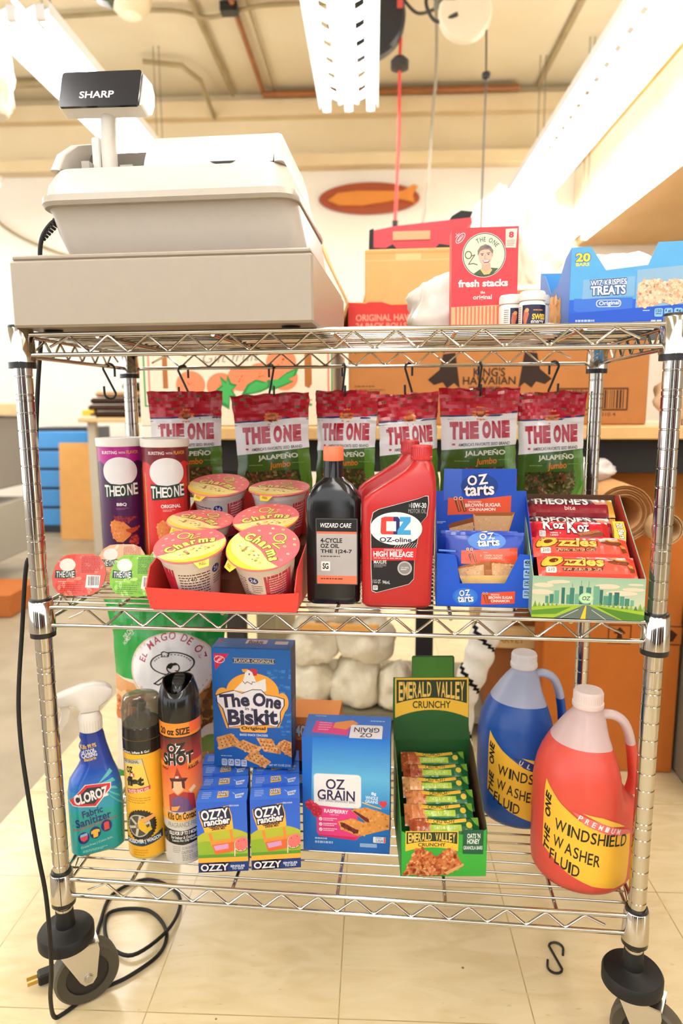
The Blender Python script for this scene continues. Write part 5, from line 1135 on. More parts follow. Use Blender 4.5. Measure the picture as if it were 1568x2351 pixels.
def grain():
    w, d, h = .1452, .082, .204
    root = T('breakfast_bar_box', 'blue raspberry breakfast bar box at the middle of the bottom shelf', 'bar box', (.0052, .0985, ZB), (0, 0, math.radians(.3)))
    b = MB(); b.box(-w / 2, 0, 0, w / 2, d, h, '1b6fc8', b=.001)
    A = Art(w, h, 70, 430, 1440, 2200)
    A.r(70, 430, 1440, 1050, '1570cc', '5fb2dc'); A.r(70, 1050, 1440, 1500, '5fb2dc', '2b8ace'); A.r(70, 1500, 1440, 2200, '1f7cc8', '145fb0')
    A.p([(70, 430), (240, 430), (180, 2200), (70, 2200)], '1a68c2')
    A.rr(245, 985, 995, 1510, 60, 'b8d4e4'); A.rr(255, 992, 985, 1500, 60, 'f0ecea'); A.t('OZ', 440, 1065, 740, 1225, '2a2350', .03); A.t('GRAIN', 305, 1235, 895, 1395, '2a2350', .03, 0, -1); A.t('SOFT BAKED BREAKFAST BARS', 320, 1388, 900, 1425, '6a6488', .01, 0, -2)
    A.p([(280, 1480), (830, 1520), (930, 1600), (960, 1960), (900, 2010), (330, 1960), (290, 1900)], 'e23c80'); A.p([(300, 1940), (940, 1960), (900, 2010), (330, 1965)], 'd0245c')
    A.t('RASPBERRY', 408, 1538, 790, 1598, 'fbeef0', .05, 0, -1.5); A.lines(500, 1615, 690, 1640, 1, 'f0a0bc', seed=1)
    for i in range(3): A.e(352, 1695 + i * 82, 28, 28, 'fbe8ee', 18); A.ln([(340, 1695 + i * 82), (350, 1706 + i * 82), (366, 1684 + i * 82)], 7, 'e23c80'); A.lines(392, 1676 + i * 82, 610, 1730 + i * 82, 2, 'fbe0e8', .45, 4 + i)
    for x, y, r_ in ((185, 1480, 75), (255, 1520, 72), (290, 1580, 85)):
        A.e(x, y, r_, r_, 'c41f3c', 20); pp = [(x + r_ * math.cos(t), y + r_ * math.sin(t)) for t in (k * PI / 6 for k in range(12))]; A.specks(pp, 26, ['d83a52', 'b0182f', 'e0566a'], 16, int(x))
    def bar(pts, fill, sd): A.p(pts, 'dc9448'); A.specks(pts, 70, ['d0843a', 'e8aa60', 'e6a050', 'c8742e'], 22, sd); A.p(fill, '6a2420'); A.specks(fill, 30, ['8a3a2c', '4a1418', '7c2c28'], 14, sd)
    bar([(830, 1540), (1060, 1480), (1300, 1540), (1435, 1590), (1435, 1760), (1180, 1840), (1100, 1740)], [(860, 1550), (900, 1545), (1110, 1660), (1120, 1715), (1060, 1700)], 3); bar([(620, 1720), (860, 1660), (1100, 1740), (1435, 1740), (1435, 1800), (1000, 1930), (940, 1935), (680, 1840)], [(660, 1730), (720, 1735), (950, 1850), (945, 1895), (900, 1895), (680, 1800)], 5)
    A.t('8g', 1150, 1240, 1228, 1300, 'eef4fa', .05); A.t('WHOLE', 1060, 1305, 1255, 1360, 'dcebf6', .05, 0, -4); A.t('GRAINS', 1055, 1365, 1255, 1415, 'dcebf6', .05, 0, -4); A.e(1312, 1405, 34, 34, 'e03a42', 16); A.e(1362, 1405, 34, 34, 'e03a42', 16); A.p([(1282, 1420), (1394, 1420), (1340, 1485)], 'e03a42')
    A.ln([(1010, 1405), (1150, 1450), (1300, 1490)], 22, 'e0b878'); A.rr(1180, 1930, 1378, 2025, 14, 'e4e8f0'); A.t('USA', 1225, 1970, 1345, 2015, '8a96ac', .05); A.lines(1215, 1940, 1345, 1962, 1, '6a7a9a', seed=3); A.r(1348, 1935, 1374, 2020, 'e0524a')
    A.lines(258, 1990, 520, 2030, 1, 'b8cce4', .6, 6); A.lines(258, 2045, 670, 2095, 1, 'a8c0de', .7, 7); A.rr(970, 2050, 1240, 2110, 10, '8fb0d4')
    A.paste(b, front(-w / 2, 0, 0))
    A = Art(w, d, 75, 130, 1480, 420); A.r(75, 130, 1480, 420, '1f6cc8'); A.p([(240, 215), (820, 260), (800, 390), (215, 365)], 'd8307c'); A.lines(300, 235, 510, 350, 4, 'f0a8c8', .4, 3); A.p([(560, 230), (840, 195), (950, 235), (830, 275), (760, 320), (540, 300)], 'e08a42'); A.rr(830, 255, 1350, 430, 40, 'ece8ea')
    A.t('GRAIN', 890, 285, 1300, 345, '2a2340', .03, 0, 180); A.t('OZ', 990, 352, 1190, 405, '2a2340', .03, 0, 180); A.lines(205, 145, 460, 165, 1, 'a8c8ea', seed=4); A.lines(1140, 190, 1450, 210, 1, 'a8c8ea', seed=5)
    A.paste(b, plane((-w / 2, 0, h), (1, 0, 0), (0, 1, 0))); b.obj('carton', CARD, root)
grain()
b = MB(); b.box(-.045, 0, 0, .045, .08, .172, 'e08a3c', b=.001); A = Art(.09, .172); A.r(0, 0, 100, 26, 'f08a3c'); A.r(40, 0, 100, 14, 'b8d8e8'); A.t('40S', 10, 9, 42, 22, 'f6ece0', .05, 0, 0, 'c8502c', .07); A.r(0, 26, 100, 50, 'a8482c'); A.r(0, 50, 100, 62, '2a2420'); A.r(0, 62, 100, 100, '2350a8'); A.rr(10, 66, 40, 76, 4, 'c8d4ec'); A.paste(b, front(-.045, 0, 0))
o = b.obj('snack_box', CARD, None, (-.066, .232, ZB)); tag(o, 'orange and blue snack box mostly hidden behind the breakfast bar box', 'snack box')

# granola display carton
def emerald_logo(A, x0, y0, x1, y1, big=True):
    h = y1 - y0; w = x1 - x0
    def cv(k, n=10, lo=0.0): return [(lerp(x0, x1, i / n), y0 + h * (k + lo * (2 * i / n - 1) ** 2)) for i in range(n + 1)]
    A.p([(x0, y0), (x1, y0), (x1, y1)] + cv(.80, 10, .20)[::-1], 'f2c03a')
    A.p([(x0 + w * .02, y0 + h * .05), (x1 - w * .02, y0 + h * .05)] + [(lerp(x1 - w * .02, x0 + w * .02, i / 10), y0 + h * (.50 + .14 * (2 * i / 10 - 1) ** 2)) for i in range(11)], '2a3a22')
    n = 'EMERALD VALLEY'; 
    for i, ch in enumerate(n):
        if ch == ' ': continue
        xx = x0 + w * (.05 + .9 * i / len(n)); q = (2 * (i + .5) / len(n) - 1) ** 2
        A.t(ch, xx, y0 + h * .10, xx + w * .058, y0 + h * (.47 + .12 * q), 'f0c860', .04)
    A.t('CRUNCHY', x0 + w * .24, y0 + h * .58, x0 + w * .76, y0 + h * .76, '2a3a1c', .03)
def granola(A, pts, sd): A.p(pts, 'c9703c'); A.specks(pts, 260, ['b85a2e', 'd88a50', 'e2a468', 'a84c28', 'cf7a44'], 26, sd, .6)
def emerald():
    w, D = .1358, .16; t = .001; a = math.radians(5.5)
    root = T('granola_carton', 'green granola bar display carton with raised header card', 'display carton', (.0968, .046, ZB), (0, 0, a))
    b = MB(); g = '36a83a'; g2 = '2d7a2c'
    b.box(0, 0, 0, w, D, t, g); b.prism([(0, 0), (w, 0), (w, .0815), (w * .9, .0740), (w * .86, .0725), (.012, .0715), (0, .079)], lambda u, v, d: (u, d, v), 0, t, g)
    for x, s_ in ((0, 1), (w, -1)):
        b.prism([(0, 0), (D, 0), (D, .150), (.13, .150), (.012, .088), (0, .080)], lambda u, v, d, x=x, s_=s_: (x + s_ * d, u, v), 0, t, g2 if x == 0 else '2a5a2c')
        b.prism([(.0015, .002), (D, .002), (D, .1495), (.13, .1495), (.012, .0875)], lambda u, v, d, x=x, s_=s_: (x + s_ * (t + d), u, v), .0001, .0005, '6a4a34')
    A = Art(w, .0815, 130, 1845, 1060, 2320)
    A.p([(700, 2080), (1060, 2060), (1060, 2320), (600, 2320)], '3fae3c'); emerald_logo(A, 180, 1862, 750, 2065)
    granola(A, [(160, 2300), (290, 2030), (380, 2040), (520, 2120), (640, 2030), (720, 2060), (805, 2215), (640, 2300), (400, 2310)], 4); A.p([(805, 2215), (800, 2190), (600, 2280), (640, 2300)], 'e0a868')
    A.p([(800, 1850), (1020, 1850), (1020, 2095), (800, 2090)], '1f5a3c'); A.t("OATS 'N", 845, 1885, 985, 1935, 'e8eee4', .05); A.t('HONEY', 845, 1940, 980, 1992, 'e8eee4', .05); A.t('GRANOLA BARS', 806, 2010, 1012, 2048, 'e0e8dc', .04)
    A.paste(b, front(0, 0, 0)); b.obj('carton_body', CARD, root)
    b = MB(); dg = '1d5426'
    b.prism([(0, .0), (w, .0), (w, .150), (w * .96, .205), (w * .97, .262), (w * .79, .262), (w * .79, .2985), (w * .77, .301), (w * .25, .301), (w * .235, .2985), (w * .235, .262), (-.001, .262), (-.002, .205), (0, .150)], lambda u, v, d: (u, D - d + max(0, v - .15) * .10, v), 0, .0012, dg)
    A = Art(w * .985, .151, 60, 240, 830, 870); A.r(60, 240, 830, 870, '1f6a2c', '174a22'); emerald_logo(A, 75, 245, 825, 545)
    A.paste(b, plane((-.0005, D - .0013, .150 - .036 + .0), (1, 0, 0), (0, .0, 1)) if False else (lambda x, y, h: V((x - .0006, D - .00135 + max(0, .112 + y - .15) * .10 - h, .112 + y))), sy=.019)
    A = Art(w * .53, .036); A.r(0, 0, 100, 100, '3f7a24'); A.paste(b, lambda x, y, h: V((x + w * .24, D - .0014 + (.263 + y - .15) * .10 - h, .263 + y))); b.obj('header_card', CARD, root)
    return root
emerald()
def granola_bar(i, lab):
    L, wd = .112, .036; lean = .62
    f = lambda a, e: .0075 * (max(0, math.sin(PI * e)) ** .5) * min(1, max(.08, min(a, 1 - a) * 9)) + .0007 * noise.noise(V((a * 22, e * 5, i * 5.1)))
    b = MB(); b.grid(lambda a, e: (a * L, e * wd, f(a, e)), 28, 9, '1f5a30'); b.grid(lambda a, e: ((1 - a) * L, e * wd, -.004 * min(1, max(.05, min(a, 1 - a) * 9)) * math.sin(PI * e)), 28, 9, '1a4a28')
    A = Art(L, wd, 0, 0, 320, 100); A.r(0, 0, 320, 100, '1c5a34', '236a34'); granola(A, [(0, 12), (55, 8), (82, 30), (70, 62), (84, 84), (30, 96), (0, 90)], i)
    A.p([(72, 8), (160, 20), (262, 6), (262, 24), (160, 38), (78, 28)], 'e8b83a'); A.t('CRUNCHY', 110, 14, 210, 32, '3a4a1c', .03); A.r(92, 38, 236, 66, 'a8c03c'); A.t('OATS & HONEY', 110, 44, 218, 58, 'd8e49c', .02); A.lines(110, 76, 220, 86, 1, 'c8dccc', seed=i); A.e(272, 40, 14, 14, 'd8b83a', 12); A.p([(282, 0), (320, 0), (320, 40), (300, 30)], '7aa83a')
    A.paste(b, lambda x, y, h: V((x, y, f(min(1, max(0, x / L)), min(1, max(0, y / wd))) + h)), sx=L / 28, sy=wd / 9, h0=.0005)
    o = b.obj('granola_bar', FILM, ang=70)
    u = i * .0245; o.matrix_world = MX.Translation((.0968, .046, ZB)) @ MX.Rotation(math.radians(5.5), 4, 'Z') @ MX.Translation((.0115 + (.004, -.002, .003, -.001, .002, 0)[i], .006 + u, .057 + i * .0098)) @ MX.Rotation(lean, 4, 'X')
    return tag(o, lab, 'granola bar', 'granola bars in the green carton')
for i, nm in enumerate(('frontmost granola bar, just above the front panel of the green carton', 'second granola bar from the front of the green carton', 'third granola bar from the front of the green carton', 'fourth granola bar from the front of the green carton', 'fifth granola bar from the front of the green carton', 'rearmost granola bar, below the header card of the green carton')): granola_bar(i, nm)

# washer fluid jugs
def jug_master(col, capc, ribbon, word, label, loc, rz, name_level=.188):
    root = T('washer_fluid_jug', label, 'washer fluid jug', loc, (0, 0, rz), 'gallon jugs of washer fluid')
    prof = [(.060, 0), (.071, .003), (.0765, .012), (.0785, .03), (.0785, .06), (.0785, .135), (.0785, .150), (.0770, .165), (.0735, .183), (.0675, .200), (.060, .215), (.051, .230), (.041, .245), (.0315, .258), (.0245, .266), (.0222, .270), (.0215, .285)]
    N_ = 72
    def pt(r, z, j):
        a = 2 * PI * j / N_; k = max(0.0, math.cos(a)); s_ = 0
        if .125 < z < .268:
            s_ = math.sin(PI * min(1, (z - .125) / .10)) if z < .175 else 1.0
            if z > .175: s_ = max(0, 1 - max(0, (z - .235) / .033))
        rr = r * (1 - .46 * s_ * max(0, (k - .52) / .48) ** 1.3)
        q = 1
        return (rr * q * math.cos(a), rr * q * math.sin(a), z)
    fine = []
    for p, q in zip(prof, prof[1:]):
        n = max(1, int(abs(q[1] - p[1]) / .005))
        for i in range(n): t = i / n; fine.append((lerp(p[0], q[0], t), lerp(p[1], q[1], t)))
    fine.append(prof[-1]); cut = name_level
    emp = 'f0d6d0' if col[0] in 'ef' else 'c9d0e6'
    cols = []
    for p, q in zip(fine, fine[1:]):
        z = (p[1] + q[1]) / 2; cols.append(C(col) if z < cut else C(emp))
    b = MB(); b.loft([[pt(r, z, j) for j in range(N_)] for r, z in fine], cols); b.obj('jug_body', MILK, root, ang=50)
    b = MB(); hp = bez([(.019, 0, .262), (.036, 0, .2635), (.052, 0, .255), (.062, 0, .236), (.068, 0, .208), (.0715, 0, .182), (.0735, 0, .160), (.070, 0, .140)], 5); n = len(hp)
    secs = []
    for i, p in enumerate(hp):
        t = (hp[min(i + 1, n - 1)] - hp[max(i - 1, 0)]).normalized(); nn = V((t.z, 0, -t.x)); e = lerp(.0085, .0105, i / n)
        secs.append([p + nn * (e * .80 * math.cos(2 * PI * j / 16)) + V((0, e * 1.25 * math.sin(2 * PI * j / 16), 0)) for j in range(16)])
    b.loft(secs, [C(col) if (hp[i].z < cut) else C(emp) for i in range(n - 1)]); b.obj('handle', MILK, root)
    b = MB(); b.lathe([(.0232, .2755), (.0238, .2765), (.0238, .2825), (.0225, .2835), (.0222, .285), (.0222, .299), (.0205, .302), (.0, .302)], 40, capc, caps=(True, False))
    for i in range(40): b.box(-.0004, -.0002, .286, .0004, .0006, .298, capc); b.xf(MX.Rotation(2 * PI * i / 40, 4, 'Z') @ MX.Translation((0, .0221, 0)), len(b.v) - 8)
    b.obj('cap', MILK if False else PLAS, root)
    # label: wraps the front, edge curving down from the left to the right
    b = MB(); R = .0790; Wl, Hl = .146, .160
    def rz_(z):
        for p_, q_ in zip(prof, prof[1:]):
            if p_[1] <= z <= q_[1]: return lerp(p_[0], q_[0], (z - p_[1]) / (q_[1] - p_[1])) + .0005
        return R
    A = Art(Wl, Hl, 880, 820, 1275, 1310)
    out = [(880, 825), (905, 850), (960, 905), (1040, 965), (1140, 1010), (1275, 1050), (1280, 1150), (1268, 1300), (1200, 1306), (1100, 1285), (1000, 1240), (930, 1190), (880, 1160)]
    edge = [(p[0], p[1]) for p in out]
    A.p(edge, 'f7bd3c')
    A.p([(1050, 925), (1130, 940), (1200, 975), (1235, 1000), (1160, 985)], 'f7c04a'); A.p([(1010, 925), (1100, 955), (1200, 1000), (1260, 1025), (1278, 1050), (1180, 1035), (1060, 980)], ribbon)
    n = len(word)
    for i, ch in enumerate(word):
        u = (i + .5) / n; x, y = lerp(1030, 1215, u), lerp(940, 1022, u ** .85)
        A.t(ch, x - 8, y - 12, x + 8, y + 14, 'f4ece8', .03, 0, -22)
    for s_, q, ro in (('WINDSHIELD', (935, 985, 1252, 1100), -12), ('WASHER', (932, 1068, 1130, 1190), -14), ('FLUID', (920, 1148, 1052, 1255), -14)):
        x0, y0, x1, y1 = q; nn = len(s_); pos = 0; wd = []
        for ch in s_: bb = glyphs(ch, .02, 0)[1]; wd.append((bb[2] - bb[0]) + .12)
        tot = sum(wd)
        for ch, wch in zip(s_, wd):
            u = (pos + wch / 2) / tot; pos += wch; cx = lerp(x0, x1, u); cy = lerp(y0 + 28, y1 - 30, u); hw = (x1 - x0) * wch / tot * .42
            A.t(ch, cx - hw, cy - 29, cx + hw, cy + 29, '22201c', .02, 0, -4)
    for i, ch in enumerate('THE ONE'):
        if ch == ' ': continue
        cy = 1150 - i * 42; A.t(ch, 884, cy - 17, 922, cy + 17, '22201c', .07, .2, 80)
    A.paste(b, lambda x, y, h: V(((rz_(y + .014) + h) * math.cos(math.radians(-93) + (x - Wl / 2) / R), (rz_(y + .014) + h) * math.sin(math.radians(-93) + (x - Wl / 2) / R), y + .014)), sx=.004, sy=.01, step=.00008, clip=False); b.obj('label', CARD, root)
    return root
jug_master('f4604e', 'f2ddd4', 'e8706a', 'PREMIUM', 'pink washer fluid jug with white cap at the right front of the bottom shelf', (.3855, .0985, ZB), math.radians(-4), .224)
jug_master('2a62bc', 'ece6e4', '2a3a78', 'ULTRA', 'blue washer fluid jug standing behind the pink one', (.3125, .2555, ZB), math.radians(2), .222)

# big bag of pork rinds / chips
def mago():
    w, h = .232, .365; x, y = -.3655, .300
    def P(u, v, side):
        uu = u - .5; e = max(0, math.sin(PI * v)) ** .45; bul = .052 * (max(0, 1 - (2 * abs(uu)) ** 2.4)) * e
        wr = .005 * noise.noise(V((u * 5, v * 6, 2.2))) * e + .004 * noise.noise(V((u * 11, v * 9, 5.2))) * (1 - e * .4)
        return V((uu * w * (1 - .10 * math.sin(PI * v) * 0 - .06 * e + (.10 * (v > .8) * (v - .8) * 5)), -side * bul + wr, v * h))
    b = MB(); b.grid(lambda u, v: P(u, v, 1), 34, 44, '1f9a36'); b.grid(lambda u, v: P(1 - u, v, -1) + V((0, .0008, 0)), 34, 44, '1f9a36')
    A = Art(w, h, 475, -32, 1005, 1028)      # crop pixels of the zoomed view, 2 per image pixel
    A.r(475, -80, 1005, 980, '1fa23a'); A.r(475, 400, 1005, 980, 'f0e6d0'); A.p([(475, 640), (475, 400), (600, 420), (640, 500), (560, 640)], 'e8a868'); ch_ = [(840, 480), (1005, 300), (1005, 980), (860, 980), (800, 700)]; A.p(ch_, 'a8742c'); A.specks(ch_, 160, ['8a5a20', 'c08a3c', '6f4a1c', 'd0a050'], 22, 3); A.specks([(480, 500), (640, 470), (660, 640), (480, 640)], 60, ['e09048', 'f0c890', 'd87838'], 24, 8)
    A.e(780, 330, 196, 200, 'e8c8b0', 44); A.e(780, 330, 188, 192, 'f4f1ee', 44); A.arc('EL MAGO DE OZ', 782, 330, 128, 32, 168, 12, 'b0283e', .015)
    A.ring(785, 300, 98, 62, 7, '2a2c22', 40); A.p([(735, 235), (748, 228), (775, 240), (770, 262), (738, 262)], '2a2c22'); A.p([(741, 240), (750, 234), (768, 244), (764, 258), (744, 258)], 'f4f1ee')
    for i in range(14):
        a = math.radians(15 + i * 11); A.e(785 + 84 * math.cos(a), 300 - 50 * math.sin(a), 5, 3, '2a2c22', 6)
    A.ring(790, 325, 28, 28, 6, '2a2c22', 24, 100, 440); A.p([(762, 322), (768, 300), (800, 296), (815, 308), (790, 312), (780, 330)], '2a2c22'); A.ln([(800, 340), (812, 342)], 5, '2a2c22')
    A.ln([(770, 352), (740, 378), (705, 410)], 6, '2a2c22'); A.ln([(805, 352), (830, 350), (866, 342)], 6, '2a2c22'); A.ln([(745, 378), (750, 400), (790, 380), (840, 372)], 6, '2a2c22'); A.ln([(698, 412), (720, 420), (756, 392)], 6, '2a2c22')
    for i in range(4): A.ln([(750 + i * 10, 370 - i * 3), (757 + i * 10, 388 - i * 3)], 5, '2a2c22')
    A.t('DIP CHIPS', 536, 125, 614, 152, 'dcecd0', .04, 0, 48); A.t('HOMESTYLE', 530, 160, 612, 182, 'dcecd0', .03, 0, 48); A.lines(640, 98, 830, 110, 1, '90d098', seed=3)
    A.e(945, 720, 45, 48, 'f4f0e4', 22); A.e(935, 790, 48, 55, '6f9a3c', 22)
    A.paste(b, lambda xx, yy, hh: P(min(1, max(0, xx / w)), min(1, max(0, yy / h)), 1) + V((0, -hh, 0)), sx=w / 34, sy=h / 44, h0=.0006)
    o = b.obj('chip_bag', FILM, None, (x, y, ZB + .001), (math.radians(-3), 0, math.radians(4)), ang=80)
    tag(o, 'big green chip bag with round white emblem behind the spray cans', 'chip bag')
mago()
b = MB(); b.tube([(p[0], 0, p[2]) for p in hook_pts(.072, .0125)], .0021, 8, '17161a')
o = b.obj('s_hook', PLAS, None, (.378, .196, .0022), (-PI / 2, 0, math.radians(-14))); tag(o, 'black S-hook lying on the floor tiles under the cart', 'hook', 'black S-hooks')
# ------------------------------------------------------------------ top shelf
ZT = ZS[0] + 0.0036
def fresh():
    w, d, h = .0960, .045, .1505; root = T('cracker_box', 'red cracker box with round portrait emblem on the top shelf', 'cracker box', (.2125, .120, ZT), (0, math.radians(-.5), math.radians(1)))
    b = MB(); b.box(-w / 2, 0, 0, w / 2, d, h, 'e8343c', b=.0008)
    A = Art(w, h, 80, 60, 1055, 1620)
    A.r(80, 60, 1055, 1620, 'ee4046')
    A.ring(207, 205, 62, 62, 9, 'fbe4e2', 24) if False else None
    A.e(207, 205, 92, 48, 'fbe8e6', 28, 48); A.e(207, 205, 82, 38, 'ee4046', 28, 48); A.t('NABISCO', 150, 190, 264, 222, 'fbe8e6', .04, 0, 48); A.ln([(132, 190), (190, 135)], 7, 'fbe8e6'); A.ln([(140, 140), (180, 180)], 7, 'fbe8e6')
    A.e(555, 462, 320, 325, 'f6ece0', 48); A.e(555, 462, 312, 317, '23281e', 48); A.e(555, 462, 302, 307, 'cfdcc2', 48)
    A.arc('THE ONE', 560, 475, 205, 66, 122, 34, '5a5c4a', .01)
    A.ring(325, 455, 46, 52, 14, '6a6236', 22); A.ln([(375, 470), (420, 455), (330, 590), (400, 580), (460, 600)], 12, '6a6236')
    A.p([(400, 735), (505, 665), (555, 700), (665, 650), (770, 660), (700, 730), (620, 770), (520, 772), (450, 755)], '4a5c3c'); A.p([(500, 670), (530, 640), (640, 640), (680, 680), (640, 740), (560, 750)], 'd8b878')
    A.p([(525, 580), (650, 580), (655, 660), (590, 705), (525, 660)], 'd8a894'); A.e(575, 470, 98, 135, 'e2b8a0', 30); A.e(672, 455, 16, 36, 'd8a890', 12); A.p([(465, 470), (460, 400), (500, 335), (575, 305), (650, 340), (690, 400), (685, 450), (655, 420), (630, 385), (560, 380), (500, 400), (478, 440)], '8a786a'); A.p([(545, 350), (620, 320), (655, 360), (600, 360)], '6e5a78')
    A.ln([(505, 445), (550, 440)], 9, '6a5048'); A.ln([(595, 438), (645, 430)], 9, '6a5048'); A.e(530, 462, 13, 8, '4a3a38', 10); A.e(620, 455, 13, 8, '4a3a38', 10); A.ln([(575, 460), (562, 515), (590, 517)], 7, 'c08a78'); A.p([(535, 540), (585, 535), (645, 530), (625, 575), (560, 580)], 'a05a52'); A.p([(545, 543), (635, 535), (615, 560), (560, 564)], 'f6f0ea')
    A.p([(865, 95), (1035, 92), (1020, 370), (868, 365)], 'f7dcc8'); A.t('8', 912, 135, 985, 225, 'd83a48', .08); A.lines(885, 255, 1000, 350, 4, 'e08a7c', .55, 4)
    A.t('fresh stacks', 182, 815, 915, 925, 'fbeee4', .06); A.t('the', 510, 985, 580, 1025, 'fbeee4', .03); A.t('original', 405, 1040, 680, 1130, 'fbeee4', .03)
    A.p([(80, 1215), (880, 1195), (960, 1240), (960, 1620), (80, 1620)], 'f0b080')
    for i in range(13): A.p([(140 + i * 56, 1215), (172 + i * 56, 1215), (166 + i * 56, 1620), (146 + i * 56, 1620)], 'e27a5c'); A.p([(172 + i * 56, 1210), (184 + i * 56, 1210), (172 + i * 56, 1620), (166 + i * 56, 1620)], 'f7cc9c')
    A.p([(960, 1240), (1055, 1330), (1055, 1620), (860, 1620)], 'ef8a68')
    A.paste(b, front(-w / 2, 0, 0)); b.obj('carton', CARD, root)
fresh()
def pill_master():
    root = T('supplement_bottle', 'x', 'pill bottle', (0, 0, 0), group='small white supplement bottles'); r = .0182
    b = MB(); b.lathe([(.0165, 0), (r, .0015), (r, .0355), (.0165, .0385), (.0150, .0395)], 40, 'f4ede4')
    A = Art(PI * r, .030, 0, 0, 157, 82); A.r(30, 0, 157, 82, '1f1a3c'); A.lines(4, 6, 24, 76, 9, '9a948c', .45, 3); A.t('SWISS', 70, 34, 128, 56, 'f2cc3a', .07); A.t('energy', 66, 58, 122, 74, 'e8e0e0', .03, .2); A.lines(74, 18, 124, 26, 1, 'd88a40', seed=2); A.p([(38, 20), (52, 14), (58, 34), (48, 72), (38, 74), (34, 48)], 'c86a50'); A.e(50, 20, 8, 8, 'e0a060', 12); A.p([(100, 70), (112, 70), (106, 80)], 'd82a3a')
    A.paste(b, cylmap(r + .00015, .003, math.radians(-88), PI * r), sx=.002); b.obj('bottle', PLAS, root)
    b = MB(); b.lathe([(.0172, .0392), (.0180, .0400), (.0180, .0500), (.0165, .0525), (0, .0525)], 40, 'f8f2ea', caps=(True, False))
    for i in range(44): b.box(-.0003, -.0002, .0405, .0003, .0004, .0495, 'efe8de'); b.xf(MX.Rotation(2 * PI * i / 44, 4, 'Z') @ MX.Translation((0, .0179, 0)), len(b.v) - 8)
    b.obj('cap', PLAS, root); return root
pb = pill_master(); pb.location = (.2755, .082, ZT); pb['label'] = 'small white supplement bottle, frontmost of the three beside the red cracker box'
dup(pb, (.2515, .1135, ZT), (0, 0, math.radians(40)), 'small white supplement bottle between the frontmost one and the red cracker box')
o = dup(pb, (.289, .121, ZT), (0, 0, math.radians(-60)), 'small white supplement bottle tucked against the end of the blue treats carton')
def treats():
    w, D = .225, .20; t = .0011; root = T('treats_carton', 'blue open-top carton of crisped rice treats at the right end of the top shelf', 'display carton', (.3245, .072, ZT), (0, 0, math.radians(1.5)))
    fp = [(0, 0), (w, 0), (w, .1165), (.116, .1135), (.104, .084), (.048, .078), (.026, .1095), (0, .1085)]
    b = MB(); bl = '3f93d8'
    b.box(0, 0, 0, w, D, t, bl); b.prism(fp, lambda u, v, d: (u, d, v), 0, t, bl); b.prism([(0, 0), (w, 0), (w, .11), (0, .11)], lambda u, v, d: (u, D - d, v), 0, t, bl)
    for x, s_ in ((0, 1), (w, -1)): b.prism([(0, 0), (D, 0), (D, .108), (.165, .100), (.120, .066), (.075, .070), (.03, .100), (0, .1085)], lambda u, v, d, x=x, s_=s_: (x + s_ * d, u, v), 0, t, '4f8fdc')
    A = Art(w, .1165, 585, 590, 1910, 1370)
    A.r(585, 590, 1910, 1370, '5aa8dc'); A.r(585, 1110, 1910, 1370, '2a62d0'); A.p([(620, 1100), (1090, 1095), (1090, 1190), (1060, 1205), (650, 1222), (622, 1200)], '3f74d4'); A.p([(585, 1235), (1910, 1120), (1910, 1370), (585, 1370)], '2458c8')
    A.t('20', 622, 692, 738, 770, 'f4d83a', .07, 0, 0, '2a4a9a', .04); A.t('BARS', 626, 778, 732, 808, 'f4d83a', .05, 0, 1)
    A.p([(690, 930), (1100, 905), (1100, 1080), (685, 1105)], '7fb0d4'); A.t('WIZ KRISPIES', 748, 930, 1035, 985, 'f2f2f6', .04, 0, 3, '3a5a9a', .10); A.t('TREATS', 752, 985, 1030, 1068, 'f2f2f6', .06, 0, 2, '3a5a9a', .08)
    A.rr(800, 1112, 1000, 1178, 26, 'f0f2f8'); A.rr(807, 1118, 993, 1172, 22, '3a6ed0'); A.t('Original', 822, 1122, 985, 1170, 'f0f2f8', .04, 0, 2)
    A.p([(1115, 850), (1510, 815), (1510, 1160), (1115, 1190)], '8fb4d0')
    for pts, s_ in (([(1125, 975), (1180, 940), (1300, 945), (1330, 980), (1320, 1150), (1180, 1190), (1130, 1170)], 3), ([(1330, 975), (1380, 940), (1480, 945), (1505, 980), (1490, 1150), (1400, 1165), (1325, 1140)], 5)): A.p(pts, 'f0cba8'); A.specks(pts, 110, ['e8b890', 'f6dcc0', 'e2a880', 'f4d0a8'], 14, s_)
    A.lines(1175, 1210, 1250, 1226, 1, 'd0e0f4', seed=1); A.facts(1268, 1196, 66, 76, 12, 6, '8cc4ea', '1c3c78')
    A.lines(640, 1290, 850, 1318, 1, 'b8ccf0', .7, 3); A.lines(640, 1325, 985, 1360, 1, 'b8ccf0', .7, 4); A.lines(1245, 1300, 1570, 1325, 1, 'd0dcf4', .7, 5)
    # the print keeps to the cut-out panel
    keep = []
    for ly, p in A.it:
        for (xa, xb, fa, fb) in ((0, .026, .1085, .1095), (.026, .048, .1095, .078), (.048, .104, .078, .084), (.104, .116, .084, .1135), (.116, w, .1135, .1165)):
            q = clip_half(clip_half(p, 0, xa, False), 0, xb, True) if True else p
            if len(q) < 3: continue
            o_ = []; n = len(q)
            g = lambda s_: s_[1] - (fa + (fb - fa) * (s_[0] - xa) / (xb - xa))
            for i in range(n):
                a, c = q[i], q[(i + 1) % n]; ga, gc = g(a), g(c)
                if ga <= 0: o_.append(a)
                if (ga <= 0) != (gc <= 0): tt = ga / (ga - gc); o_.append(tuple(lerp(a[k], c[k], tt) for k in range(5)))
            if len(o_) >= 3: keep.append((ly, o_))
    A.it = keep; A.paste(b, front(0, 0, 0))
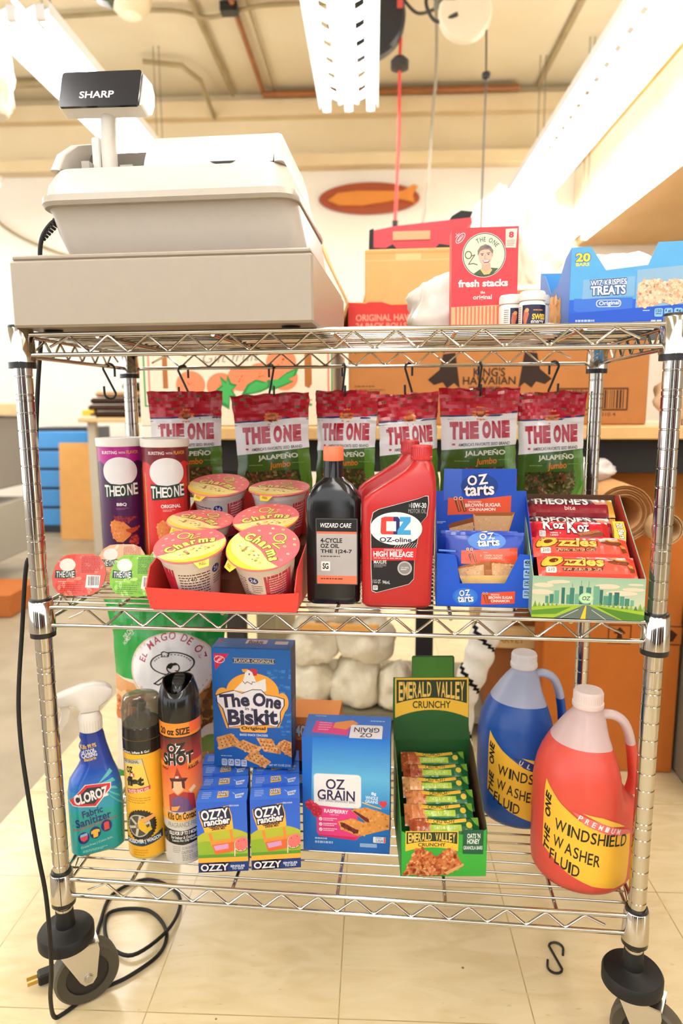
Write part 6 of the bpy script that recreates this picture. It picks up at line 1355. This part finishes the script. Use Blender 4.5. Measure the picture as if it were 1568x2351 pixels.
    A = Art(D, .1, 0, 0, 200, 100); A.r(0, 0, 200, 100, '7fb0e8'); A.p([(10, 100), (10, 50), (90, 40), (150, 55), (150, 100)], 'ecc07a'); A.specks([(10, 100), (10, 50), (90, 40), (150, 55), (150, 100)], 80, ['f4d8a4', 'e0a85c', 'f0cc90'], 7, 3); A.p([(120, 100), (150, 86), (200, 92), (200, 100)], '2a5cc8'); A.lines(60, 20, 120, 36, 2, 'eef4fc', .6, 3)
    A.it = [(l, p) for l, p in A.it if all(q[1] < .062 for q in p)] + []
    A.paste(b, plane((0, D, 0), (0, -1, 0), (0, 0, 1))); b.obj('carton_body', CARD, root)
treats()
def crumple(name, c, R, sd, col, m, label, cat, flat=.0, group=None, amp=.28, n=30, loc=None):
    b = MB(); i0 = 0; secs = []
    for j in range(n + 1):
        ph = PI * j / n; ring = []
        for i in range(2 * n):
            th = 2 * PI * i / (2 * n); d = V((math.sin(ph) * math.cos(th), math.sin(ph) * math.sin(th), -math.cos(ph)))
            k = 1 + amp * noise.noise(d * 1.4 + V((sd, 0, 0))) + amp * .55 * abs(noise.noise(d * 3.4 + V((0, sd, 0)))) + amp * .16 * noise.noise(d * 9 + V((0, 0, sd)))
            q = V((d.x * R[0] * k, d.y * R[1] * k, d.z * R[2] * k)); 
            if q.z < -R[2] * (1 - flat): q.z = -R[2] * (1 - flat)
            ring.append((q.x, q.y, q.z + R[2] * (1 - flat)))
        secs.append(ring)
    b.loft(secs, col, caps=(False, False)); o = b.obj(name, m, None, c, ang=70); return tag(o, label, cat, group)
BAGM = mat('thin_white_plastic', 0.3, sss=0.15, bump=0.3, scale=30)
crumple('plastic_bag', (.178, .235, ZT), (.082, .060, .064), 3, 'f7efe4', BAGM, 'crumpled white plastic bag behind the red cracker box', 'plastic bag', .35)
crumple('plastic_bag', (.425, .172, ZT + .002), (.088, .066, .066), 8, 'f8f2ea', BAGM, 'white plastic bag bulging out of the blue treats carton', 'plastic bag', .3, amp=.22)
# ------------------------------------------------------------------ the workbench behind the cart and what is on and under it
R0 = (0, 0, TH)
t = T('workbench', 'wood-topped workbench with dark apron behind the cart', 'workbench', (0, 0, 0))
b = MB(); b.box(-.47, .85, .889, 1.75, 1.42, .922, 'e6b878', b=.003); b.obj('tabletop', WOOD, t)
b = MB(); b.box(-.44, .90, .80, 1.70, .93, .8888, '2c2a28'); b.obj('apron', MATT, t)
for x, y, c in ((-.42, .92, '3a3632'), (.125, .95, '1f1e20'), (1.66, .92, '3a3632'), (-.42, 1.35, '3a3632'), (1.66, 1.35, '3a3632')):
    b = MB(); b.box(x, y, 0, x + .05, y + .05, .80, c); b.obj('leg', MATT, t)
b = MB(); b.box(-.42, .97, .055, 1.70, 1.40, .075, '8a8068'); b.obj('lower_shelf', MATT, t)
t = T('bread_roll_carton', 'big brown bread roll carton with black lettering on the workbench', 'carton', (0, 0, 0))
b = MB(); k = 'b97a44'; b.box(-.068, .985, .9225, .735, 1.36, 1.2555, k, b=.003)
A = Art(.803, .333, 800, 697, 1480, 975)
A.r(800, 697, 1480, 750, 'd0403a'); A.p([(800, 697), (840, 700), (860, 692), (900, 704), (1480, 698), (1480, 690), (800, 690)], 'e0a868')
A.t('ORIGINAL HAWAIIAN SWEET', 818, 724, 1056, 739, 'e8a088', .03); A.t('24-PACK ROLLS', 818, 743, 936, 756, 'e8a088', .03)
A.t("KING'S", 1090, 846, 1162, 866, '3a2a20', .04); A.t('HAWAIIAN', 1066, 866, 1186, 884, '3a2a20', .04); A.lines(1080, 888, 1170, 894, 1, '6a4a30', seed=2)
for s_ in (1, -1):
    cx = 1126; f = lambda x, s_=s_: cx + s_ * (x - cx)
    A.p([(f(985), 872), (f(1012), 850), (f(1020), 815), (f(1048), 812), (f(1060), 893), (f(1046), 880), (f(1030), 892), (f(1020), 878), (f(1000), 884)], '3a2c26')
A.rr(1282, 893, 1438, 944, 3, '5a3a24'); A.r(1286, 897, 1434, 940, k); A.bars(1290, 898, 1430, 939, 26, '3f2c20'); A.t('0 73435 1010 4', 1320, 948, 1412, 956, '5a3a24', .02)
A.lines(815, 884, 880, 890, 1, '7a5030', seed=1); A.lines(815, 892, 886, 906, 2, '8a5c38', seed=5)
A.paste(b, front(-.068, .985, .9225)); b.obj('carton_body', KRAFT, t)
b = MB(); b.prism([(-.068, 0), (.73, 0), (.72, .09), (-.05, .085)], lambda u, v, d: (u, 1.36 + v * .5 + d, 1.2555 + v), 0, .003, k); b.obj('rear_flap', KRAFT, t)
b = MB(); b.box(-.025, 1.03, 1.256, .36, 1.33, 1.402, 'e3ad70', b=.003); A = Art(.385, .146); A.r(0, 6, 100, 9, 'd29a5c'); A.r(0, 20, 100, 22, 'ecbc84'); A.r(22, 9, 40, 20, 'ecc48c'); A.paste(b, front(-.025, 1.03, 1.256))
tag(b.obj('cardboard_box', KRAFT), 'plain tan cardboard box on top of the bread roll carton', 'cardboard box')
t = T('power_tool', 'red and black hand tool lying on the plain tan box', 'power tool', (0, 1.12, 1.4025))
b = MB(); b.prism([(-.012, .012), (.22, .006), (.222, .03), (.27, .075), (.268, .09), (.06, .074), (-.012, .062)], lambda u, v, d: (u, d, v), -.03, .03, 'd8323a'); b.obj('tool_body', PLAS, t)
b = MB(); b.prism([(.205, .084), (.265, .090), (.272, .108), (.24, .112), (.215, .098)], lambda u, v, d: (u, d, v), -.02, .02, '1c1a1a'); b.obj('grip', RUBB, t)
b = MB(); b.prism([(-.018, .004), (-.005, 0), (-.004, .068), (-.016, .064)], lambda u, v, d: (u, d, v), -.033, .033, '1c1a1a'); b.obj('nose', RUBB, t)
b = MB(); b.prism([(-.006, 0), (.22, 0), (.215, .016), (.18, .022), (.17, .012), (.06, .013), (.05, .024), (.03, .014), (-.006, .016)], lambda u, v, d: (u, d, v), -.034, .034, '242222'); b.obj('base_guard', RUBB, t)
b = MB(); b.box(.05, -.0345, .034, .155, -.0302, .058, 'e0a070', b=.001); b.box(.07, -.036, .004, .165, -.0342, .010, 'c8c4be'); b.obj('side_plate', PLAS, t)
t = T('orange_crate', 'white produce box printed with oranges and green leaves on the workbench', 'produce box', (0, 0, 0))
b = MB(); wb = 'f3e6cc'; b.box(-.655, .945, .9225, -.108, 1.30, 1.130, wb, b=.003)
A = Art(.547, .2075, 320, 808, 762, 990)
for x, c in ((331, '3f9a4c'), (342, 'e88068'), (751, 'e88068'), (759, '3f9a4c')): A.r(x, 808, x + 4, 940, c)
A.r(331, 938, 345, 942, '3f9a4c'); A.r(701, 926, 716, 930, 'e87a60'); A.r(701, 936, 716, 942, '3f9a4c')
A.r(376, 808, 388, 898, 'b06a2c'); A.p([(700, 808), (716, 808), (716, 890), (710, 900), (700, 895)], 'b06a2c')
for x, y, r_ in ((440, 890, 34), (510, 894, 33), (556, 875, 31), (600, 872, 33), (648, 838, 34), (655, 875, 30)): A.e(x, y, r_, r_, 'f08a5c', 26); A.specks([(x - 8, y - 8), (x + 8, y - 8), (x + 8, y + 8), (x - 8, y + 8)], 5, ['c0602c'], 2, int(x))
for pts in ([(495, 905), (512, 890), (508, 868), (522, 882), (526, 866), (534, 886), (548, 890), (536, 904), (545, 918), (530, 920), (528, 950), (512, 940), (500, 948), (506, 926)], [(556, 915), (570, 890), (590, 878), (612, 884), (630, 876), (622, 898), (600, 908), (570, 915)], [(615, 880), (640, 878), (660, 862), (688, 850), (680, 870), (664, 878), (676, 884), (650, 896), (625, 905)]):
    A.p(pts, '2f8a40'); cx = sum(p[0] for p in pts) / len(pts); cy = sum(p[1] for p in pts) / len(pts); A.p([(lerp(cx, p[0], .75), lerp(cy, p[1], .75)) for p in pts], '45b055')
A.t('Gift fruit', 470, 812, 600, 836, '9a8a78', -.01, .3, 2); A.paste(b, front(-.655, .945, .9225)); b.obj('box_body', CARD, t)
b = MB(); fl = [(-.110, 1.131), (-.066, 1.245), (-.072, 1.262), (-.120, 1.36), (-.152, 1.440)]
for (x0, z0), (x1, z1) in zip(fl, fl[1:]):
    b.poly([(x0, .95, z0), (x0, 1.20, z0), (x1, 1.20, z1), (x1, .95, z1)], 'e6bd84'); b.poly([(x0 - .004, .95, z0), (x1 - .004, .95, z1), (x1 - .004, 1.20, z1), (x0 - .004, 1.20, z0)], 'e6bd84'); b.poly([(x0, .95, z0), (x1, .95, z1), (x1 - .004, .95, z1), (x0 - .004, .95, z0)], 'b88850')
b.obj('side_flap', KRAFT, t)
# right: big orange-brown carton on the floor, kraft rolls on it
b = MB(); b.box(.46, .835, .001, .808, .962, .655, 'c8702c', b=.003); A = Art(.348, .654)
for x in (47, 84):
    A.r(x, 37.5, x + 17, 45.5, '6a3416'); A.r(x + 1, 38, x + 16, 45, 'c8702c')
A.p([(55.5, 38.5), (60, 41), (57, 41.5), (58, 44), (53, 44), (54, 41.5), (51, 41)], '4a2410'); A.p([(92.5, 39), (97, 41), (94, 44), (89, 44), (88, 41)], '4a2410'); A.paste(b, front(.46, .835, .001))
tag(b.obj('cardboard_box', KRAFT), 'tall orange-brown carton with recycling marks standing on the floor behind the right post', 'cardboard box')
b = MB(); b.box(.64, 1.015, .0755, .98, 1.30, .79, 'bd7430', b=.003); tag(b.obj('cardboard_box', KRAFT), 'orange-brown carton under the workbench, behind the kraft paper rolls', 'cardboard box')
def roll(name, x, z, r0, r1, ya, yb, col, label, nl=4, ax=0):
    b = MB(); secs = []; n = 40
    P = lambda r, y, sd: [(x + r * (1 + .012 * noise.noise(V((math.cos(2 * PI * j / n) * 2, math.sin(2 * PI * j / n) * 2, sd)))) * math.cos(2 * PI * j / n), y, z + r * math.sin(2 * PI * j / n)) for j in range(n)]
    secs = [P(r0, yb, 1), P(r0, ya, 1)]
    for i in range(nl):
        a = lerp(r0, r1, (i + .6) / nl); secs += [P(a + .002, ya + .004 * (i % 2), 2 + i), P(a, ya + .016, 2 + i), P(a - .0012, ya + .001 + .006 * (i % 2), 3 + i)]
    secs += [P(r1, ya + .002, 9), P(r1, yb, 9)]
    b.loft(secs[::-1], col, caps=(False, False)); o = b.obj(name, KRAFT, ang=50); return tag(o, label, 'paper roll', 'kraft paper rolls')
roll('paper_roll', .606, .7235, .067, .040, .70, 1.01, 'd9a26a', 'loose kraft paper roll on the tall orange-brown carton', 5)
roll('paper_roll', .690, .694, .0365, .0305, .66, 1.0, 'd2ac7c', 'narrow kraft paper tube beside the loose paper roll', 1)
crumple('paper_sheet', (.565, .86, .785), (.06, .05, .028), 12, 'f2ece6', BAGM, 'crumpled white paper lying on the kraft paper roll', 'paper')
# under the bench
def carton(x0, y0, z0, x1, y1, z1, col, label, txt=None, tape=None):
    b = MB(); b.box(x0, y0, z0, x1, y1, z1, col, b=.002); A = Art(x1 - x0, z1 - z0)
    if tape: A.r(44, 0, 56, 100, tape)
    if txt: A.t(txt, 18, 42, 58, 72, '9a7a48', .03)
    A.paste(b, front(x0, y0, z0)); o = b.obj('cardboard_box', KRAFT); return tag(o, label, 'cardboard box')
carton(.33, .99, .0755, .59, 1.35, .285, '9c6034', 'brown carton on the low shelf of the workbench, behind the blue jug', None, 'a86c3c')
carton(.305, .975, .2855, .53, 1.30, .345, 'e0bd84', 'flat tan carton with faint lettering on the brown carton under the workbench', 'HARVEY')
carton(.34, 1.0, .3455, .635, 1.35, .785, '9a5a2c', 'dark brown carton, topmost of the stack under the workbench')
for (x, y, z, r, sd, lb) in ((-.20, 1.06, .0755, (.075, .085, .08), 2, 'white cloth bundle, bottom left of the heap under the workbench'), (-.05, 1.06, .0755, (.078, .085, .09), 5, 'white cloth bundle at the bottom middle of the heap under the workbench'), (.07, 1.045, .0755, (.06, .08, .075), 7, 'smaller white cloth bundle at the bottom right of the heap'), (-.19, 1.07, .205, (.08, .085, .075), 9, 'white cloth bundle, upper left of the heap under the workbench'), (-.02, 1.07, .215, (.085, .085, .08), 11, 'white cloth bundle, upper right of the heap under the workbench'), (-.10, 1.08, .335, (.11, .085, .085), 13, 'white cloth bundle on top of the heap under the workbench')):
    crumple('cloth_bundle', (x, y, z), r, sd, 'fdf3da', CLOTH, lb, 'cloth bundle', .30, 'white cloth bundles under the workbench', .26)
b = MB(); b.box(-.215, .972, .315, .02, .985, .345, 'f0b060', b=.004); tag(b.obj('foam_strip', MATT), 'orange foam strip lying across the white cloth bundles', 'foam strip')
b = MB(); b.box(-.36, 1.04, .0755, -.30, 1.40, .42, 'a89c7c', b=.003); tag(b.obj('board', MATT), 'grey-green board standing upright beside the white cloth bundles', 'board')
# black-and-white striped fabric tube
b = MB(); pth = bez([(.36, .80, .50), (.335, .79, .45), (.300, .78, .385), (.285, .77, .33), (.262, .76, .27), (.245, .76, .21), (.242, .765, .12), (.245, .77, .03), (.246, .77, .0015)], 8)
rr_ = [lerp(.040, .030, i / len(pth)) * (1 + .07 * math.sin(i * .9)) for i in range(len(pth))]; n0 = len(b.f)
b.tube(pth, rr_, 28, 'f2ece0')
for i in range(n0, len(b.f)):
    q = b.f[i]
    if len(q) == 4:
        ring = (q[0] // 28); j = q[0] % 28
        if (ring * 2 + j) % 28 < 3: b.c[i] = C('1c1a1c')
tag(b.obj('windsock', CLOTH, ang=60), 'white fabric tube with black spiral stripe drooping under the workbench', 'fabric tube')
b = MB(); b.box(.815, .66, .001, 1.25, .96, .52, '8a8474', b=.01); tag(b.obj('storage_bin', PLAS), 'grey storage bin on the floor at the right edge', 'storage bin')
crumple('fabric_pile', (.86, .98, .9225), (.10, .08, .085), 21, 'd8b892', CLOTH, 'tan and white fabric pile on the workbench behind the right post', 'fabric', .3)
b = MB(); b.box(1.02, 2.9, 0, 1.24, 3.0, 1.735, 'd8452f', b=.004); tag(b.obj('locker', MATT, None, (0, 0, .001)), 'red locker showing behind the blue treats carton', 'locker')
# ------------------------------------------------------------------ hanging things under the ceiling
t = T('cord_reel', 'black cord reel with red cord hanging from the ceiling', 'cord reel', room(.015, 3.2, 3.08), R0)
b = MB(); b.lathe([(.05, -.05), (.20, -.048), (.215, -.03), (.215, .03), (.20, .048), (.05, .05)], 48, '24262c'); b.xf(MX.Rotation(PI / 2, 4, 'X')); b.obj('reel_drum', PLAS, t)
b = MB(); b.box(-.06, -.03, .20, .10, .03, .40, '24262c', b=.004); b.obj('bracket', PLAS, t)
b = MB(); b.lathe([(.025, 0), (.05, .01), (.05, .05), (.03, .07)], 20, '3a3634'); b.xf(MX.Translation((.185, 0, -.27))); b.obj('cord_guide', RUBB, t)
b = MB(); b.box(.168, -.06, .02, .198, -.05, .07, 'd8584a'); b.obj('sticker', CARD, t)
b = MB(); b.tube(bez([(.19, 0, -.1), (.185, 0, -.25), (.183, 0, -.6), (.165, 0, -1.06)]), .009, 8, 'd84a44'); b.obj('cord', RUBB, t)
b = MB(); b.tube([(.165, 0, -1.06), (.163, 0, -1.18)], [.018, .012], 10, '2a2626'); b.obj('connector', RUBB, t)
t = T('pendant_reel', 'white disc reel with grey junction box and thin line near the ceiling', 'pendant reel', room(.50, 2.75, 2.86), R0)
b = MB(); b.lathe([(0, -.03), (.12, -.03), (.13, -.02), (.13, .02), (.12, .03), (0, .03)], 48, 'f2e6cc', caps=(False, False)); b.xf(MX.Rotation(PI / 2, 4, 'X')); b.obj('disc', PLAS, t)
b = MB(); b.box(-.20, -.05, .14, .02, .06, .22, '5a5e52', b=.006); b.box(-.15, -.03, .04, -.04, .05, .64, '6e7064', b=.006); b.obj('junction_box', PLAS, t)
b = MB(); b.tube(bez([(-.14, 0, .14), (-.19, 0, .06), (-.14, 0, -.03), (-.04, -.04, -.02)]), .009, 8, '3a3832'); b.obj('flex_cord', RUBB, t)
b = MB(); b.tube([(.105, 0, -.06), (.11, 0, -.30), (.10, 0, -1.2)], .0045, 6, '4a4640'); b.obj('pull_line', RUBB, t)
b = MB(); b.lathe([(0, -.022), (.02, -.012), (.022, 0), (.02, .012), (0, .022)], 20, '22222a', caps=(False, False)); b.xf(MX.Translation((.11, 0, -.28))); b.obj('stop_ball', PLAS, t)
b = MB(); b.lathe([(.012, -.07), (.014, 0), (.008, .03)], 12, '3a3838'); b.xf(MX.Translation((.10, 0, -1.22))); b.obj('line_weight', PLAS, t)
b = MB(); b.tube([room(*p) for p in bez([(.40, 3.4, 3.45), (.42, 3.4, 3.0), (.40, 3.4, 2.6), (.36, 3.4, 2.1), (.30, 3.4, 2.02)])], .009, 8, 'a8a08c'); b.tube([room(*p) for p in bez([(.2, 3.3, 3.25), (.3, 3.3, 3.15), (.42, 3.35, 3.2)])], .009, 8, '4a4640'); tag(b.obj('hanging_cable', RUBB), 'thin grey cable dropping behind the white disc reel', 'cable')
t = T('fish_plaque', 'oval brown wall plaque with a carved orange fish', 'wall plaque', room(.02, 5.09, 2.67), R0)
b = MB(); b.lathe([(.0, 0), (.41, 0), (.42, .01), (.41, .03), (0, .03)], 48, 'a84c22', caps=(False, False)); b.xf(MX.Diagonal((1, 1, .30, 1)) @ MX.Rotation(PI / 2, 4, 'X')); b.obj('board', WOOD, t)
b = MB(); fo_ = [(-.34, -.02), (-.25, -.06), (-.05, -.065), (.14, -.04), (.26, -.02), (.38, -.05), (.36, .01), (.40, .08), (.36, .09), (.27, .04), (.10, .045), (-.10, .05), (-.26, .035)]
b.prism(fo_, lambda u, v, d: (u, -.03 - d, v), 0, .03, 'e08a34'); b.obj('fish', WOOD, t)
t = T('alarm_sounder', 'white round ceiling alarm with red top', 'alarm', room(-1.30, 3.2, 3.22), R0)
b = MB(); b.lathe([(0, -.10), (.06, -.09), (.11, -.04), (.12, 0), (.11, .03)], 32, 'f4e2bc', caps=(False, True)); b.obj('dome', PLAS, t)
b = MB(); b.lathe([(.07, .0302), (.07, .12), (.05, .28)], 24, 'c83a30'); b.obj('base', PLAS, t)
b = MB(); b.prism([(-.09, .10), (-.05, .02), (.0, -.02), (.05, -.04), (.06, .0), (.09, .10)], lambda u, v, d: (u, d, v), -.03, .03, '3a4a34'); tag(b.obj('hanging_ornament', PLAS, None, room(-1.06, 2.06, 2.62), R0), 'dark green hanging ornament at the top edge', 'ornament')
b = MB(); b.tube([(0, 0, .1), (0, 0, .87)], .004, 6, '4a4640'); b = b.obj('hanging_cord', RUBB, bpy.data.objects['hanging_ornament'])
b = MB(); b.box(-.11, -.04, -.03, .0, .04, .03, '1e1c1a', b=.003); tag(b.obj('junction_box', PLAS, None, room(-.80, 3.78, 3.455), R0), 'small black junction box on the ceiling conduit', 'junction box')
crumple('plastic_sheet', room(-1.66, 2.36, 2.285), (.075, .07, .165), 31, 'f4e6cc', BAGM, 'crumpled clear plastic hanging at the left edge under the fixture', 'plastic sheet', amp=.4)
for x, y, r, sd, lb in ((.76, 3.3, (.12, .11, .26), 33, 'white plastic sheet bundle hanging left, below the end of the right fixture'), (1.04, 3.3, (.12, .11, .25), 37, 'white plastic sheet bundle hanging right, below the end of the right fixture'), (.92, 3.62, (.20, .09, .29), 41, 'large white plastic bundle behind the two hanging ones')):
    crumple('plastic_sheet', room(x, y, 1.66), r, sd, 'fbf2e2', BAGM, lb, 'plastic sheet', amp=.3)
t = T('storage_rack', 'white wire storage rack carrying plastic bundles behind the treats carton', 'rack', room(.90, 3.45, 0), R0)
b = MB(); b.box(-.36, -.25, 1.62, .36, .38, 1.655, 'f4ead8'); b.obj('rack_shelf', MATT, t)
for x in (-.34, .32):
    for y in (-.23, .34): b = MB(); b.box(x, y, 0, x + .03, y + .03, 1.62, 'e0d4bc'); b.obj('rack_post', MATT, t)
# ------------------------------------------------------------------ the left side of the shop
t = T('work_table', 'pale wood work table with folded brown cloths in the left background', 'table', (-1.86, 3.6, 0), R0)
b = MB(); b.box(-.20, -.25, .875, 1.2, .55, .905, 'ecc890', b=.004); b.obj('tabletop', WOOD, t)
for x in (-.16, 1.1):
    for y in (-.2, .5): b = MB(); b.box(x, y, 0, x + .05, y + .05, .8745, 'd8d0bc'); b.obj('leg', MATT, t)
b = MB(); b.box(-.1, -.18, .55, 1.0, .5, .57, 'c8b898'); b.obj('lower_shelf', MATT, t)
def folded(x, y, z, w, d, h, n, col, label):
    b = MB()
    for i in range(n):
        zz = h * i / n; k = rnd.uniform(-.012, .012); b.box(-w / 2 + k, -d / 2, zz, w / 2 + k * .5, d / 2, zz + h / n * .92, col[i % len(col)], b=h / n * .38)
    o = b.obj('folded_cloth', CLOTH, None, (x, y, z), R0); return tag(o, label, 'folded cloth', 'folded cloths on the left table')
folded(-1.75, 3.55, .9055, .50, .30, .13, 3, ['3f2e22', '4a362a'], 'dark brown folded cloth on the pale work table, bottom of the pile')
folded(-1.74, 3.55, 1.0365, .46, .28, .04, 1, ['b08a68'], 'tan folded cloth between the two brown ones')
folded(-1.64, 3.55, 1.0775, .28, .26, .06, 1, ['2f241e'], 'dark folded cloth on top of the pile')
b = MB(); b.box(-.04, -.03, 0, .04, .03, .05, 'f0c83c', b=.004); b.box(-.05, -.04, -.0001, .05, .04, .012, 'e8e0d0'); tag(b.obj('small_carton', CARD, None, (-2.0, 3.42, .9056), R0), 'small yellow carton on the pale work table left of the cloths', 'carton')
t = T('drawer_unit', 'blue plastic drawer unit under the far left table', 'drawer unit', (-2.52, 4.1, 0), R0)
b = MB(); b.box(-.26, 0, .0, .20, .35, .82, '2a3440'); b.obj('cabinet', PLAS, t)
for i in range(5): b = MB(); b.box(-.24, -.02, .06 + i * .15, .17, -.0005, .19 + i * .15, '4a9ae0', b=.006); b.obj('drawer', PLAS, t)
b = MB(); b.prism([(-.20, .001), (.24, .001), (.24, .712), (-.20, .712)], lambda u, v, d: (u, v * .1 + d, v), 0, .02, 'eeb264'); tag(b.obj('plywood_board', WOOD, None, (-2.28, 3.84, 0), R0), 'orange plywood board leaning before the blue drawer unit', 'board')
t = T('utility_cart', 'grey utility cart with pale wood top at the left edge', 'utility cart', (-2.42, 2.65, 0), R0)
b = MB(); b.box(-.55, -.35, .93, .27, .35, 1.0, 'e9cfa2', b=.006); b.obj('top', WOOD, t)
b = MB(); b.box(-.52, -.32, .52, .24, .32, .925, '8c857c', b=.006); b.obj('upper_box', MATT, t); b = MB(); b.box(-.52, -.32, .12, .24, .32, .44, 'a8a294', b=.006); b.obj('lower_box', MATT, t)
for x in (-.52, .215):
    for y in (-.32, .295): b = MB(); b.box(x, y, 0.0, x + .025, y + .025, .93, 'd8d0c0'); b.obj('leg', MATT, t)
b = MB(); b.box(-.53, -.35, .455, .26, -.325, .49, 'e4e0d4', b=.004); b.obj('front_rail', MATT, t)
b = MB(); b.box(-.22, -.15, .001, .22, .15, .11, 'b86a34', b=.004); tag(b.obj('cardboard_box', KRAFT, None, (-1.98, 2.12, 0), R0), 'low rust-brown carton on the floor before the grey utility cart', 'cardboard box')
b = MB(); b.prism([(-.06, 0), (.05, 0), (.06, .05), (0, .07), (-.05, .05)], lambda u, v, d: (u, d, v), -.03, .03, 'e8623c'); tag(b.obj('orange_lamp', PLAS, None, room(-2.35, 5.03, 2.20), R0), 'small orange-red lamp on the white wall left of the register', 'lamp')
# unseen dark cabinets added behind the photographer to darken the chrome's reflections
for x, w_, c, lb in ((-4.7, 1.2, '5a4030', 'brown storage cabinet furthest left behind the viewer'), (-1.25, 1.0, '3a2c26', 'dark storage cabinet left of the black one behind the viewer'), (1.25, .7, '54463a', 'narrow brown storage cabinet right of the black one behind the viewer'), (3.8, 1.3, '3c2c28', 'dark storage cabinet furthest right behind the viewer'), (-2.6, 1.1, '4a3426', 'dark brown storage cabinet at the left behind the viewer'), (.35, .8, '2e2a2c', 'black storage cabinet straight behind the viewer'), (2.2, 1.2, '7a3a30', 'red-brown storage cabinet at the right behind the viewer')):
    t = T('reflection_cabinet', lb, 'cabinet', room(x, -4.2, 0), R0); b = MB(); b.box(-w_ / 2, -.4, .001, w_ / 2, 0, 1.42, c, b=.006); b.obj('carcass', MATT, t)
    for s_ in (-1, 1):
        b = MB(); b.box(min(0.004 * s_, s_ * w_ / 2 * .98), 0.0005, .06, max(.004 * s_, s_ * w_ / 2 * .98), .018, 1.37, c, b=.003); dd = b.obj('door', MATT, t); b = MB(); b.box(s_ * .05 - .008, .0182, .95, s_ * .05 + .008, .04, 1.1, 'c8c4bc', b=.002); b.obj('handle', STEEL, dd)
